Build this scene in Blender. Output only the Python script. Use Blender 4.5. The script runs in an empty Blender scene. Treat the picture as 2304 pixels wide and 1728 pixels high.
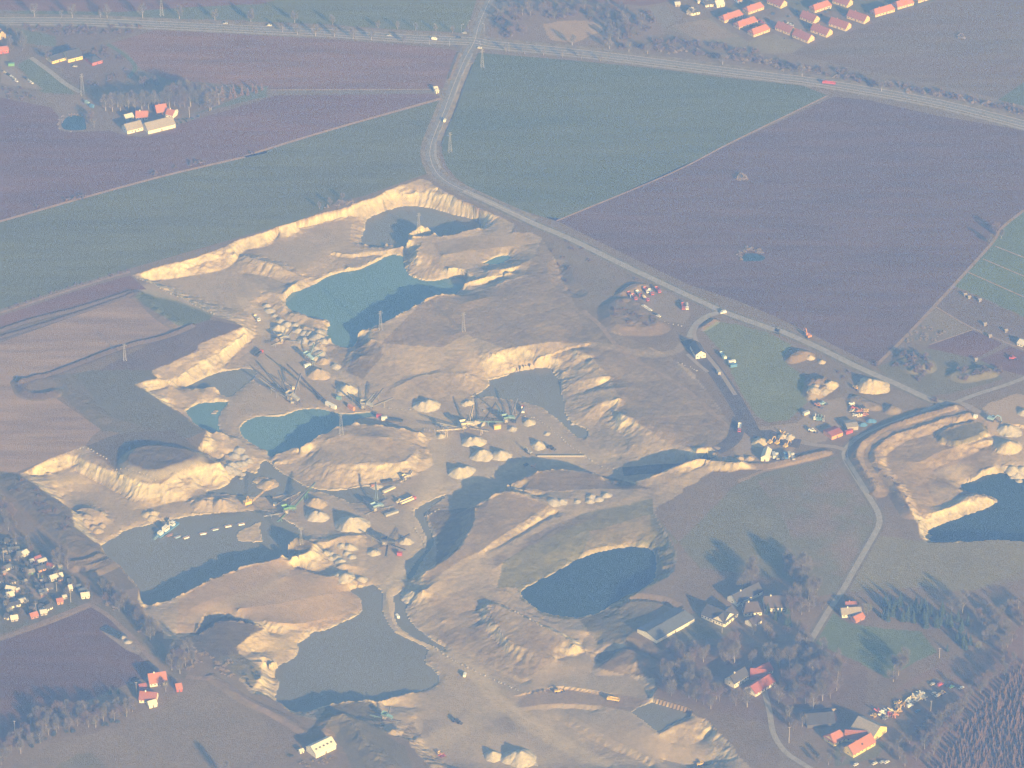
import bpy, bmesh, math, random
import numpy as np
from mathutils import Vector, Matrix

# ------------------------------------------------------------------ camera
CAM_H = 1860.0
PITCH = math.radians(31.5)
HFOV = math.radians(13.3)
W_PX, H_PX = 2304.0, 1728.0
F_PX = (W_PX / 2) / math.tan(HFOV / 2)
scene = bpy.context.scene
cam_d = bpy.data.cameras.new('camera')
cam_d.angle = HFOV
cam_d.clip_start = 1.0
cam_d.clip_end = 40000.0
cam = bpy.data.objects.new('camera', cam_d)
cam.location = (0, 0, CAM_H)
cam.rotation_euler = (math.pi / 2 - PITCH, 0, 0)
scene.collection.objects.link(cam)
scene.camera = cam

# ------------------------------------------------------------------ sky and sun
SUN_EL = math.radians(16.0)
SUN_AZ = math.radians(150.0)          # clockwise from +Y: behind the camera, to its right
world = bpy.data.worlds.new('World')
scene.world = world
world.use_nodes = True
wn = world.node_tree
sky = wn.nodes.new('ShaderNodeTexSky')
sky.sky_type = 'NISHITA'
sky.sun_disc = False
sky.sun_elevation = SUN_EL
sky.sun_rotation = SUN_AZ
wn.nodes['Background'].inputs['Strength'].default_value = 0.05
wn.links.new(sky.outputs[0], wn.nodes['Background'].inputs['Color'])
sun_d = bpy.data.lights.new('sun', 'SUN')
sun_d.energy = 5.0
sun_d.angle = math.radians(0.53)
sun_d.color = (1.0, 0.925, 0.80)
sun = bpy.data.objects.new('sun', sun_d)
to_sun = Vector((math.sin(SUN_AZ) * math.cos(SUN_EL), math.cos(SUN_AZ) * math.cos(SUN_EL), math.sin(SUN_EL)))
sun.rotation_euler = to_sun.to_track_quat('Z', 'Y').to_euler()
sun.location = (300, 2200, 400)
scene.collection.objects.link(sun)
scene.view_settings.view_transform = 'Standard'
scene.view_settings.look = 'None'
scene.view_settings.exposure = 1.04
scene.view_settings.gamma = 1.0
scene.cycles.use_denoising = True
scene.cycles.denoiser = 'OPENIMAGEDENOISE'
scene.cycles.denoising_input_passes = 'RGB_ALBEDO_NORMAL'
scene.cycles.denoising_prefilter = 'NONE'
scene.cycles.use_adaptive_sampling = False
scene.cycles.filter_width = 1.5
scene.cycles.max_bounces = 4
scene.cycles.diffuse_bounces = 2
scene.cycles.volume_bounces = 1
scene.cycles.transparent_max_bounces = 8

HAZE_DENSITY = 0.00016
HAZE_COLOR = (0.20, 0.41, 1.0, 1.0)

# ------------------------------------------------------------------ helpers: photo pixels and places
# a reading of the photograph: offset and magnification of each enlarged view
VIEW = {'p': (0, 0, 1.0), 'F': (0, 0, .9601), 'A': (0, 0, 3.318), 'B': (550, 0, 3.318), 'C': (1100, 0, 3.318), 'D': (1654, 0, 3.318),
        'E': (0, 550, 3.318), 'G': (550, 380, 3.318), 'H': (1100, 500, 3.318), 'I': (1654, 450, 3.318),
        'J': (0, 950, 3.318), 'K': (450, 800, 3.318), 'L': (950, 850, 3.318), 'M': (1654, 850, 3.318),
        'N': (0, 1328, 4.148), 'O': (400, 1228, 3.318), 'Q': (950, 1228, 3.318), 'R': (1400, 1228, 4.022),
        'S': (1754, 1328, 4.022), 'T': (0, 1150, 6.637), 'U': (1480, 0, 3.16), 'V': (1650, 850, 6.32),
        'W': (540, 800, 5.53), 'X': (2000, 850, 6.635)}


def P(s):
    """'G 10,20 30,40; H 5,6' -> array of photo pixels"""
    out = []
    for chunk in s.split(';'):
        tok = chunk.split()
        ox, oy, k = VIEW[tok[0]]
        for t in tok[1:]:
            x, y = t.split(',')
            out.append((ox + float(x) / k, oy + float(y) / k))
    return np.array(out)


_cp, _sp = math.cos(PITCH), math.sin(PITCH)


def unproj(uv, z=0.0):
    uv = np.atleast_2d(np.asarray(uv, float))
    a = (uv[:, 0] - W_PX / 2) / F_PX
    b = -(uv[:, 1] - H_PX / 2) / F_PX
    dx = a
    dy = _cp + b * _sp
    dz = -_sp + b * _cp
    t = (z - CAM_H) / dz
    return np.stack([dx * t, dy * t], 1)


def proj(x, y, z):
    dz = z - CAM_H
    depth = y * _cp - dz * _sp
    up = y * _sp + dz * _cp
    return W_PX / 2 + F_PX * x / depth, H_PX / 2 - F_PX * up / depth


def ground_xy(s, z=0.0):
    return unproj(P(s), z)


def densify(pts, step):
    pts = np.asarray(pts, float)
    out = [pts[:1]]
    for a, b in zip(pts[:-1], pts[1:]):
        n = max(1, int(np.linalg.norm(b[:2] - a[:2]) / step))
        t = (np.arange(n) + 1)[:, None] / n
        out.append(a + (b - a) * t)
    return np.concatenate(out)


def smooth_line(pts, step=4.0):
    """Catmull-Rom through the points, resampled"""
    p = np.asarray(pts, float)
    if len(p) < 3:
        return densify(p, step)
    q = np.vstack([2 * p[0] - p[1], p, 2 * p[-1] - p[-2]])
    out = []
    for i in range(1, len(q) - 2):
        n = max(2, int(np.linalg.norm(q[i + 1, :2] - q[i, :2]) / step))
        t = (np.arange(n) / n)[:, None]
        a, b, c, d = q[i - 1], q[i], q[i + 1], q[i + 2]
        out.append(.5 * (2 * b + (c - a) * t + (2 * a - 5 * b + 4 * c - d) * t ** 2 + (3 * b - a - 3 * c + d) * t ** 3))
    out.append(p[-1:])
    return np.concatenate(out)


def in_poly(x, y, poly):
    """vectorised even-odd test"""
    poly = np.asarray(poly)
    inside = np.zeros(x.shape, bool)
    lo, hi = poly.min(0), poly.max(0)
    sel = np.nonzero((x >= lo[0]) & (x <= hi[0]) & (y >= lo[1]) & (y <= hi[1]))
    xs, ys = x[sel], y[sel]
    r = np.zeros(xs.shape, bool)
    j = len(poly) - 1
    for i in range(len(poly)):
        xi, yi = poly[i]
        xj, yj = poly[j]
        if yi != yj:
            r ^= ((yi > ys) != (yj > ys)) & (xs < (xj - xi) * (ys - yi) / (yj - yi) + xi)
        j = i
    inside[sel] = r
    return inside


_perm = np.random.RandomState(7).rand(256, 256)


def vnoise(x, y):
    xi = np.floor(x).astype(int)
    yi = np.floor(y).astype(int)
    fx = x - xi
    fy = y - yi
    fx = fx * fx * (3 - 2 * fx)
    fy = fy * fy * (3 - 2 * fy)
    a = _perm[xi & 255, yi & 255]
    b = _perm[(xi + 1) & 255, yi & 255]
    c = _perm[xi & 255, (yi + 1) & 255]
    d = _perm[(xi + 1) & 255, (yi + 1) & 255]
    return (a + (b - a) * fx) * (1 - fy) + (c + (d - c) * fx) * fy


def fbm(x, y, octaves=4):
    s = 0
    a = .5
    for o in range(octaves):
        s = s + a * (vnoise(x * 2 ** o + 17.3 * o, y * 2 ** o + 5.1 * o) * 2 - 1)
        a *= .55
    return s


# ------------------------------------------------------------------ helpers: scene objects and materials
COL = scene.collection


def new_mat(name, color, rough=.9, noise=.0, scale=1.0, metallic=0.0, bump=0.0, color2=None, spec=.2):
    m = bpy.data.materials.new(name)
    m.use_nodes = True
    nt = m.node_tree
    b = nt.nodes['Principled BSDF']
    b.inputs['Roughness'].default_value = rough
    b.inputs['Metallic'].default_value = metallic
    b.inputs['Specular IOR Level'].default_value = spec
    c = tuple(color) + (1.0,)
    b.inputs['Base Color'].default_value = c
    m.diffuse_color = c
    if noise or color2 is not None:
        tc = nt.nodes.new('ShaderNodeTexCoord')
        n = nt.nodes.new('ShaderNodeTexNoise')
        n.inputs['Scale'].default_value = scale
        n.inputs['Detail'].default_value = 5
        nt.links.new(tc.outputs['Object'], n.inputs['Vector'])
        r = nt.nodes.new('ShaderNodeValToRGB')
        r.color_ramp.elements[0].position = .3
        r.color_ramp.elements[1].position = .7
        c2 = color2 if color2 is not None else color
        r.color_ramp.elements[0].color = tuple(v * (1 - noise) for v in color) + (1,)
        r.color_ramp.elements[1].color = tuple(min(1, v * (1 + noise)) for v in c2) + (1,)
        nt.links.new(n.outputs['Fac'], r.inputs['Fac'])
        nt.links.new(r.outputs['Color'], b.inputs['Base Color'])
        if bump:
            bp = nt.nodes.new('ShaderNodeBump')
            bp.inputs['Strength'].default_value = bump
            nt.links.new(n.outputs['Fac'], bp.inputs['Height'])
            nt.links.new(bp.outputs['Normal'], b.inputs['Normal'])
    return m


def link(o, parent=None):
    COL.objects.link(o)
    if parent is not None:
        o.parent = parent
    return o


def mesh_obj(name, verts, faces, mat, parent=None, smooth=False):
    me = bpy.data.meshes.new(name)
    me.from_pydata([tuple(v) for v in verts], [], faces)
    me.update()
    if mat is not None:
        me.materials.append(mat)
    if smooth:
        me.polygons.foreach_set('use_smooth', [True] * len(me.polygons))
    return link(bpy.data.objects.new(name, me), parent)


def thing(name, label, cat, loc=(0, 0, 0), rz=0.0, group=None):
    o = bpy.data.objects.new(name, None)
    o.empty_display_size = .5
    o.location = loc
    o.rotation_euler = (0, 0, rz)
    tag(o, label, cat, group)
    return link(o)


def tag(o, label, cat, group=None):
    o['label'] = label
    o['category'] = cat
    if group:
        o['group'] = group
    return o


def struct(o, kind='structure'):
    o['kind'] = kind
    return o


def grid_mesh(name, verts, nx, ny, mat, smooth=False):
    """verts (ny*nx,3) row major -> one quad sheet"""
    me = bpy.data.meshes.new(name)
    me.vertices.add(len(verts))
    me.vertices.foreach_set('co', np.ascontiguousarray(verts, np.float32).ravel())
    i = np.arange(nx - 1)[None, :] + (np.arange(ny - 1) * nx)[:, None]
    q = np.stack([i, i + 1, i + nx + 1, i + nx], -1).reshape(-1, 4)
    me.loops.add(q.size)
    me.loops.foreach_set('vertex_index', q.ravel().astype(np.int32))
    me.polygons.add(len(q))
    me.polygons.foreach_set('loop_start', (np.arange(len(q)) * 4).astype(np.int32))
    me.polygons.foreach_set('use_smooth', np.full(len(q), smooth, bool))
    me.update(calc_edges=True)
    me.materials.append(mat)
    return link(bpy.data.objects.new(name, me))
# ------------------------------------------------------------------ the lie of the land
# breaklines read from the photograph, each with its height in metres; the pit surface is a
# membrane stretched between them
DX = 1.25
GX0, GX1, GY0, GY1 = -505.0, 505.0, 2440.0, 3800.0
NX = int((GX1 - GX0) / DX) + 1
NY = int((GY1 - GY0) / DX) + 1
gx = GX0 + DX * np.arange(NX)
gy = GY0 + DX * np.arange(NY)
GXX, GYY = np.meshgrid(gx, gy)
fixed = np.zeros((NY, NX), bool)
hval = np.zeros((NY, NX))

PIT = P('E 980,230 1300,140 1600,50; G 0,512 180,462 330,405 580,335 780,280 850,250 960,215 1130,140 1250,95 1330,75 '
        '1400,105 1470,150 1600,232 1740,290 1900,355 2010,405; H 180,80 330,80 395,118 440,220 520,320 640,640 720,660 850,790 1000,850 1350,1000 '
        '1500,1100 1640,1280 1780,1480 1830,1600; L 2030,540; H 1830,1659; L 2157,560; M 0,610 60,640 170,690; L 2157,700 1720,1000 1830,1170 1890,1300 1885,1420 1830,1490 1540,1630; '
        'Q 1540,395 1760,420 1690,560 1500,700 1520,760 1760,1000 1720,1130 2020,1260 2140,1310 2300,1480 2450,1659 2450,1850 900,1900 0,1850; O 1900,1659 1700,1450 1300,1290 '
        '1060,1300 900,1270 740,1150 550,1090 440,960 330,850 0,700; N 1530,450; J 1200,1540 1050,1400; J 1050,1235 960,1140 '
        '850,1050 740,930 640,850 550,790 530,650 380,560 280,480 130,390 300,310 450,240 640,180 720,250 830,340 880,390 1000,430 '
        '1180,460 1260,430 1380,370 1440,340 1600,310 1660,300 1600,275 1480,210; E 1500,1500 1545,1385 1470,1350 1350,1250 1240,1200 1150,1130 1080,1090 1000,1045 '
        '1090,1020 1170,1000 1130,960 1140,940 1300,870 1480,790 1490,740 1820,612 1700,560 1600,520 1480,460 1290,370 1100,280')
RPIT = P('M 1640,235 1720,270 1860,300 2000,340 2400,380; M 2400,1240 1960,1205 1700,1225 1440,1232 1390,1200 1360,1080 1310,1010 1260,930 1180,800 1080,690 1060,600 1100,530 '
         '1200,460 1450,380 1600,330')
pit_xy = unproj(PIT, 0)
rpit_xy = unproj(RPIT, 0)
# rough edges
dom = in_poly(GXX + 3 * fbm(GXX / 9, GYY / 9, 3), GYY + 3 * fbm(GXX / 9 + 50, GYY / 9, 3), pit_xy) | in_poly(GXX, GYY, rpit_xy)
fixed[~dom] = True


def put(x, y, z):
    ix = np.clip(np.round((x - GX0) / DX).astype(int), 0, NX - 1)
    iy = np.clip(np.round((y - GY0) / DX).astype(int), 0, NY - 1)
    ok = dom[iy, ix]
    fixed[iy[ok], ix[ok]] = True
    hval[iy[ok], ix[ok]] = (z if np.isscalar(z) else z[ok])


def BL(z, s, sm=True):
    """breakline: z a number or a list of heights, one a point"""
    uv = P(s)
    zs = np.full(len(uv), z, float) if np.isscalar(z) else np.interp(np.linspace(0, 1, len(uv)), np.linspace(0, 1, len(z)), z)
    pts = np.array([[*unproj(p, q)[0], q] for p, q in zip(uv, zs)])
    pts = smooth_line(pts, .8) if sm else densify(pts, .8)
    put(pts[:, 0], pts[:, 1], pts[:, 2])
    return pts


def TOE(s, z0, z1, run, side):
    """hidden foot of a face that looks away from the camera: offset of the rim line"""
    p = smooth_line(unproj(P(s), z0), 2.0)
    t = np.gradient(p, axis=0)
    n = np.stack([t[:, 1], -t[:, 0]], 1)
    n /= np.linalg.norm(n, axis=1)[:, None] + 1e-9
    q = densify(np.column_stack([p + n * run * side, np.full(len(p), z1)]), .8)
    put(q[:, 0], q[:, 1], q[:, 2])


WATER = []


def LAKE(name, zw, s, color='grey'):
    poly = smooth_line(np.vstack([unproj(P(s), zw), unproj(P(s), zw)[:1]]), 3.0)
    wob = poly + 0.8 * np.stack([fbm(poly[:, 0] / 7, poly[:, 1] / 7, 3), fbm(poly[:, 0] / 7 + 40, poly[:, 1] / 7, 3)], 1)
    WATER.append((name, zw, wob, color))


LEVEL = np.zeros((NY, NX), bool)     # graded floors and tracks, kept smooth


def SMOOTH(s, z):
    LEVEL[in_poly(GXX, GYY, unproj(P(s), z))] = True


def FLOOR(z, s, step=6):
    """pit floor: every few metres a fixed height"""
    poly = unproj(P(s), z)
    LEVEL[in_poly(GXX, GYY, poly)] = True
    lo, hi = poly.min(0), poly.max(0)
    X, Y = np.meshgrid(np.arange(lo[0], hi[0], step), np.arange(lo[1], hi[1], step))
    m = in_poly(X, Y, poly)
    put(X[m], Y[m], z + .18 * fbm(X[m] / 25, Y[m] / 25, 2))


WZ = -12.0
LAKE('lake', WZ, 'G 870,565 885,500 905,440 925,375 1060,315 1200,280 1340,287 1460,312 1560,345 1650,362 1740,392 1765,430 1700,470 1560,515 1430,540 1330,560 1220,590 1170,600 1100,575 980,585', 'grey')
LAKE('lake', WZ, 'G 310,970 350,930 450,900 520,870 610,810 720,775 860,750 960,705 1040,665 1100,645 1180,655 1190,720 1215,780 1260,810 1330,832 1400,838 1530,818 1640,815 1640,870 1560,940 1450,975 1350,1020 1230,1075 1130,1130 1010,1185 870,1240 830,1310 780,1340 640,1300 600,1260 640,1150 600,1125 500,1110 420,1080 340,1050', 'turquoise')
LAKE('pond', -6.5, 'G 1785,705 1850,670 1930,650 1985,655 1950,690 1880,715', 'turquoise')
LAKE('lake', WZ, 'H 0,1185 120,1150 260,1105 450,1090 490,1150 530,1200 540,1300 560,1360 570,1440 620,1500 720,1545 740,1600 690,1612 620,1570 560,1510 470,1440 370,1370 220,1335 80,1310 0,1300; L 380,152 440,110 500,60', 'grey')
LAKE('pond', WZ, 'E 1380,1068 1520,1000 1660,950 1850,930 1908,960 1880,1010 1770,1100 1700,1140 1600,1090 1440,1082', 'grey')
LAKE('pond', WZ, 'E 1390,1240 1480,1190 1560,1185 1670,1175 1692,1195 1640,1260 1625,1340 1630,1400 1560,1385 1460,1335', 'turquoise')
LAKE('lake', WZ, 'K 295,550 320,510 390,470 480,455 600,455 700,420 800,400 900,405 1000,425 1060,440 1200,430 1300,430 1310,455 1200,470 1140,495 1190,512 1150,545 1000,575 860,635 780,690 700,730 540,760 505,740 500,715 440,680 370,640 320,600', 'turquoise')
LAKE('pond', WZ, 'K 40,1015 130,1000 215,960 240,915 340,865 420,880 460,800 500,790 560,840 640,900 740,950 800,982 990,1010 1260,975 1330,1000 1370,1070 1280,1090 1130,1100 1050,1065 940,1025 800,1018 740,1035 640,1040 500,1060 380,1050 250,1042 130,1030', 'grey')
LAKE('lake', WZ, 'J 740,930 870,860 960,805 1300,725 1560,685 1850,665; K 300,1160 520,1165 600,1215 720,1280 735,1340 680,1400 660,1460 620,1530 300,1640; J 1850,1100 1540,1215 1500,1250 1300,1350 1150,1400; J 1040,1330 1020,1215 945,1130 830,1040', 'grey')
LAKE('lake', WZ, 'O 1450,295 1510,330 1530,400 1520,470 1560,570 1640,660 1850,760 1860,800 1840,870 1900,920 1950,990 1920,1040 1800,1085 1600,1140 1440,1195 1300,1190 1200,1215 1050,1265 870,1260 750,1180 735,1110 760,1040 730,960 740,910 860,850 910,790 900,730 980,690 1000,650 1130,620 1370,495 1360,390 1290,330', 'grey')
LAKE('ditch', WZ, 'O 1615,380 1690,335 1725,400 1700,500 1760,600 1850,670 1990,770 1990,785 1850,725 1700,640 1630,560', 'grey')
LAKE('ditch', WZ, 'K 1610,1150 1800,1050 1820,1062 1690,1160 1685,1220 1725,1330 1735,1420 1640,1560 1580,1659 1545,1659 1600,1560 1692,1440 1680,1320 1625,1220 1602,1190', 'grey')
LAKE('lake', -8, 'Q 735,360 780,310 940,230 1100,140 1250,70 1450,25 1600,12 1690,25 1740,90 1740,180 1720,260 1640,330 1540,370 1440,420 1330,490 1180,530 1050,525 920,500 800,430', 'blue')
LAKE('pond', -3.5, 'Q 1570,1240 1700,1175 1800,1190 1900,1220 2020,1265 1930,1300 1780,1380 1755,1385 1650,1300', 'grey')
LAKE('lake', -10, 'M 1790,770 1870,730 2010,715 2157,750 2600,760 2600,1260 1960,1240 1930,1210 1680,1245 1440,1235 1470,1180 1440,1140 1560,1090 1700,1040 1960,932 1880,875 1740,845 1700,800', 'blue')
LAKE('pond', .18, 'A 455,930 490,880 560,862 620,880 640,920 640,965 560,972 480,962', 'blue')
LAKE('pond', .18, 'I 50,430 80,400 160,400 220,425 200,450 110,458 65,455', 'blue')
isl = []

# --- north-west wall and the upper floor
BL(-8, 'E 1090,277 1400,238 1690,178; G 0,612 100,590 180,570 280,475 450,440 640,388 810,350')
BL([-4, -4, -4.5], 'E 1350,190 1560,130 1760,75', False)
FLOOR(-8, 'G 60,620 200,590 300,500 640,400 800,370 830,540 1050,590 620,600 640,640 440,770 200,690')
FLOOR(-8, 'E 1150,290 1400,250 1700,200 1900,260 1960,420 1700,500 1400,400')
BL(-8.5, 'G 630,625 800,640 960,620 1080,600 1180,580')
BL(-10.6, 'G 660,650 800,665 960,645 1060,640')
BL(-10.2, 'G 440,800 520,830 610,790 720,755 860,730 960,685 1030,650')
BL([-5, -3.5, -3.5, -5, -8], 'G 0,650 80,670 220,710 330,760 430,800')           # spoil ridge
BL(-9, 'G 0,780 150,800 300,850 360,860')
BL([-9, -7, -8, -10], 'G 290,960 340,890 420,830 520,800')
# rubble west of the turquoise lake
BL([-9, -7, -7, -8], 'G 130,930 200,920 260,960 300,1040')
BL([-8, -7.5, -7.5, -8], 'G 350,1080 450,1100 560,1130 630,1140')
BL(-10.8, 'G 110,1000 250,1080 400,1190 530,1340 600,1370')
BL([-8, -7, -7, -8], 'G 450,1180 540,1210 560,1290 590,1330')
BL([-6, -5, -6], 'G 620,1280 720,1225 800,1270')
BL(-10.8, 'G 700,1490 760,1400 790,1330')
# --- north lake banks, pylon island
BL([-4, -3, -2, -1], 'G 1210,190 1330,170 1440,160 1480,190', False)
BL([-8, -9], 'G 1290,270 1440,290', False)
BL(-1.5, 'G 1230,480 1290,440 1340,430 1400,450 1415,480 1350,500 1260,505')
BL(-2.5, 'G 1210,545 1250,525 1330,515 1345,530 1300,590 1290,640')
BL(-11, 'G 1195,600 1215,640 1230,660')
BL([-9, -7, -9], 'G 1050,560 1120,525 1180,580')
BL([-1, -1.5, -2], 'G 1750,440 1560,490 1420,508 1340,515')
TOE('G 1750,440 1560,490 1420,508 1340,520', -2, -12.3, 12, 1)
BL([-2, -2, -1], 'G 1400,540 1700,500 2000,470')
BL([-2, -3, -2], 'G 1480,640 1750,600 2150,560')
BL([-4, -5, -5], 'G 1520,740 1600,745 1690,790')
BL([-11, -11.5], 'G 1250,800 1390,842')
BL(-3, 'G 1290,600 1380,590 1470,610')
BL([-6, -6, -5.8], 'G 1780,720 1890,730 1990,680')
BL([-3, -2, -1], 'G 1640,850 1900,790 2090,790')
BL([-6, -6, -5], 'G 1700,880 1900,830 2030,760')
# --- big middle hill
BL([-1, .5, 1, 1.2, .5], 'G 1560,935 1440,945 1340,990 1130,1105 1020,1150')
TOE('G 1560,935 1440,945 1340,990 1130,1105 1020,1150 870,1215', 0, -12.4, 11, 1)
BL([-1.5, -2, -4], 'G 1015,1160 900,1195 850,1225')
BL([-9, -10], 'G 840,1290 800,1350')
BL(0, 'G 950,1195 1015,1190 1080,1230 1130,1200')
BL(0, 'G 1150,1190 1300,1120 1500,1050 1650,1000 1800,960')
BL(0, 'G 1560,1240 1640,1205 1740,1230 1800,1290')
BL([-1, -1.5, -1.5, -2], 'G 950,1270 1050,1300 1250,1320 1480,1330')
BL(-10.8, 'G 700,1510 770,1580 850,1640; K 1200,220 1270,300')
BL([-5, -4.5, -4], 'G 860,1400 1010,1390 1130,1420')
BL([-10.5, -7.5, -6, -5.5, -5], 'K 1370,278 1500,215 1640,152 1830,130; G 1640,1530')
BL([-10.5, -8.5, -7, -6.5], 'K 1340,265 1470,195 1600,150 1760,110')
BL(-10.8, 'K 1290,315 1450,330 1700,335 1900,330 2030,300; L 380,155')
BL(0, 'G 1800,1290 1850,1380 1930,1300 2010,1290')
BL([-1, 0, 0, 0], 'H 40,985 130,945 330,910 520,890')
BL([-9, -7, -4, -2, -.5], 'H 60,1108 250,1062 420,1003 580,932 735,903')
BL([-10, -8, -5.5, -3.5, -2], 'H 30,1120 250,1075 420,1020 580,955 735,925')
BL(-11.6, 'H 0,1172 120,1138 260,1093 440,1080')
# rolling hill top east of it
for zz, s in ((-.5, 'H 100,560 300,620 450,600 560,560'), (0, 'H 250,760 450,740 650,700'), (-.6, 'H 60,460 200,420 280,390'),
              (-1, 'H 0,360 200,330 380,240'), (-1, 'G 1700,1050 1850,1000 1950,940')):
    BL(zz, s)
# --- slope east of the grey lake
BL([-1, -1, -1], 'H 640,950 760,1000 830,1090')
BL([-8, -5, -2], 'H 560,1120 680,1050 800,1010')
BL([-9, -5, -2.5], 'H 580,1230 720,1175 890,1150')
BL([-11, -8, -6], 'H 600,1300 740,1255 890,1190')
BL([-8, -4, -1], 'H 700,1290 850,1250 1020,1230')
BL([-9, -5, -1.5], 'H 720,1440 840,1350 985,1315')
BL([-11, -9, -5], 'H 790,1520 850,1440 960,1350')
BL([-1.5, -1, -1, -1.5, -3], 'H 990,1435 1110,1475 1230,1520 1300,1570 1350,1620')
BL([-11, -10.8, -10.8], 'H 760,1620 830,1659; L 1300,530 1470,600')
BL([-10, -8, -6], 'H 880,1520 1000,1590 1080,1659')
BL(-11, 'H 690,1640 790,1600 820,1560')
# --- working floor
FLOOR(-10.9, 'K 420,130 700,60 850,200 1000,200 1200,330 1290,330 1000,400 800,380 600,430 480,435 380,450 280,510 270,560 150,480 150,420 210,330 330,230')
FLOOR(-10.9, 'E 1900,560 1990,600; G 150,1150 300,1300 450,1400 620,1450 650,1520; K 700,100 420,130; E 1900,760 1850,640')
FLOOR(-10.9, 'K 1310,400 1290,340 1900,345; L 400,200 600,180 850,220 1000,300 1180,480 1400,590 1250,630 900,640 700,670 500,720 200,800 100,900; K 1900,900 1720,1040 1560,1180 1400,1060 1420,960 1650,890 1745,830 1740,700 1690,560 1560,485 1350,450')
FLOOR(-10.9, 'K 740,1060 800,1050 950,1040 1050,1080 1140,1115 1290,1105 1400,1070 1560,1180 1600,1230 1660,1330 1670,1420 1560,1560 1500,1659 1400,1640 1250,1560 1200,1450 1220,1330 1100,1290 900,1380 760,1300 700,1230 620,1180')
BL([-9, -7, -8], 'K 20,250 100,230 130,250')
BL([-10, -8.5, -10.5], 'E 1320,1060 1480,1100 1680,1160')
# --- central knoll
BL([-9, -6, -3, -1.5, -1, -1, -1.5, -2.5, -5], 'K 560,745 690,690 770,680 900,592 1000,548 1060,522 1200,512 1400,532 1640,572')
TOE('K 770,680 900,592 1000,548 1060,522 1200,512', -1.5, -12.3, 13, -1)
TOE('K 1200,512 1400,532 1560,560', -1.5, -10.9, 12, -1)
BL(-.5, 'K 960,620 1060,585 1200,600 1400,610')
BL([-5, -4, -3.5, -3.5, -4, -4.5, -6], 'K 860,725 990,800 1100,812 1250,800 1400,800 1520,790 1620,700')
BL(-10.9, 'K 1690,640 1728,740 1735,820 1640,880 1500,925')
BL(-11.7, 'K 1490,925 1250,960 980,998 800,968 700,885 580,835 520,795')
BL([-10, -8, -7], 'K 560,800 660,770 780,690')
BL([-11, -9.5, -8], 'K 610,810 720,800 820,720')
# --- west faces
BL(-11, 'E 1320,1055 1420,1062 1560,992 1660,940 1700,872 1860,722 1900,700')
BL([-4, -4, -3], 'E 1300,1010 1460,900 1640,800 1840,660')
BL([-5, -6], 'E 1100,1100 1290,1050')
BL(-3, 'E 1180,1000 1260,1010')
TOE('E 1240,1200 1350,1250 1470,1350 1545,1385', 0, -12.2, 7, -1)
BL([-10, -11], 'E 1250,1190 1390,1230')
BL([-6, -3, -2], 'E 1420,1430 1500,1380 1540,1385')
BL([-7, -9, -10.5], 'E 1490,1530 1600,1600 1650,1600')
BL([-5, -4, -5], 'E 1560,1450 1620,1400 1690,1420')
BL(-10.8, 'E 1640,1400 1750,1430 1810,1440')
BL([-8, -9, -11], 'E 1700,1430 1850,1500 1980,1580')
BL([-8, -10], 'E 1660,1560 1860,1640')
BL([-10, -9, -11], 'K 160,760 280,720 420,850')
BL([-7, -8.5, -9], 'K 180,690 300,700 400,760')
BL(-11, 'K 420,940 480,910 550,955 480,970')
# south-west bay
BL([-8, -8, -6], 'J 210,422 330,395 470,355 560,320')
BL([-1, -1, -1], 'J 600,270 740,330 830,370')
BL([-7, -8, -10, -10.5, -9, -8], 'J 560,360 640,400 760,460 870,520 1010,590 1200,560')
BL([-2, -2], 'J 880,405 1200,480')
BL(-10.5, 'J 1010,650 1120,640 1320,590 1420,590')
BL([-3, -4, -8], 'J 1250,510 1400,430 1510,425')
BL([-4, -6], 'J 1420,340 1650,315', False)
BL(-10.8, 'J 1500,480 1560,470 1690,470')
FLOOR(-10.3, 'J 420,540 560,500 700,500 860,570 980,640 1300,640 1420,600 1700,620 1800,640 1300,700 960,780 740,900 640,820 800,700 700,600 520,600')
BL([-6, -5, -7], 'J 260,390 330,370 450,420')
BL([-7, -5.5, -6, -8], 'J 560,660 650,640 760,680 800,720')
BL([-8, -7, -8], 'J 1430,580 1560,560 1720,570')
TOE('J 380,560 530,650', 0, -10, 8, -1)
TOE('J 740,930 850,1050 960,1140 1050,1235', 0, -12.5, 12, -1)
# --- peninsula south of the grey lake
BL([-3, -2, -2, -1.5, -1.5], 'J 1070,1392 1280,1320 1500,1215 1560,1170; O 420,192 500,152 700,112 780,72')
BL([-12.4] * 3, 'J 1150,1385 1290,1345 1500,1250; O 430,222 700,142 790,110')
BL(-3, 'O 60,480 300,380 600,300 800,230')
BL([-3, -4, -7, -11], 'O 450,470 800,420 1100,360 1280,340')
BL([-4, -5, -8, -11.5], 'O 640,560 850,580 1000,560 1360,470')
BL([-10.5, -9, -8], 'O 1440,290 1300,295 1170,320')
BL([-7, -6, -5], 'O 860,160 1100,225 1300,235')
BL(-11, 'O 870,150 960,185 1130,215 1330,225 1430,270')
BL([-.5, -.3, -.5], 'K 650,1400 740,1360 860,1400')
BL([-1, -1, -2], 'K 690,1500 800,1470 870,1400')
BL([-10, -10.5, -11], 'K 700,1585 850,1600 985,1560; K 980,1500; K 930,1430')
BL([-7.5, -7, -7.5], 'K 930,1400 1060,1350 1200,1340')
BL([-10.8, -8, -10.8], 'K 980,1600 1080,1560 1230,1600')
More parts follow.
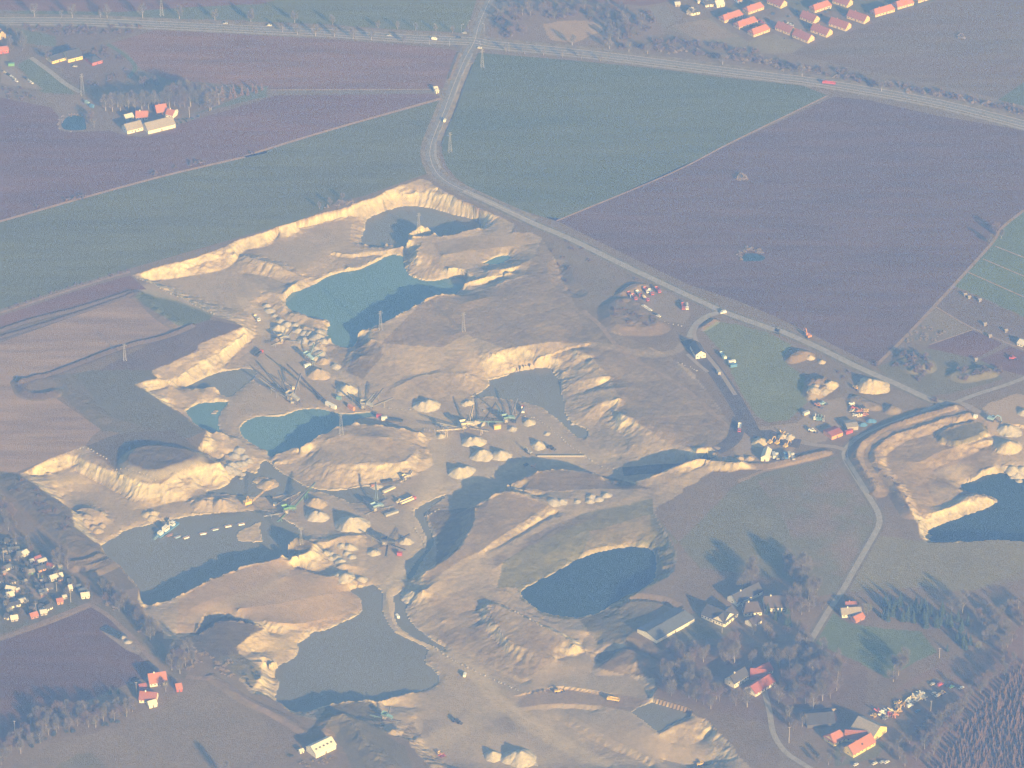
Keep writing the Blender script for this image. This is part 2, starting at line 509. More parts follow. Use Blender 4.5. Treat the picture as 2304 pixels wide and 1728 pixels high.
# hollow and hummocks west of the south lake
BL([-4, -4, -5, -6], 'O 0,660 130,640 210,495 400,505')
TOE('O 130,645 200,500 400,505 600,555 880,610', -4, -9, 5, 1)
BL([-1.5, -.5, -1, -3], 'O 180,650 320,560 480,570 650,610')
BL([-5, -6, -9], 'O 520,560 700,600 930,640')
BL([-2, -2.5], 'O 450,740 560,660')
BL([-8, -10], 'O 560,800 880,770')
BL([-4, -6, -7], 'O 470,815 640,830 700,850')
BL([-4, -5, -9], 'O 560,870 700,870 860,840')
BL([-10, -10.5, -11], 'O 640,880; O 700,960 720,1090')
BL([-4, -2], 'O 630,960 560,1060')
# front bank of the south lake
BL([-6, -4, -3, -4, -5, -8], 'O 880,1240 1000,1230 1100,1190 1250,1170 1400,1150 1480,1165')
BL([-8, -8, -10], 'O 1460,1180 1640,1120 1810,1090')
BL([-11, -11], 'O 1550,1190 1760,1210')
BL([-9, -9, -9], 'O 1520,1250 1640,1240 1750,1270')
BL([-2, -4, -6], 'O 1100,1260 1350,1270 1520,1290')
BL([-10.5] * 4, 'O 1780,1290 1820,1420 1900,1540 2050,1659')
# --- haul road and the working face at the bottom
BL(-10.8, 'K 1560,1640; O 1570,330 1575,450 1610,570 1700,660 1880,740 2040,830; Q 400,950 600,1180 1000,1450 1400,1659')
FLOOR(-10.6, 'Q 0,800 160,800 420,1000 600,1200 900,1420 1300,1659 200,1700 0,1500')
BL(-10.6, 'Q 80,665 230,765 500,905 720,1015 780,1010')
BL([-3, .5, 1, .5, 0, -1], 'Q 470,440 540,432 720,512 960,632 1080,700 1150,765')
TOE('Q 540,432 720,512 960,632 1080,700 1150,765', 1, -5, 9, -1)
BL([-1, -1.5, -2, -2.5, -4], 'Q 500,470 560,590 650,705 800,780 1000,840')
BL([-7, -7, -6.5], 'Q 150,560 300,500 440,470')
BL([-8, -7], 'Q 250,640 430,560')
BL([-6, -6.5, -7], 'Q 480,640 640,800 760,880')
BL(-6.5, 'Q 1000,850 1200,800 1320,800')
BL([-6.5, -5.5, -4.5, -3], 'Q 1250,950 1400,930 1560,980 1700,1120')
BL([-6.5, -6, -6.5], 'Q 1180,740 1240,670 1330,730')
BL([-9.6, -8.4, -7.4, -6, -4.6], 'Q 690,1115 850,1085 1000,1050 1200,1065 1400,1100')
BL([-10, -9, -5.8], 'Q 700,1130 1000,1070 1400,1125')
BL([-10, -8.6, -6.5, -3.4], 'Q 720,1210 960,1180 1300,1190 1560,1235')
BL([-10.4, -9.6, -8], 'Q 780,1230 1050,1215 1300,1230')
BL([-8.8, -7.5, -8.5], 'Q 1080,1250 1400,1430 1800,1630')
BL(-10.5, 'Q 1000,1300 1300,1470 1700,1650')
BL([-3, -3], 'Q 1640,1330 1740,1395')
BL([-2.5, -1.5, -1], 'Q 1780,1400 1950,1320 2120,1300')
BL([-6.5, -6.5, -7], 'Q 1870,1470 1970,1500 2157,1420')
BL(-10.5, 'Q 1800,1600 2000,1640 2157,1640')
# --- hill between haul road and blue lake
BL([-11, -11, -11], 'L 30,1000 110,1180 60,1300 0,1390')
BL([-.5, 2.5, 4.2, 4.6, 2.5, 0], 'L 400,955 540,880 620,848 700,850 790,890 930,945')
TOE('L 400,955 540,880 620,848 700,850', 4, -10.8, 17, -1)
BL([1, .5, 0, -1, -2], 'L 395,965 385,1090 270,1275 100,1405 0,1465')
TOE('L 395,965 385,1090 270,1275 100,1405', 0, -8, 10, 1)
BL([0, -1], 'L 940,955; L 800,1045 560,1200 420,1300')
BL([-3.5, -3, -2.5], 'L 1010,1005 860,1085 600,1240 470,1300')
BL([-2.5, -2.5, -2, -1.5, -1, 0], 'L 0,1600 300,1400 600,1260 1000,1045 1300,965 1700,870')
BL([-3, 1, 1.8, 1.8, 1.5, .5], 'L 640,800 780,742 880,702 1000,687 1200,697 1340,732')
TOE('L 640,800 780,742 880,702 1000,687 1200,697 1340,732 1600,765', 1, -10.8, 13, -1)
BL([-1.5, -2, -2], 'L 700,830 900,850 1130,850')
BL([-5, -3, -5], 'L 650,810 780,860 880,900')
BL([-1, -.5, -1], 'L 930,870 1030,900 1120,910')
BL([.5, 2, 4.5, 5.5, 5.5, 4], 'L 1600,765 1720,740 1900,660 2055,605 2157,615; M 60,640')
TOE('L 1720,740 1900,660 2055,605 2157,615; M 60,640', 4, -9.5, 17, -1)
BL([0, 1, 1.5, 1], 'L 1700,800 1800,790 1950,720 2100,650')
BL([-5, -4, -2.5, -3], 'L 650,1430 900,1330 1200,1150 1500,1120')
BL([-6.5, -6.5, -5.5], 'Q 640,340; Q 720,260 900,170 1250,30; L 1640,1220')
BL([-3, -2, -1.5], 'L 550,1420 800,1250 1000,1130')
BL(-6.5, 'Q 760,450 900,540 1150,570 1400,520')
BL([-4, -5, -5], 'Q 560,330 640,430 1000,600')
BL([-5, -4.5], 'Q 1100,620 1300,650')
BL([-5.5, -3], 'L 1740,1250 1800,1420')
# --- right-hand pit
BL(0, 'M 1180,640; M 1300,620 1380,628 1560,540 1900,462')
BL([-4, -3.5, -3], 'M 1490,685 1700,592 1935,492')
BL([0, -1, -1.5], 'M 1200,700 1300,850 1400,980')
BL([-3.5, -3, -3, -3.5, -4, -7], 'M 1380,1030 1500,1002 1640,952 1780,880 1890,892 1955,925')
BL([-6, -6.5, -8], 'M 1500,960 1620,930 1740,870')
BL([-5, -5], 'M 1500,760 1680,830')
BL([-9, -7, -6], 'M 1720,780 1790,740 1930,660')
BL([-2, -2, -2], 'M 1850,290 2000,330 2200,400')
BL([-2.5, -2.5, -2], 'M 1900,440 2050,430 2250,430')
BL([-1.5, -.5, -3], 'M 1950,530 2040,470 2095,500')
BL([-4, -4, -5], 'M 1990,580 2100,560 2250,600')
BL([-6, -5, -7], 'M 2000,650 2080,620 2157,680')
BL([-5, -3, -1], 'M 1430,1215 1400,1150 1380,1060')

SMOOTH('O 60,480 200,300 500,170 780,90 860,180 1130,240 1400,290 1300,330 1100,500 850,600 500,520 240,470 130,620', -3)
SMOOTH('Q 0,650 200,790 500,940 720,1050 1000,1300 1400,1659 300,1700 0,1500', -10.6)
SMOOTH('Q 780,1010 1000,870 1250,830 1500,960 1700,1100 1560,1230 1100,1240 800,1240', -8)
SMOOTH('Q 1060,1290 1560,1260 1780,1410 1950,1500 2157,1500 2157,1659 1850,1640 1400,1500', -10)
SMOOTH('Q 1680,1120 2050,1240 2050,1300 1690,1200', -2)
SMOOTH('G 1400,540 1700,500 2000,470 2100,560 1750,620 1500,640', -2)
SMOOTH('K 800,1020 950,1030 1130,1105 1000,1100 780,1050; O 1500,330 1620,330 1640,560 1720,640 1900,730 2040,830 1980,860 1700,700 1540,560', -10.8)
SMOOTH('M 1800,270 1900,190 2100,120 2250,150 2250,460 1900,440 1880,350', -2)

# --- water bodies fix the ground at and under their surface
water_mask = np.zeros((NY, NX), bool)
ISLANDS = [unproj(P('G 1200,620 1190,570 1230,480 1340,430 1400,450 1420,500 1340,530 1300,640'), -6),
           unproj(P('K 262,1350 290,1310 380,1270 470,1232 445,1280 470,1390 400,1396 280,1386'), WZ),
           unproj(P('K 390,940 430,900 500,905 555,950 540,975 430,965'), WZ),
           unproj(P('E 1570,1265 1600,1235 1630,1240 1620,1270'), WZ)]
for name, zw, poly, color in WATER:
    if zw > 0:
        continue
    lo, hi = poly.min(0) - 4, poly.max(0) + 4
    i0, i1 = np.clip(((lo[1] - GY0) / DX, (hi[1] - GY0) / DX), 0, NY).astype(int)
    j0, j1 = np.clip(((lo[0] - GX0) / DX, (hi[0] - GX0) / DX), 0, NX).astype(int)
    m = np.zeros((NY, NX), bool)
    m[i0:i1, j0:j1] = in_poly(GXX[i0:i1, j0:j1], GYY[i0:i1, j0:j1], poly)
    if zw == WZ:
        for q in ISLANDS:
            m[i0:i1, j0:j1] &= ~in_poly(GXX[i0:i1, j0:j1], GYY[i0:i1, j0:j1], q)
    water_mask |= m
    ring = m.copy()
    ring[1:] |= m[:-1]; ring[:-1] |= m[1:]; ring[:, 1:] |= m[:, :-1]; ring[:, :-1] |= m[:, 1:]
    ring &= ~m
    ring &= ~fixed
    hval[ring] = zw + .35
    fixed[ring] = True
    hval[m] = zw - 1.2
    fixed[m] = True
for q in ISLANDS[1:3]:
    put(*[a for a in q.mean(0)[:, None]], -11.0)


def membrane(fix, val):
    levels = [(fix, val)]
    while min(levels[-1][0].shape) > 24:
        f, v = levels[-1]
        ny, nx = f.shape
        py, pxx = ny + ny % 2, nx + nx % 2
        ff = np.zeros((py, pxx)); vv = np.zeros((py, pxx))
        ff[:ny, :nx] = f; vv[:ny, :nx] = v * f
        s = ff.reshape(py // 2, 2, pxx // 2, 2).sum((1, 3))
        t = vv.reshape(py // 2, 2, pxx // 2, 2).sum((1, 3))
        levels.append((s > 0, np.where(s > 0, t / np.maximum(s, 1), 0)))
    u = None
    for f, v in reversed(levels):
        if u is None:
            u = np.where(f, v, v[f].mean())
        else:
            u = np.repeat(np.repeat(u, 2, 0), 2, 1)[:f.shape[0], :f.shape[1]]
            u = np.where(f, v, u)
        for _ in range(70):
            p = np.pad(u, 1, mode='edge')
            u = np.where(f, v, .25 * (p[:-2, 1:-1] + p[2:, 1:-1] + p[1:-1, :-2] + p[1:-1, 2:]))
    return u


H = membrane(fixed, hval)
dom_in = dom & ~water_mask


def soft(a, n):
    for _ in range(n):
        p = np.pad(a, 1, mode='edge')
        a = .5 * a + .125 * (p[:-2, 1:-1] + p[2:, 1:-1] + p[1:-1, :-2] + p[1:-1, 2:])
    return a


def slope_of(a):
    gy_, gx_ = np.gradient(a, DX)
    return gx_, gy_, np.hypot(gx_, gy_)


def bump_line(s, height, width, rough=.3):
    """a bank (or ditch, height < 0) heaped on the land along a line"""
    global H
    p = smooth_line(unproj(P(s), 0), 2.0)
    lo, hi = p.min(0) - 3 * width, p.max(0) + 3 * width
    i0, i1 = np.clip(((lo[1] - GY0) / DX, (hi[1] - GY0) / DX), 0, NY - 1).astype(int)
    j0, j1 = np.clip(((lo[0] - GX0) / DX, (hi[0] - GX0) / DX), 0, NX - 1).astype(int)
    X, Y = GXX[i0:i1, j0:j1], GYY[i0:i1, j0:j1]
    d = np.full(X.shape, 1e9)
    w2 = int(width / DX) + 2
    for q in p:
        a, b = int((q[1] - gy[i0]) / DX), int((q[0] - gx[j0]) / DX)
        sl_ = (slice(max(a - w2, 0), max(a + w2, 0)), slice(max(b - w2, 0), max(b + w2, 0)))
        d[sl_] = np.minimum(d[sl_], (X[sl_] - q[0]) ** 2 + (Y[sl_] - q[1]) ** 2)
    d = np.sqrt(d)
    r = 1 + rough * fbm(X / 6, Y / 6, 3)
    H[i0:i1, j0:j1] += height * np.clip(1 - d / width, 0, 1) * r


def mound(s, height, edge, rough=.15, z=0):
    """a flat-topped heap inside an outline"""
    global H
    poly = unproj(P(s), z)
    lo, hi = poly.min(0) - 3 * edge, poly.max(0) + 3 * edge
    i0, i1 = np.clip(((lo[1] - GY0) / DX, (hi[1] - GY0) / DX), 0, NY - 1).astype(int)
    j0, j1 = np.clip(((lo[0] - GX0) / DX, (hi[0] - GX0) / DX), 0, NX - 1).astype(int)
    X, Y = GXX[i0:i1, j0:j1], GYY[i0:i1, j0:j1]
    m = in_poly(X, Y, poly).astype(float)
    m = soft(m, max(int((edge / DX) ** 2 * 2), 1))
    m = np.clip(m * 1.6 - .3, 0, 1)
    H[i0:i1, j0:j1] += height * m * (1 + rough * fbm(X / 8, Y / 8, 3))


# berms and heaps on the level land
bump_line('M 1640,235 1500,275 1300,335 1100,412 960,500 910,580 920,650 1000,770 1060,850', 4.2, 9)
bump_line('M 1725,292 1600,322 1450,372 1200,450 1080,530 1042,600 1072,690 1180,800 1260,930 1310,1010', 4.0, 9)
bump_line('E 0,640 240,560 600,470 970,352', 1.3, 3.6)
bump_line('E 0,690 240,620 600,505 980,375', 1.0, 3)
bump_line('E 150,1040 250,990 400,955 880,775 1230,685 1430,605', 1.6, 4)
bump_line('E 150,1030 190,1110 300,1130 400,1110', 2.5, 8)
bump_line('E 1010,370 1100,420 1200,520 1300,590', 2.0, 8, .6)
bump_line('E 420,1010 620,1180 760,1300', 1.2, 9, .6)
mound('J 925,270 1000,215 1150,185 1300,210 1430,225 1560,290 1380,360 1180,440 1000,400 900,350', 6.0, 8)
mound('M 1490,440 1540,400 1700,350 1820,330 1880,370 1890,410 1800,460 1640,510 1540,490', 3.0, 3)
bump_line('H 520,320 560,450 650,520', -2.5, 10, .5)
mound('H 850,620 1000,560 1130,600 1200,680 1290,740 1340,800 1250,830 1000,830 900,800 850,720', 3.5, 8, .3)
mound('H 930,560 1050,470 1200,460 1120,510 1000,560', 2.5, 4)
mound('I 380,1180 480,1140 580,1140 590,1160 480,1200 400,1220', 4.0, 4, .4)
mound('I 510,1440 540,1360 700,1340 740,1400 640,1470 560,1500', 4.5, 4, .6)
mound('I 840,1480 900,1460 1060,1530 1090,1570 980,1560', 3.0, 4, .4)
mound('I 1110,1590 1150,1540 1240,1560 1200,1600', 3.5, 4, .4)
bump_line('V 150,1250 500,1240 900,1160 1300,1060', 2.2, 6)
bump_line('H 1600,790 1680,740', 2.0, 5)
mound('I 1180,1180 1280,1130 1460,1200 1480,1280 1300,1290', 3.5, 6, .5)
mound('I 1560,1310 1700,1270 1950,1260 1950,1310 1700,1360', 3.0, 5, .4)
bump_line('B 1600,400 1530,590', 1.0, 3)
bump_line('B 1690,480 1640,590 1570,790 1480,1000 1450,1080', -1.2, 3)
bump_line('O 250,980 500,1150 800,1290 960,1400', 1.5, 5)
bump_line('Q 1540,385 1650,385 1790,405 1900,450', -2.0, 5)
bump_line('Q 1340,790 1500,730 1700,800 1960,910', -3.0, 9)
mound('Q 1330,840 1500,770 1620,770 1800,880 1500,905 1270,905', 2.5, 6)
bump_line('O 1080,1400 1180,1280 1280,1330 1400,1500 1560,1659', 3, 10, .6)
bump_line('J 530,1060 650,1040 740,1000', 2.5, 6)
bump_line('J 560,1090 700,1075 820,1030', 2.5, 6)
bump_line('J 700,1130 850,1060', 2.0, 6)
mound('J 0,400 120,400 380,560 520,660 560,800 740,940 700,1010 500,960 300,760 100,560', 2.5, 8, .5)

# --- weathering: rills down the faces, ruts and hummocks on floors
gx_, gy_, sl = slope_of(soft(H, 5))
act = soft(dom_in.astype(float), 6) * dom_in
steep = np.clip((sl - .14) / .4, 0, 1)
_rs = np.random.RandomState(3)


def streaks(dx_, dy_, noise, n):
    """noise smeared along a direction field"""
    acc = noise.copy()
    base_i, base_j = np.meshgrid(np.arange(NY, dtype=float), np.arange(NX, dtype=float), indexing='ij')
    for sgn in (1, -1):
        pi, pj = base_i.copy(), base_j.copy()
        for _ in range(n):
            ii = np.clip(pi.astype(int), 0, NY - 1)
            jj = np.clip(pj.astype(int), 0, NX - 1)
            pi += sgn * dy_[ii, jj]
            pj += sgn * dx_[ii, jj]
            acc += noise[np.clip(pi.astype(int), 0, NY - 1), np.clip(pj.astype(int), 0, NX - 1)]
    return acc / acc.std()


nz = soft(_rs.randn(NY, NX), 2)
rills = np.clip(streaks(gx_ / (sl + 1e-3), gy_ / (sl + 1e-3), nz, 9), -2.2, 2.2)
fa = 6.28 * vnoise(GXX / 130, GYY / 130) + 1.5
ruts = np.clip(streaks(np.cos(fa), np.sin(fa), soft(_rs.randn(NY, NX), 1), 12), -2.2, 2.2)
gully = np.clip(streaks(gx_ / (sl + 1e-3), gy_ / (sl + 1e-3), soft(_rs.randn(NY, NX), 14), 16), -2, 2)
gully = 1 - 1.6 * np.exp(-(gully / .45) ** 2)          # narrow cuts between broad ribs
rub = fbm(GXX / 4.5, GYY / 4.5, 4)
slump = fbm(GXX / 17, GYY / 17, 3)
lev = soft(LEVEL.astype(float), 10)
act_n = act * (1 - .82 * lev)
H = H + act_n * (steep * (rills * .45 + gully * .55 + rub * 1.35 + slump * 1.6) + .4 * fbm(GXX / 13, GYY / 13, 4) + .035 * ruts + (.2 + .34 * np.clip(steep * 2 + .5 * slump, 0, 1)) * fbm(GXX / 3.1, GYY / 3.1, 2))
H = np.where(dom_in, soft(H, 1) * .25 + H * .75, H)
H[water_mask] = np.minimum(H[water_mask], hval[water_mask])
LAND_NOISE = .1 * fbm(GXX / 30, GYY / 30, 3)
edge_ = soft((~dom).astype(float), 20)
H = H + np.where(dom, 0, 0)


def height_at(x, y):
    fx = np.clip((np.asarray(x, float) - GX0) / DX, 0, NX - 1.001)
    fy = np.clip((np.asarray(y, float) - GY0) / DX, 0, NY - 1.001)
    i, j = np.floor(fy).astype(int), np.floor(fx).astype(int)
    a, b = fx - j, fy - i
    return (H[i, j] * (1 - a) + H[i, j + 1] * a) * (1 - b) + (H[i + 1, j] * (1 - a) + H[i + 1, j + 1] * a) * b


def on_ground(uv):
    """photo pixel -> the ground point it shows (marching down the sight line)"""
    uv = np.asarray(uv, float)
    for z in np.arange(9.0, -14.0, -.25):
        x, y = unproj(uv, z)[0]
        h = float(height_at(x, y))
        if h >= z:
            return np.array([x, y, h])
    x, y = unproj(uv, 0)[0]
    return np.array([x, y, float(height_at(x, y))])


def G1(s):
    return on_ground(P(s)[0])
# ------------------------------------------------------------------ what the ground is made of
PU, PV = proj(GXX, GYY, H)
JU = PU + 3.5 * fbm(GXX / 7, GYY / 7, 3) + 3.0 * fbm(GXX / 30 + 9, GYY / 30, 2)
JV = PV + 2.2 * fbm(GXX / 7 + 31, GYY / 7, 3) + 2.0 * fbm(GXX / 30, GYY / 30 + 9, 2)
ROUGH = (.185, .150, .098)
DARK = (.118, .102, .072)
GREEN = (.105, .125, .062)
MEADOW = (.155, .155, .082)
TAN = (.29, .232, .15)
GRAVEL = (.325, .282, .228)
SAND = (.45, .385, .25)
PALE = (.40, .34, .262)
SOIL = (.135, .102, .080)
LITTER = (.165, .125, .088)
colr = np.empty((NY, NX, 3))
colr[:] = ROUGH
bare = np.zeros((NY, NX))          # how far a face breaks open to sand
colr[dom] = GRAVEL
bare[dom] = 1.0


def paint(c, s, b=None, a=1.0, jit=True):
    m = in_poly(JU if jit else PU, JV if jit else PV, P(s))
    if a >= 1:
        colr[m] = c
    else:
        k = a * np.clip(.5 + 1.1 * fbm(GXX / 16, GYY / 16, 4), 0, 1)[m][:, None]
        colr[m] = colr[m] * (1 - k) + np.array(c) * k
    if b is not None:
        bare[m] = b


HILL = (.225, .188, .137)
# middle hill and its surroundings
paint(HILL, 'G 1130,1190 1340,990 1440,950 1600,950 1700,930 2090,800; H 270,385 330,250 400,120 660,640 1000,850 1350,1000 1640,1280 1800,1500 1860,1620; L 2060,530 1850,490 1600,330 1470,260; H 980,1310 900,1150 760,1000 640,930 500,890 330,910 120,945; G 1850,1300 1650,1240 1480,1330 1250,1320 1020,1300', .45)
paint((.17, .148, .105), 'H 650,660 850,790 1000,850 1300,990 1450,1080 1350,1130 1000,1030 700,950 560,890 700,800', .2, .9)
paint((.165, .14, .10), 'H 640,1000 850,1020 1000,1200 1250,1180 1500,1400 1300,1420 1050,1330 900,1180', .4, .8)
paint((.16, .14, .10), 'H 400,120 520,180 700,280 1000,430 950,560 900,610 830,800 650,640 520,330', .1, .9)
paint((.19, .165, .11), 'H 460,110 700,250 1000,400 1200,470 1050,480 850,640 660,630 560,450', .1, .7)
paint(TAN, 'G 1480,1130 1700,1000 2100,1000 2100,1100 1800,1180 1560,1200', .4, .5)
paint((.20, .17, .125), 'G 1400,550 1700,500 2100,480; H 380,140 300,330 200,320; G 1700,600 1480,650', .6, .7)
paint((.19, .162, .115), 'G 850,1260 1010,1290 1040,1390 880,1560 760,1520', .25)
# central knoll
paint((.215, .178, .125), 'K 870,610 1060,530 1560,565 1650,620 1660,740 1330,790 1100,690 960,640', .6, .95)
# western plateau
paint(SOIL, 'E 880,860 1230,690 1430,600 1560,560 1820,612 1490,740 1480,790 1140,940 700,960', .8)
paint(GREEN, 'E 980,380 1120,340 1300,400 1480,470 1600,525 1560,560 1400,610 1330,600 1150,500', .3, 1.3)
paint((.125, .122, .078), 'E 400,985 700,940 1140,940 1130,960 1170,1000 1000,1045 1080,1090 1240,1200 1545,1385 1420,1440 1130,1440 760,1390 600,1250 430,1110', .3)
paint((.155, .135, .09), 'E 400,985 560,960 800,1280 1150,1380 1000,1440 760,1390 600,1250 430,1110', .3, .9)
paint(DARK, 'J 640,180 900,80 1300,60 1480,200 1660,290 1380,360 1180,440 880,380 800,280', .5)
paint((.27, .21, .15), 'J 640,180 720,215 820,290 900,350 1190,445 1180,465 880,400 740,330 590,275', .8, .7)
paint((.135, .118, .08), 'J 0,370 130,390 280,480 380,560 530,650 550,790 740,930 960,1140 1060,1225 900,1260 840,1200 700,1020 500,960 300,760 100,560 0,500', .15)
paint((.165, .14, .09), 'J 400,650 530,700 560,800 740,930 700,1000 560,900', .15, .7)
paint((.175, .145, .095), 'J 540,1060 740,960 960,1140 1060,1225 900,1255 740,1190', .2, .7)
# spoil tips
paint(PALE, 'G 120,910 220,910 340,1050 500,1100 640,1140 640,1200 590,1290 590,1370 500,1340 400,1200 250,1080 110,990', 1)
paint((.235, .205, .165), 'G 600,1280 720,1220 800,1270 780,1350 700,1500 640,1420 590,1370', 1)
paint(PALE, 'E 1650,1420 1820,1440 1990,1580 1990,1659 1660,1560; K 170,600 300,600 500,740 490,790 430,850 300,880 160,800', 1)
paint(PALE, 'K 920,1380 1080,1310 1200,1320 1170,1450 1100,1500 1150,1560 1240,1600 1180,1650 960,1590 980,1480', 1)
paint(PALE, 'K 260,1350 290,1310 380,1270 480,1230 445,1280 470,1390 280,1390', 0)
paint(SAND, 'J 200,420 330,400 480,340 640,300 860,430 1000,480 1200,500 1500,420 1660,310 1720,380 1500,480 1330,600 1100,640 1000,600 860,520 700,460 500,470 330,500', 1, .9)
paint(SAND, 'E 1300,1050 1480,900 1820,630 1900,700 1700,880 1560,1000 1420,1070', 1, .9)
# peninsula
paint((.33, .262, .185), 'O 0,400 200,270 500,150 780,70 860,150 1130,215 1430,280 1370,480 1050,640 900,620 400,510 210,495 130,640 0,670', .5, 1.2)
paint(DARK, 'O 0,690 130,650 220,500 480,545 650,610 600,640 440,740 450,800 300,860 100,740', .1)
paint((.16, .148, .09), 'O 300,830 450,800 620,900 620,960 560,1060 440,960', .1)
paint(SAND, 'O 430,760 560,650 690,620 920,660 980,640 960,720 880,790 600,820', .6, .9)
paint((.13, .112, .075), 'K 640,1400 740,1350 860,1400 800,1470 690,1500 620,1490', .3)
paint((.14, .13, .085), 'O 1040,1300 1110,1190 1300,1160 1450,1160 1530,1280 1560,1420 1700,1500 1750,1659 1300,1659 1180,1400', .3, 1.2)
paint((.165, .145, .11), 'O 1750,1300 1850,1480 2000,1600 2050,1728 1700,1700 1600,1500', .3, .8)
# centre south hills
paint(HILL, 'L 400,960 540,890 620,855 800,900 940,950 800,1040 560,1200 420,1300 300,1350 0,1560 0,1470 270,1280 385,1100', .5)
paint((.18, .155, .115), 'L 30,1000 400,960 385,1090 270,1275 100,1400 110,1180', .25)
paint((.150, .128, .098), 'L 640,800 780,740 900,690 1200,695 1400,740 1720,830 1300,830 900,850', .3)
paint(MEADOW, 'L 1720,880 1720,1000 1890,1300 1830,1490; Q 1540,395 1180,545 1050,545 900,520 740,400 700,310 560,310; L 600,1380 900,1180 1200,1010 1450,930', .1)
paint((.15, .128, .098), 'L 430,1390 700,1230 1000,1080 1300,1000 1340,1020 1100,1120 800,1260 560,1400', .1, .9)
paint((.155, .13, .095), 'L 1740,1180 1860,1250 1880,1420 1820,1490 1740,1500 1740,1330', .1, .9)
paint(TAN, 'L 1250,1150 1700,1020 1720,1200 1500,1260 1200,1320', .1, .6)
paint((.165, .15, .098), 'Q 1180,560 1540,400 1760,420 1690,560 1500,720 1330,750', .1)
paint(HILL, 'Q 0,400 300,330 440,200 560,330 740,500 1100,700 1150,770 1300,800 1000,850 760,1000 500,900 200,740 0,620', .7, .9)
paint((.15, .125, .09), 'Q 1330,800 1500,760 1620,760 1980,910 1800,1000 1500,960 1270,905', .1)
paint((.27, .215, .16), 'Q 700,1110 1000,1050 1400,1100 1700,1150 1560,1240 1300,1190 960,1180 720,1210', .4)
paint((.19, .165, .14), 'Q 0,1300 300,1250 700,1240 900,1420 1100,1560 1200,1659 200,1728 0,1500', .4, .6)
paint((.40, .34, .27), 'Q 370,1600 420,1500 520,1420 640,1400 780,1440 850,1520 840,1659 560,1659', .4, .8)
# east
paint(TAN, 'M 20,760 200,690 720,550 740,575 200,710 30,790', .2)
paint((.165, .148, .108), 'L 1720,830 2157,690; M 0,690 40,640 0,610; L 2050,560 2157,600 2060,620 1900,680', .4, .8)
paint(MEADOW, 'M 0,800 170,720 720,590 800,590 880,760 1030,980 1060,1050 1040,1110 780,1600 600,1640; R 1450,300 700,200; L 1720,1000 1890,1250', .1)
paint((.205, .16, .118), 'M 170,770 500,660 780,600 1000,960 1030,1080 820,1500 500,1370 380,1080', .1, .9)
paint((.195, .185, .103), 'M 1080,1180 1400,1220 2157,1200 2200,1200 2200,1500 1700,1600 1400,1560 850,1600 1000,1290', .1)
paint((.18, .14, .105), 'M 1750,1600 2157,1440 2200,1700 1700,1700', .1, .9)
paint((.150, .182, .080), 'H 1600,820 1700,740 1900,770 2157,870; I 0,920 250,990 420,1080 360,1180 400,1240 520,1330 500,1450 560,1500 400,1640 250,1659 120,1600; H 2000,1450 1890,1280 1720,950', .1)
paint((.235, .2, .16), 'H 1040,560 1130,500 1270,490 1400,560 1500,620 1500,700 1460,760 1280,740 1180,620', 0)
paint((.19, .16, .115), 'I 500,1200 900,1260 1100,1340 1480,1500 1300,1600 1100,1640 700,1700 560,1560 520,1400 760,1330', .2)
paint((.25, .215, .17), 'I 700,1500 800,1470 900,1590 950,1659 600,1700 560,1640', .2)
paint((.27, .23, .185), 'V 0,650 400,700 900,640 1300,300 1500,330 1700,560 1300,900 900,950 800,1100 600,1200 380,1220 100,1180 0,1000', .2)
paint((.27, .22, .155), 'M 930,640 880,560 960,480 1300,330 1640,230 1900,300 1890,420 1700,500 1900,470 1950,550 1500,690 1440,800 1500,960 1380,1040 1200,850 1060,850', .3, 1.1)
paint((.14, .135, .082), 'M 1490,440 1540,400 1700,350 1820,330 1880,370 1890,410 1800,460 1640,510 1540,490', .1)
paint((.17, .142, .105), 'M 1500,690 1700,600 1930,500 1980,600 1850,720 1700,800 1760,860 1500,960 1420,800', .3, .9)
paint((.345, .285, .22), 'M 1800,270 1900,190 2100,120 2250,150 2250,460 1900,440 1880,350', .5)
# corner woods, gardens and paddocks
paint(LITTER, 'R 400,900 1700,860 2000,400 2212,700 2212,1609 1300,1609 300,1350 280,1150', .1, 1.2)
paint((.15, .148, .085), 'R 250,700 700,600 1000,760 900,830 500,870', .1)
paint((.118, .158, .062), 'S 290,470 480,190 620,290 860,340 1280,370 1430,560 1240,650 980,800 700,640', .1)
paint((.19, .14, .10), 'S 1050,890 1500,640 1900,540 1750,700 1300,830 1000,960', .1)
paint((.14, .15, .085), 'S 500,1300 950,1380 900,1500 500,1600', .1)
paint((.19, .13, .088), 'S 1200,1100 2212,300 2212,1609 1100,1609', .1, 1.2)
paint((.20, .175, .15), 'S 0,1350 120,1500 330,1609 0,1609', .1)
paint((.17, .14, .10), 'S 880,960 1300,860 1700,830 1600,1000 1000,1150 560,1230', .1, .9)
# lower left
paint((.205, .17, .112), 'N 0,1480 900,1330 1800,900 2074,700 2300,900 2500,1300 2300,1659 300,1659', .1)
paint((.165, .15, .085), 'N 500,1659 700,1540 850,1520 1000,1659', .1)
paint((.155, .14, .088), 'N 860,150 1000,80 1300,260 1600,600 1800,850 1530,800 1040,260', .1)
paint((.27, .205, .135), 'N 0,440 400,290 850,110 860,150 500,300 0,470', .1)
paint((.24, .19, .12), 'N 870,130 1040,240 1520,650 1600,780 1530,790 1300,540 1040,270 850,160', .1, .9)
paint((.115, .125, .072), 'J 0,880 200,880 460,1060 700,1290 660,1340 0,1590', .05)
paint((.15, .13, .09), 'J 0,880 200,880 460,1060 700,1290 660,1340 0,1590', .05, .9)
paint((.25, .215, .175), 'J 0,1090 130,1170 350,1330 320,1350 100,1190 0,1120', .05)
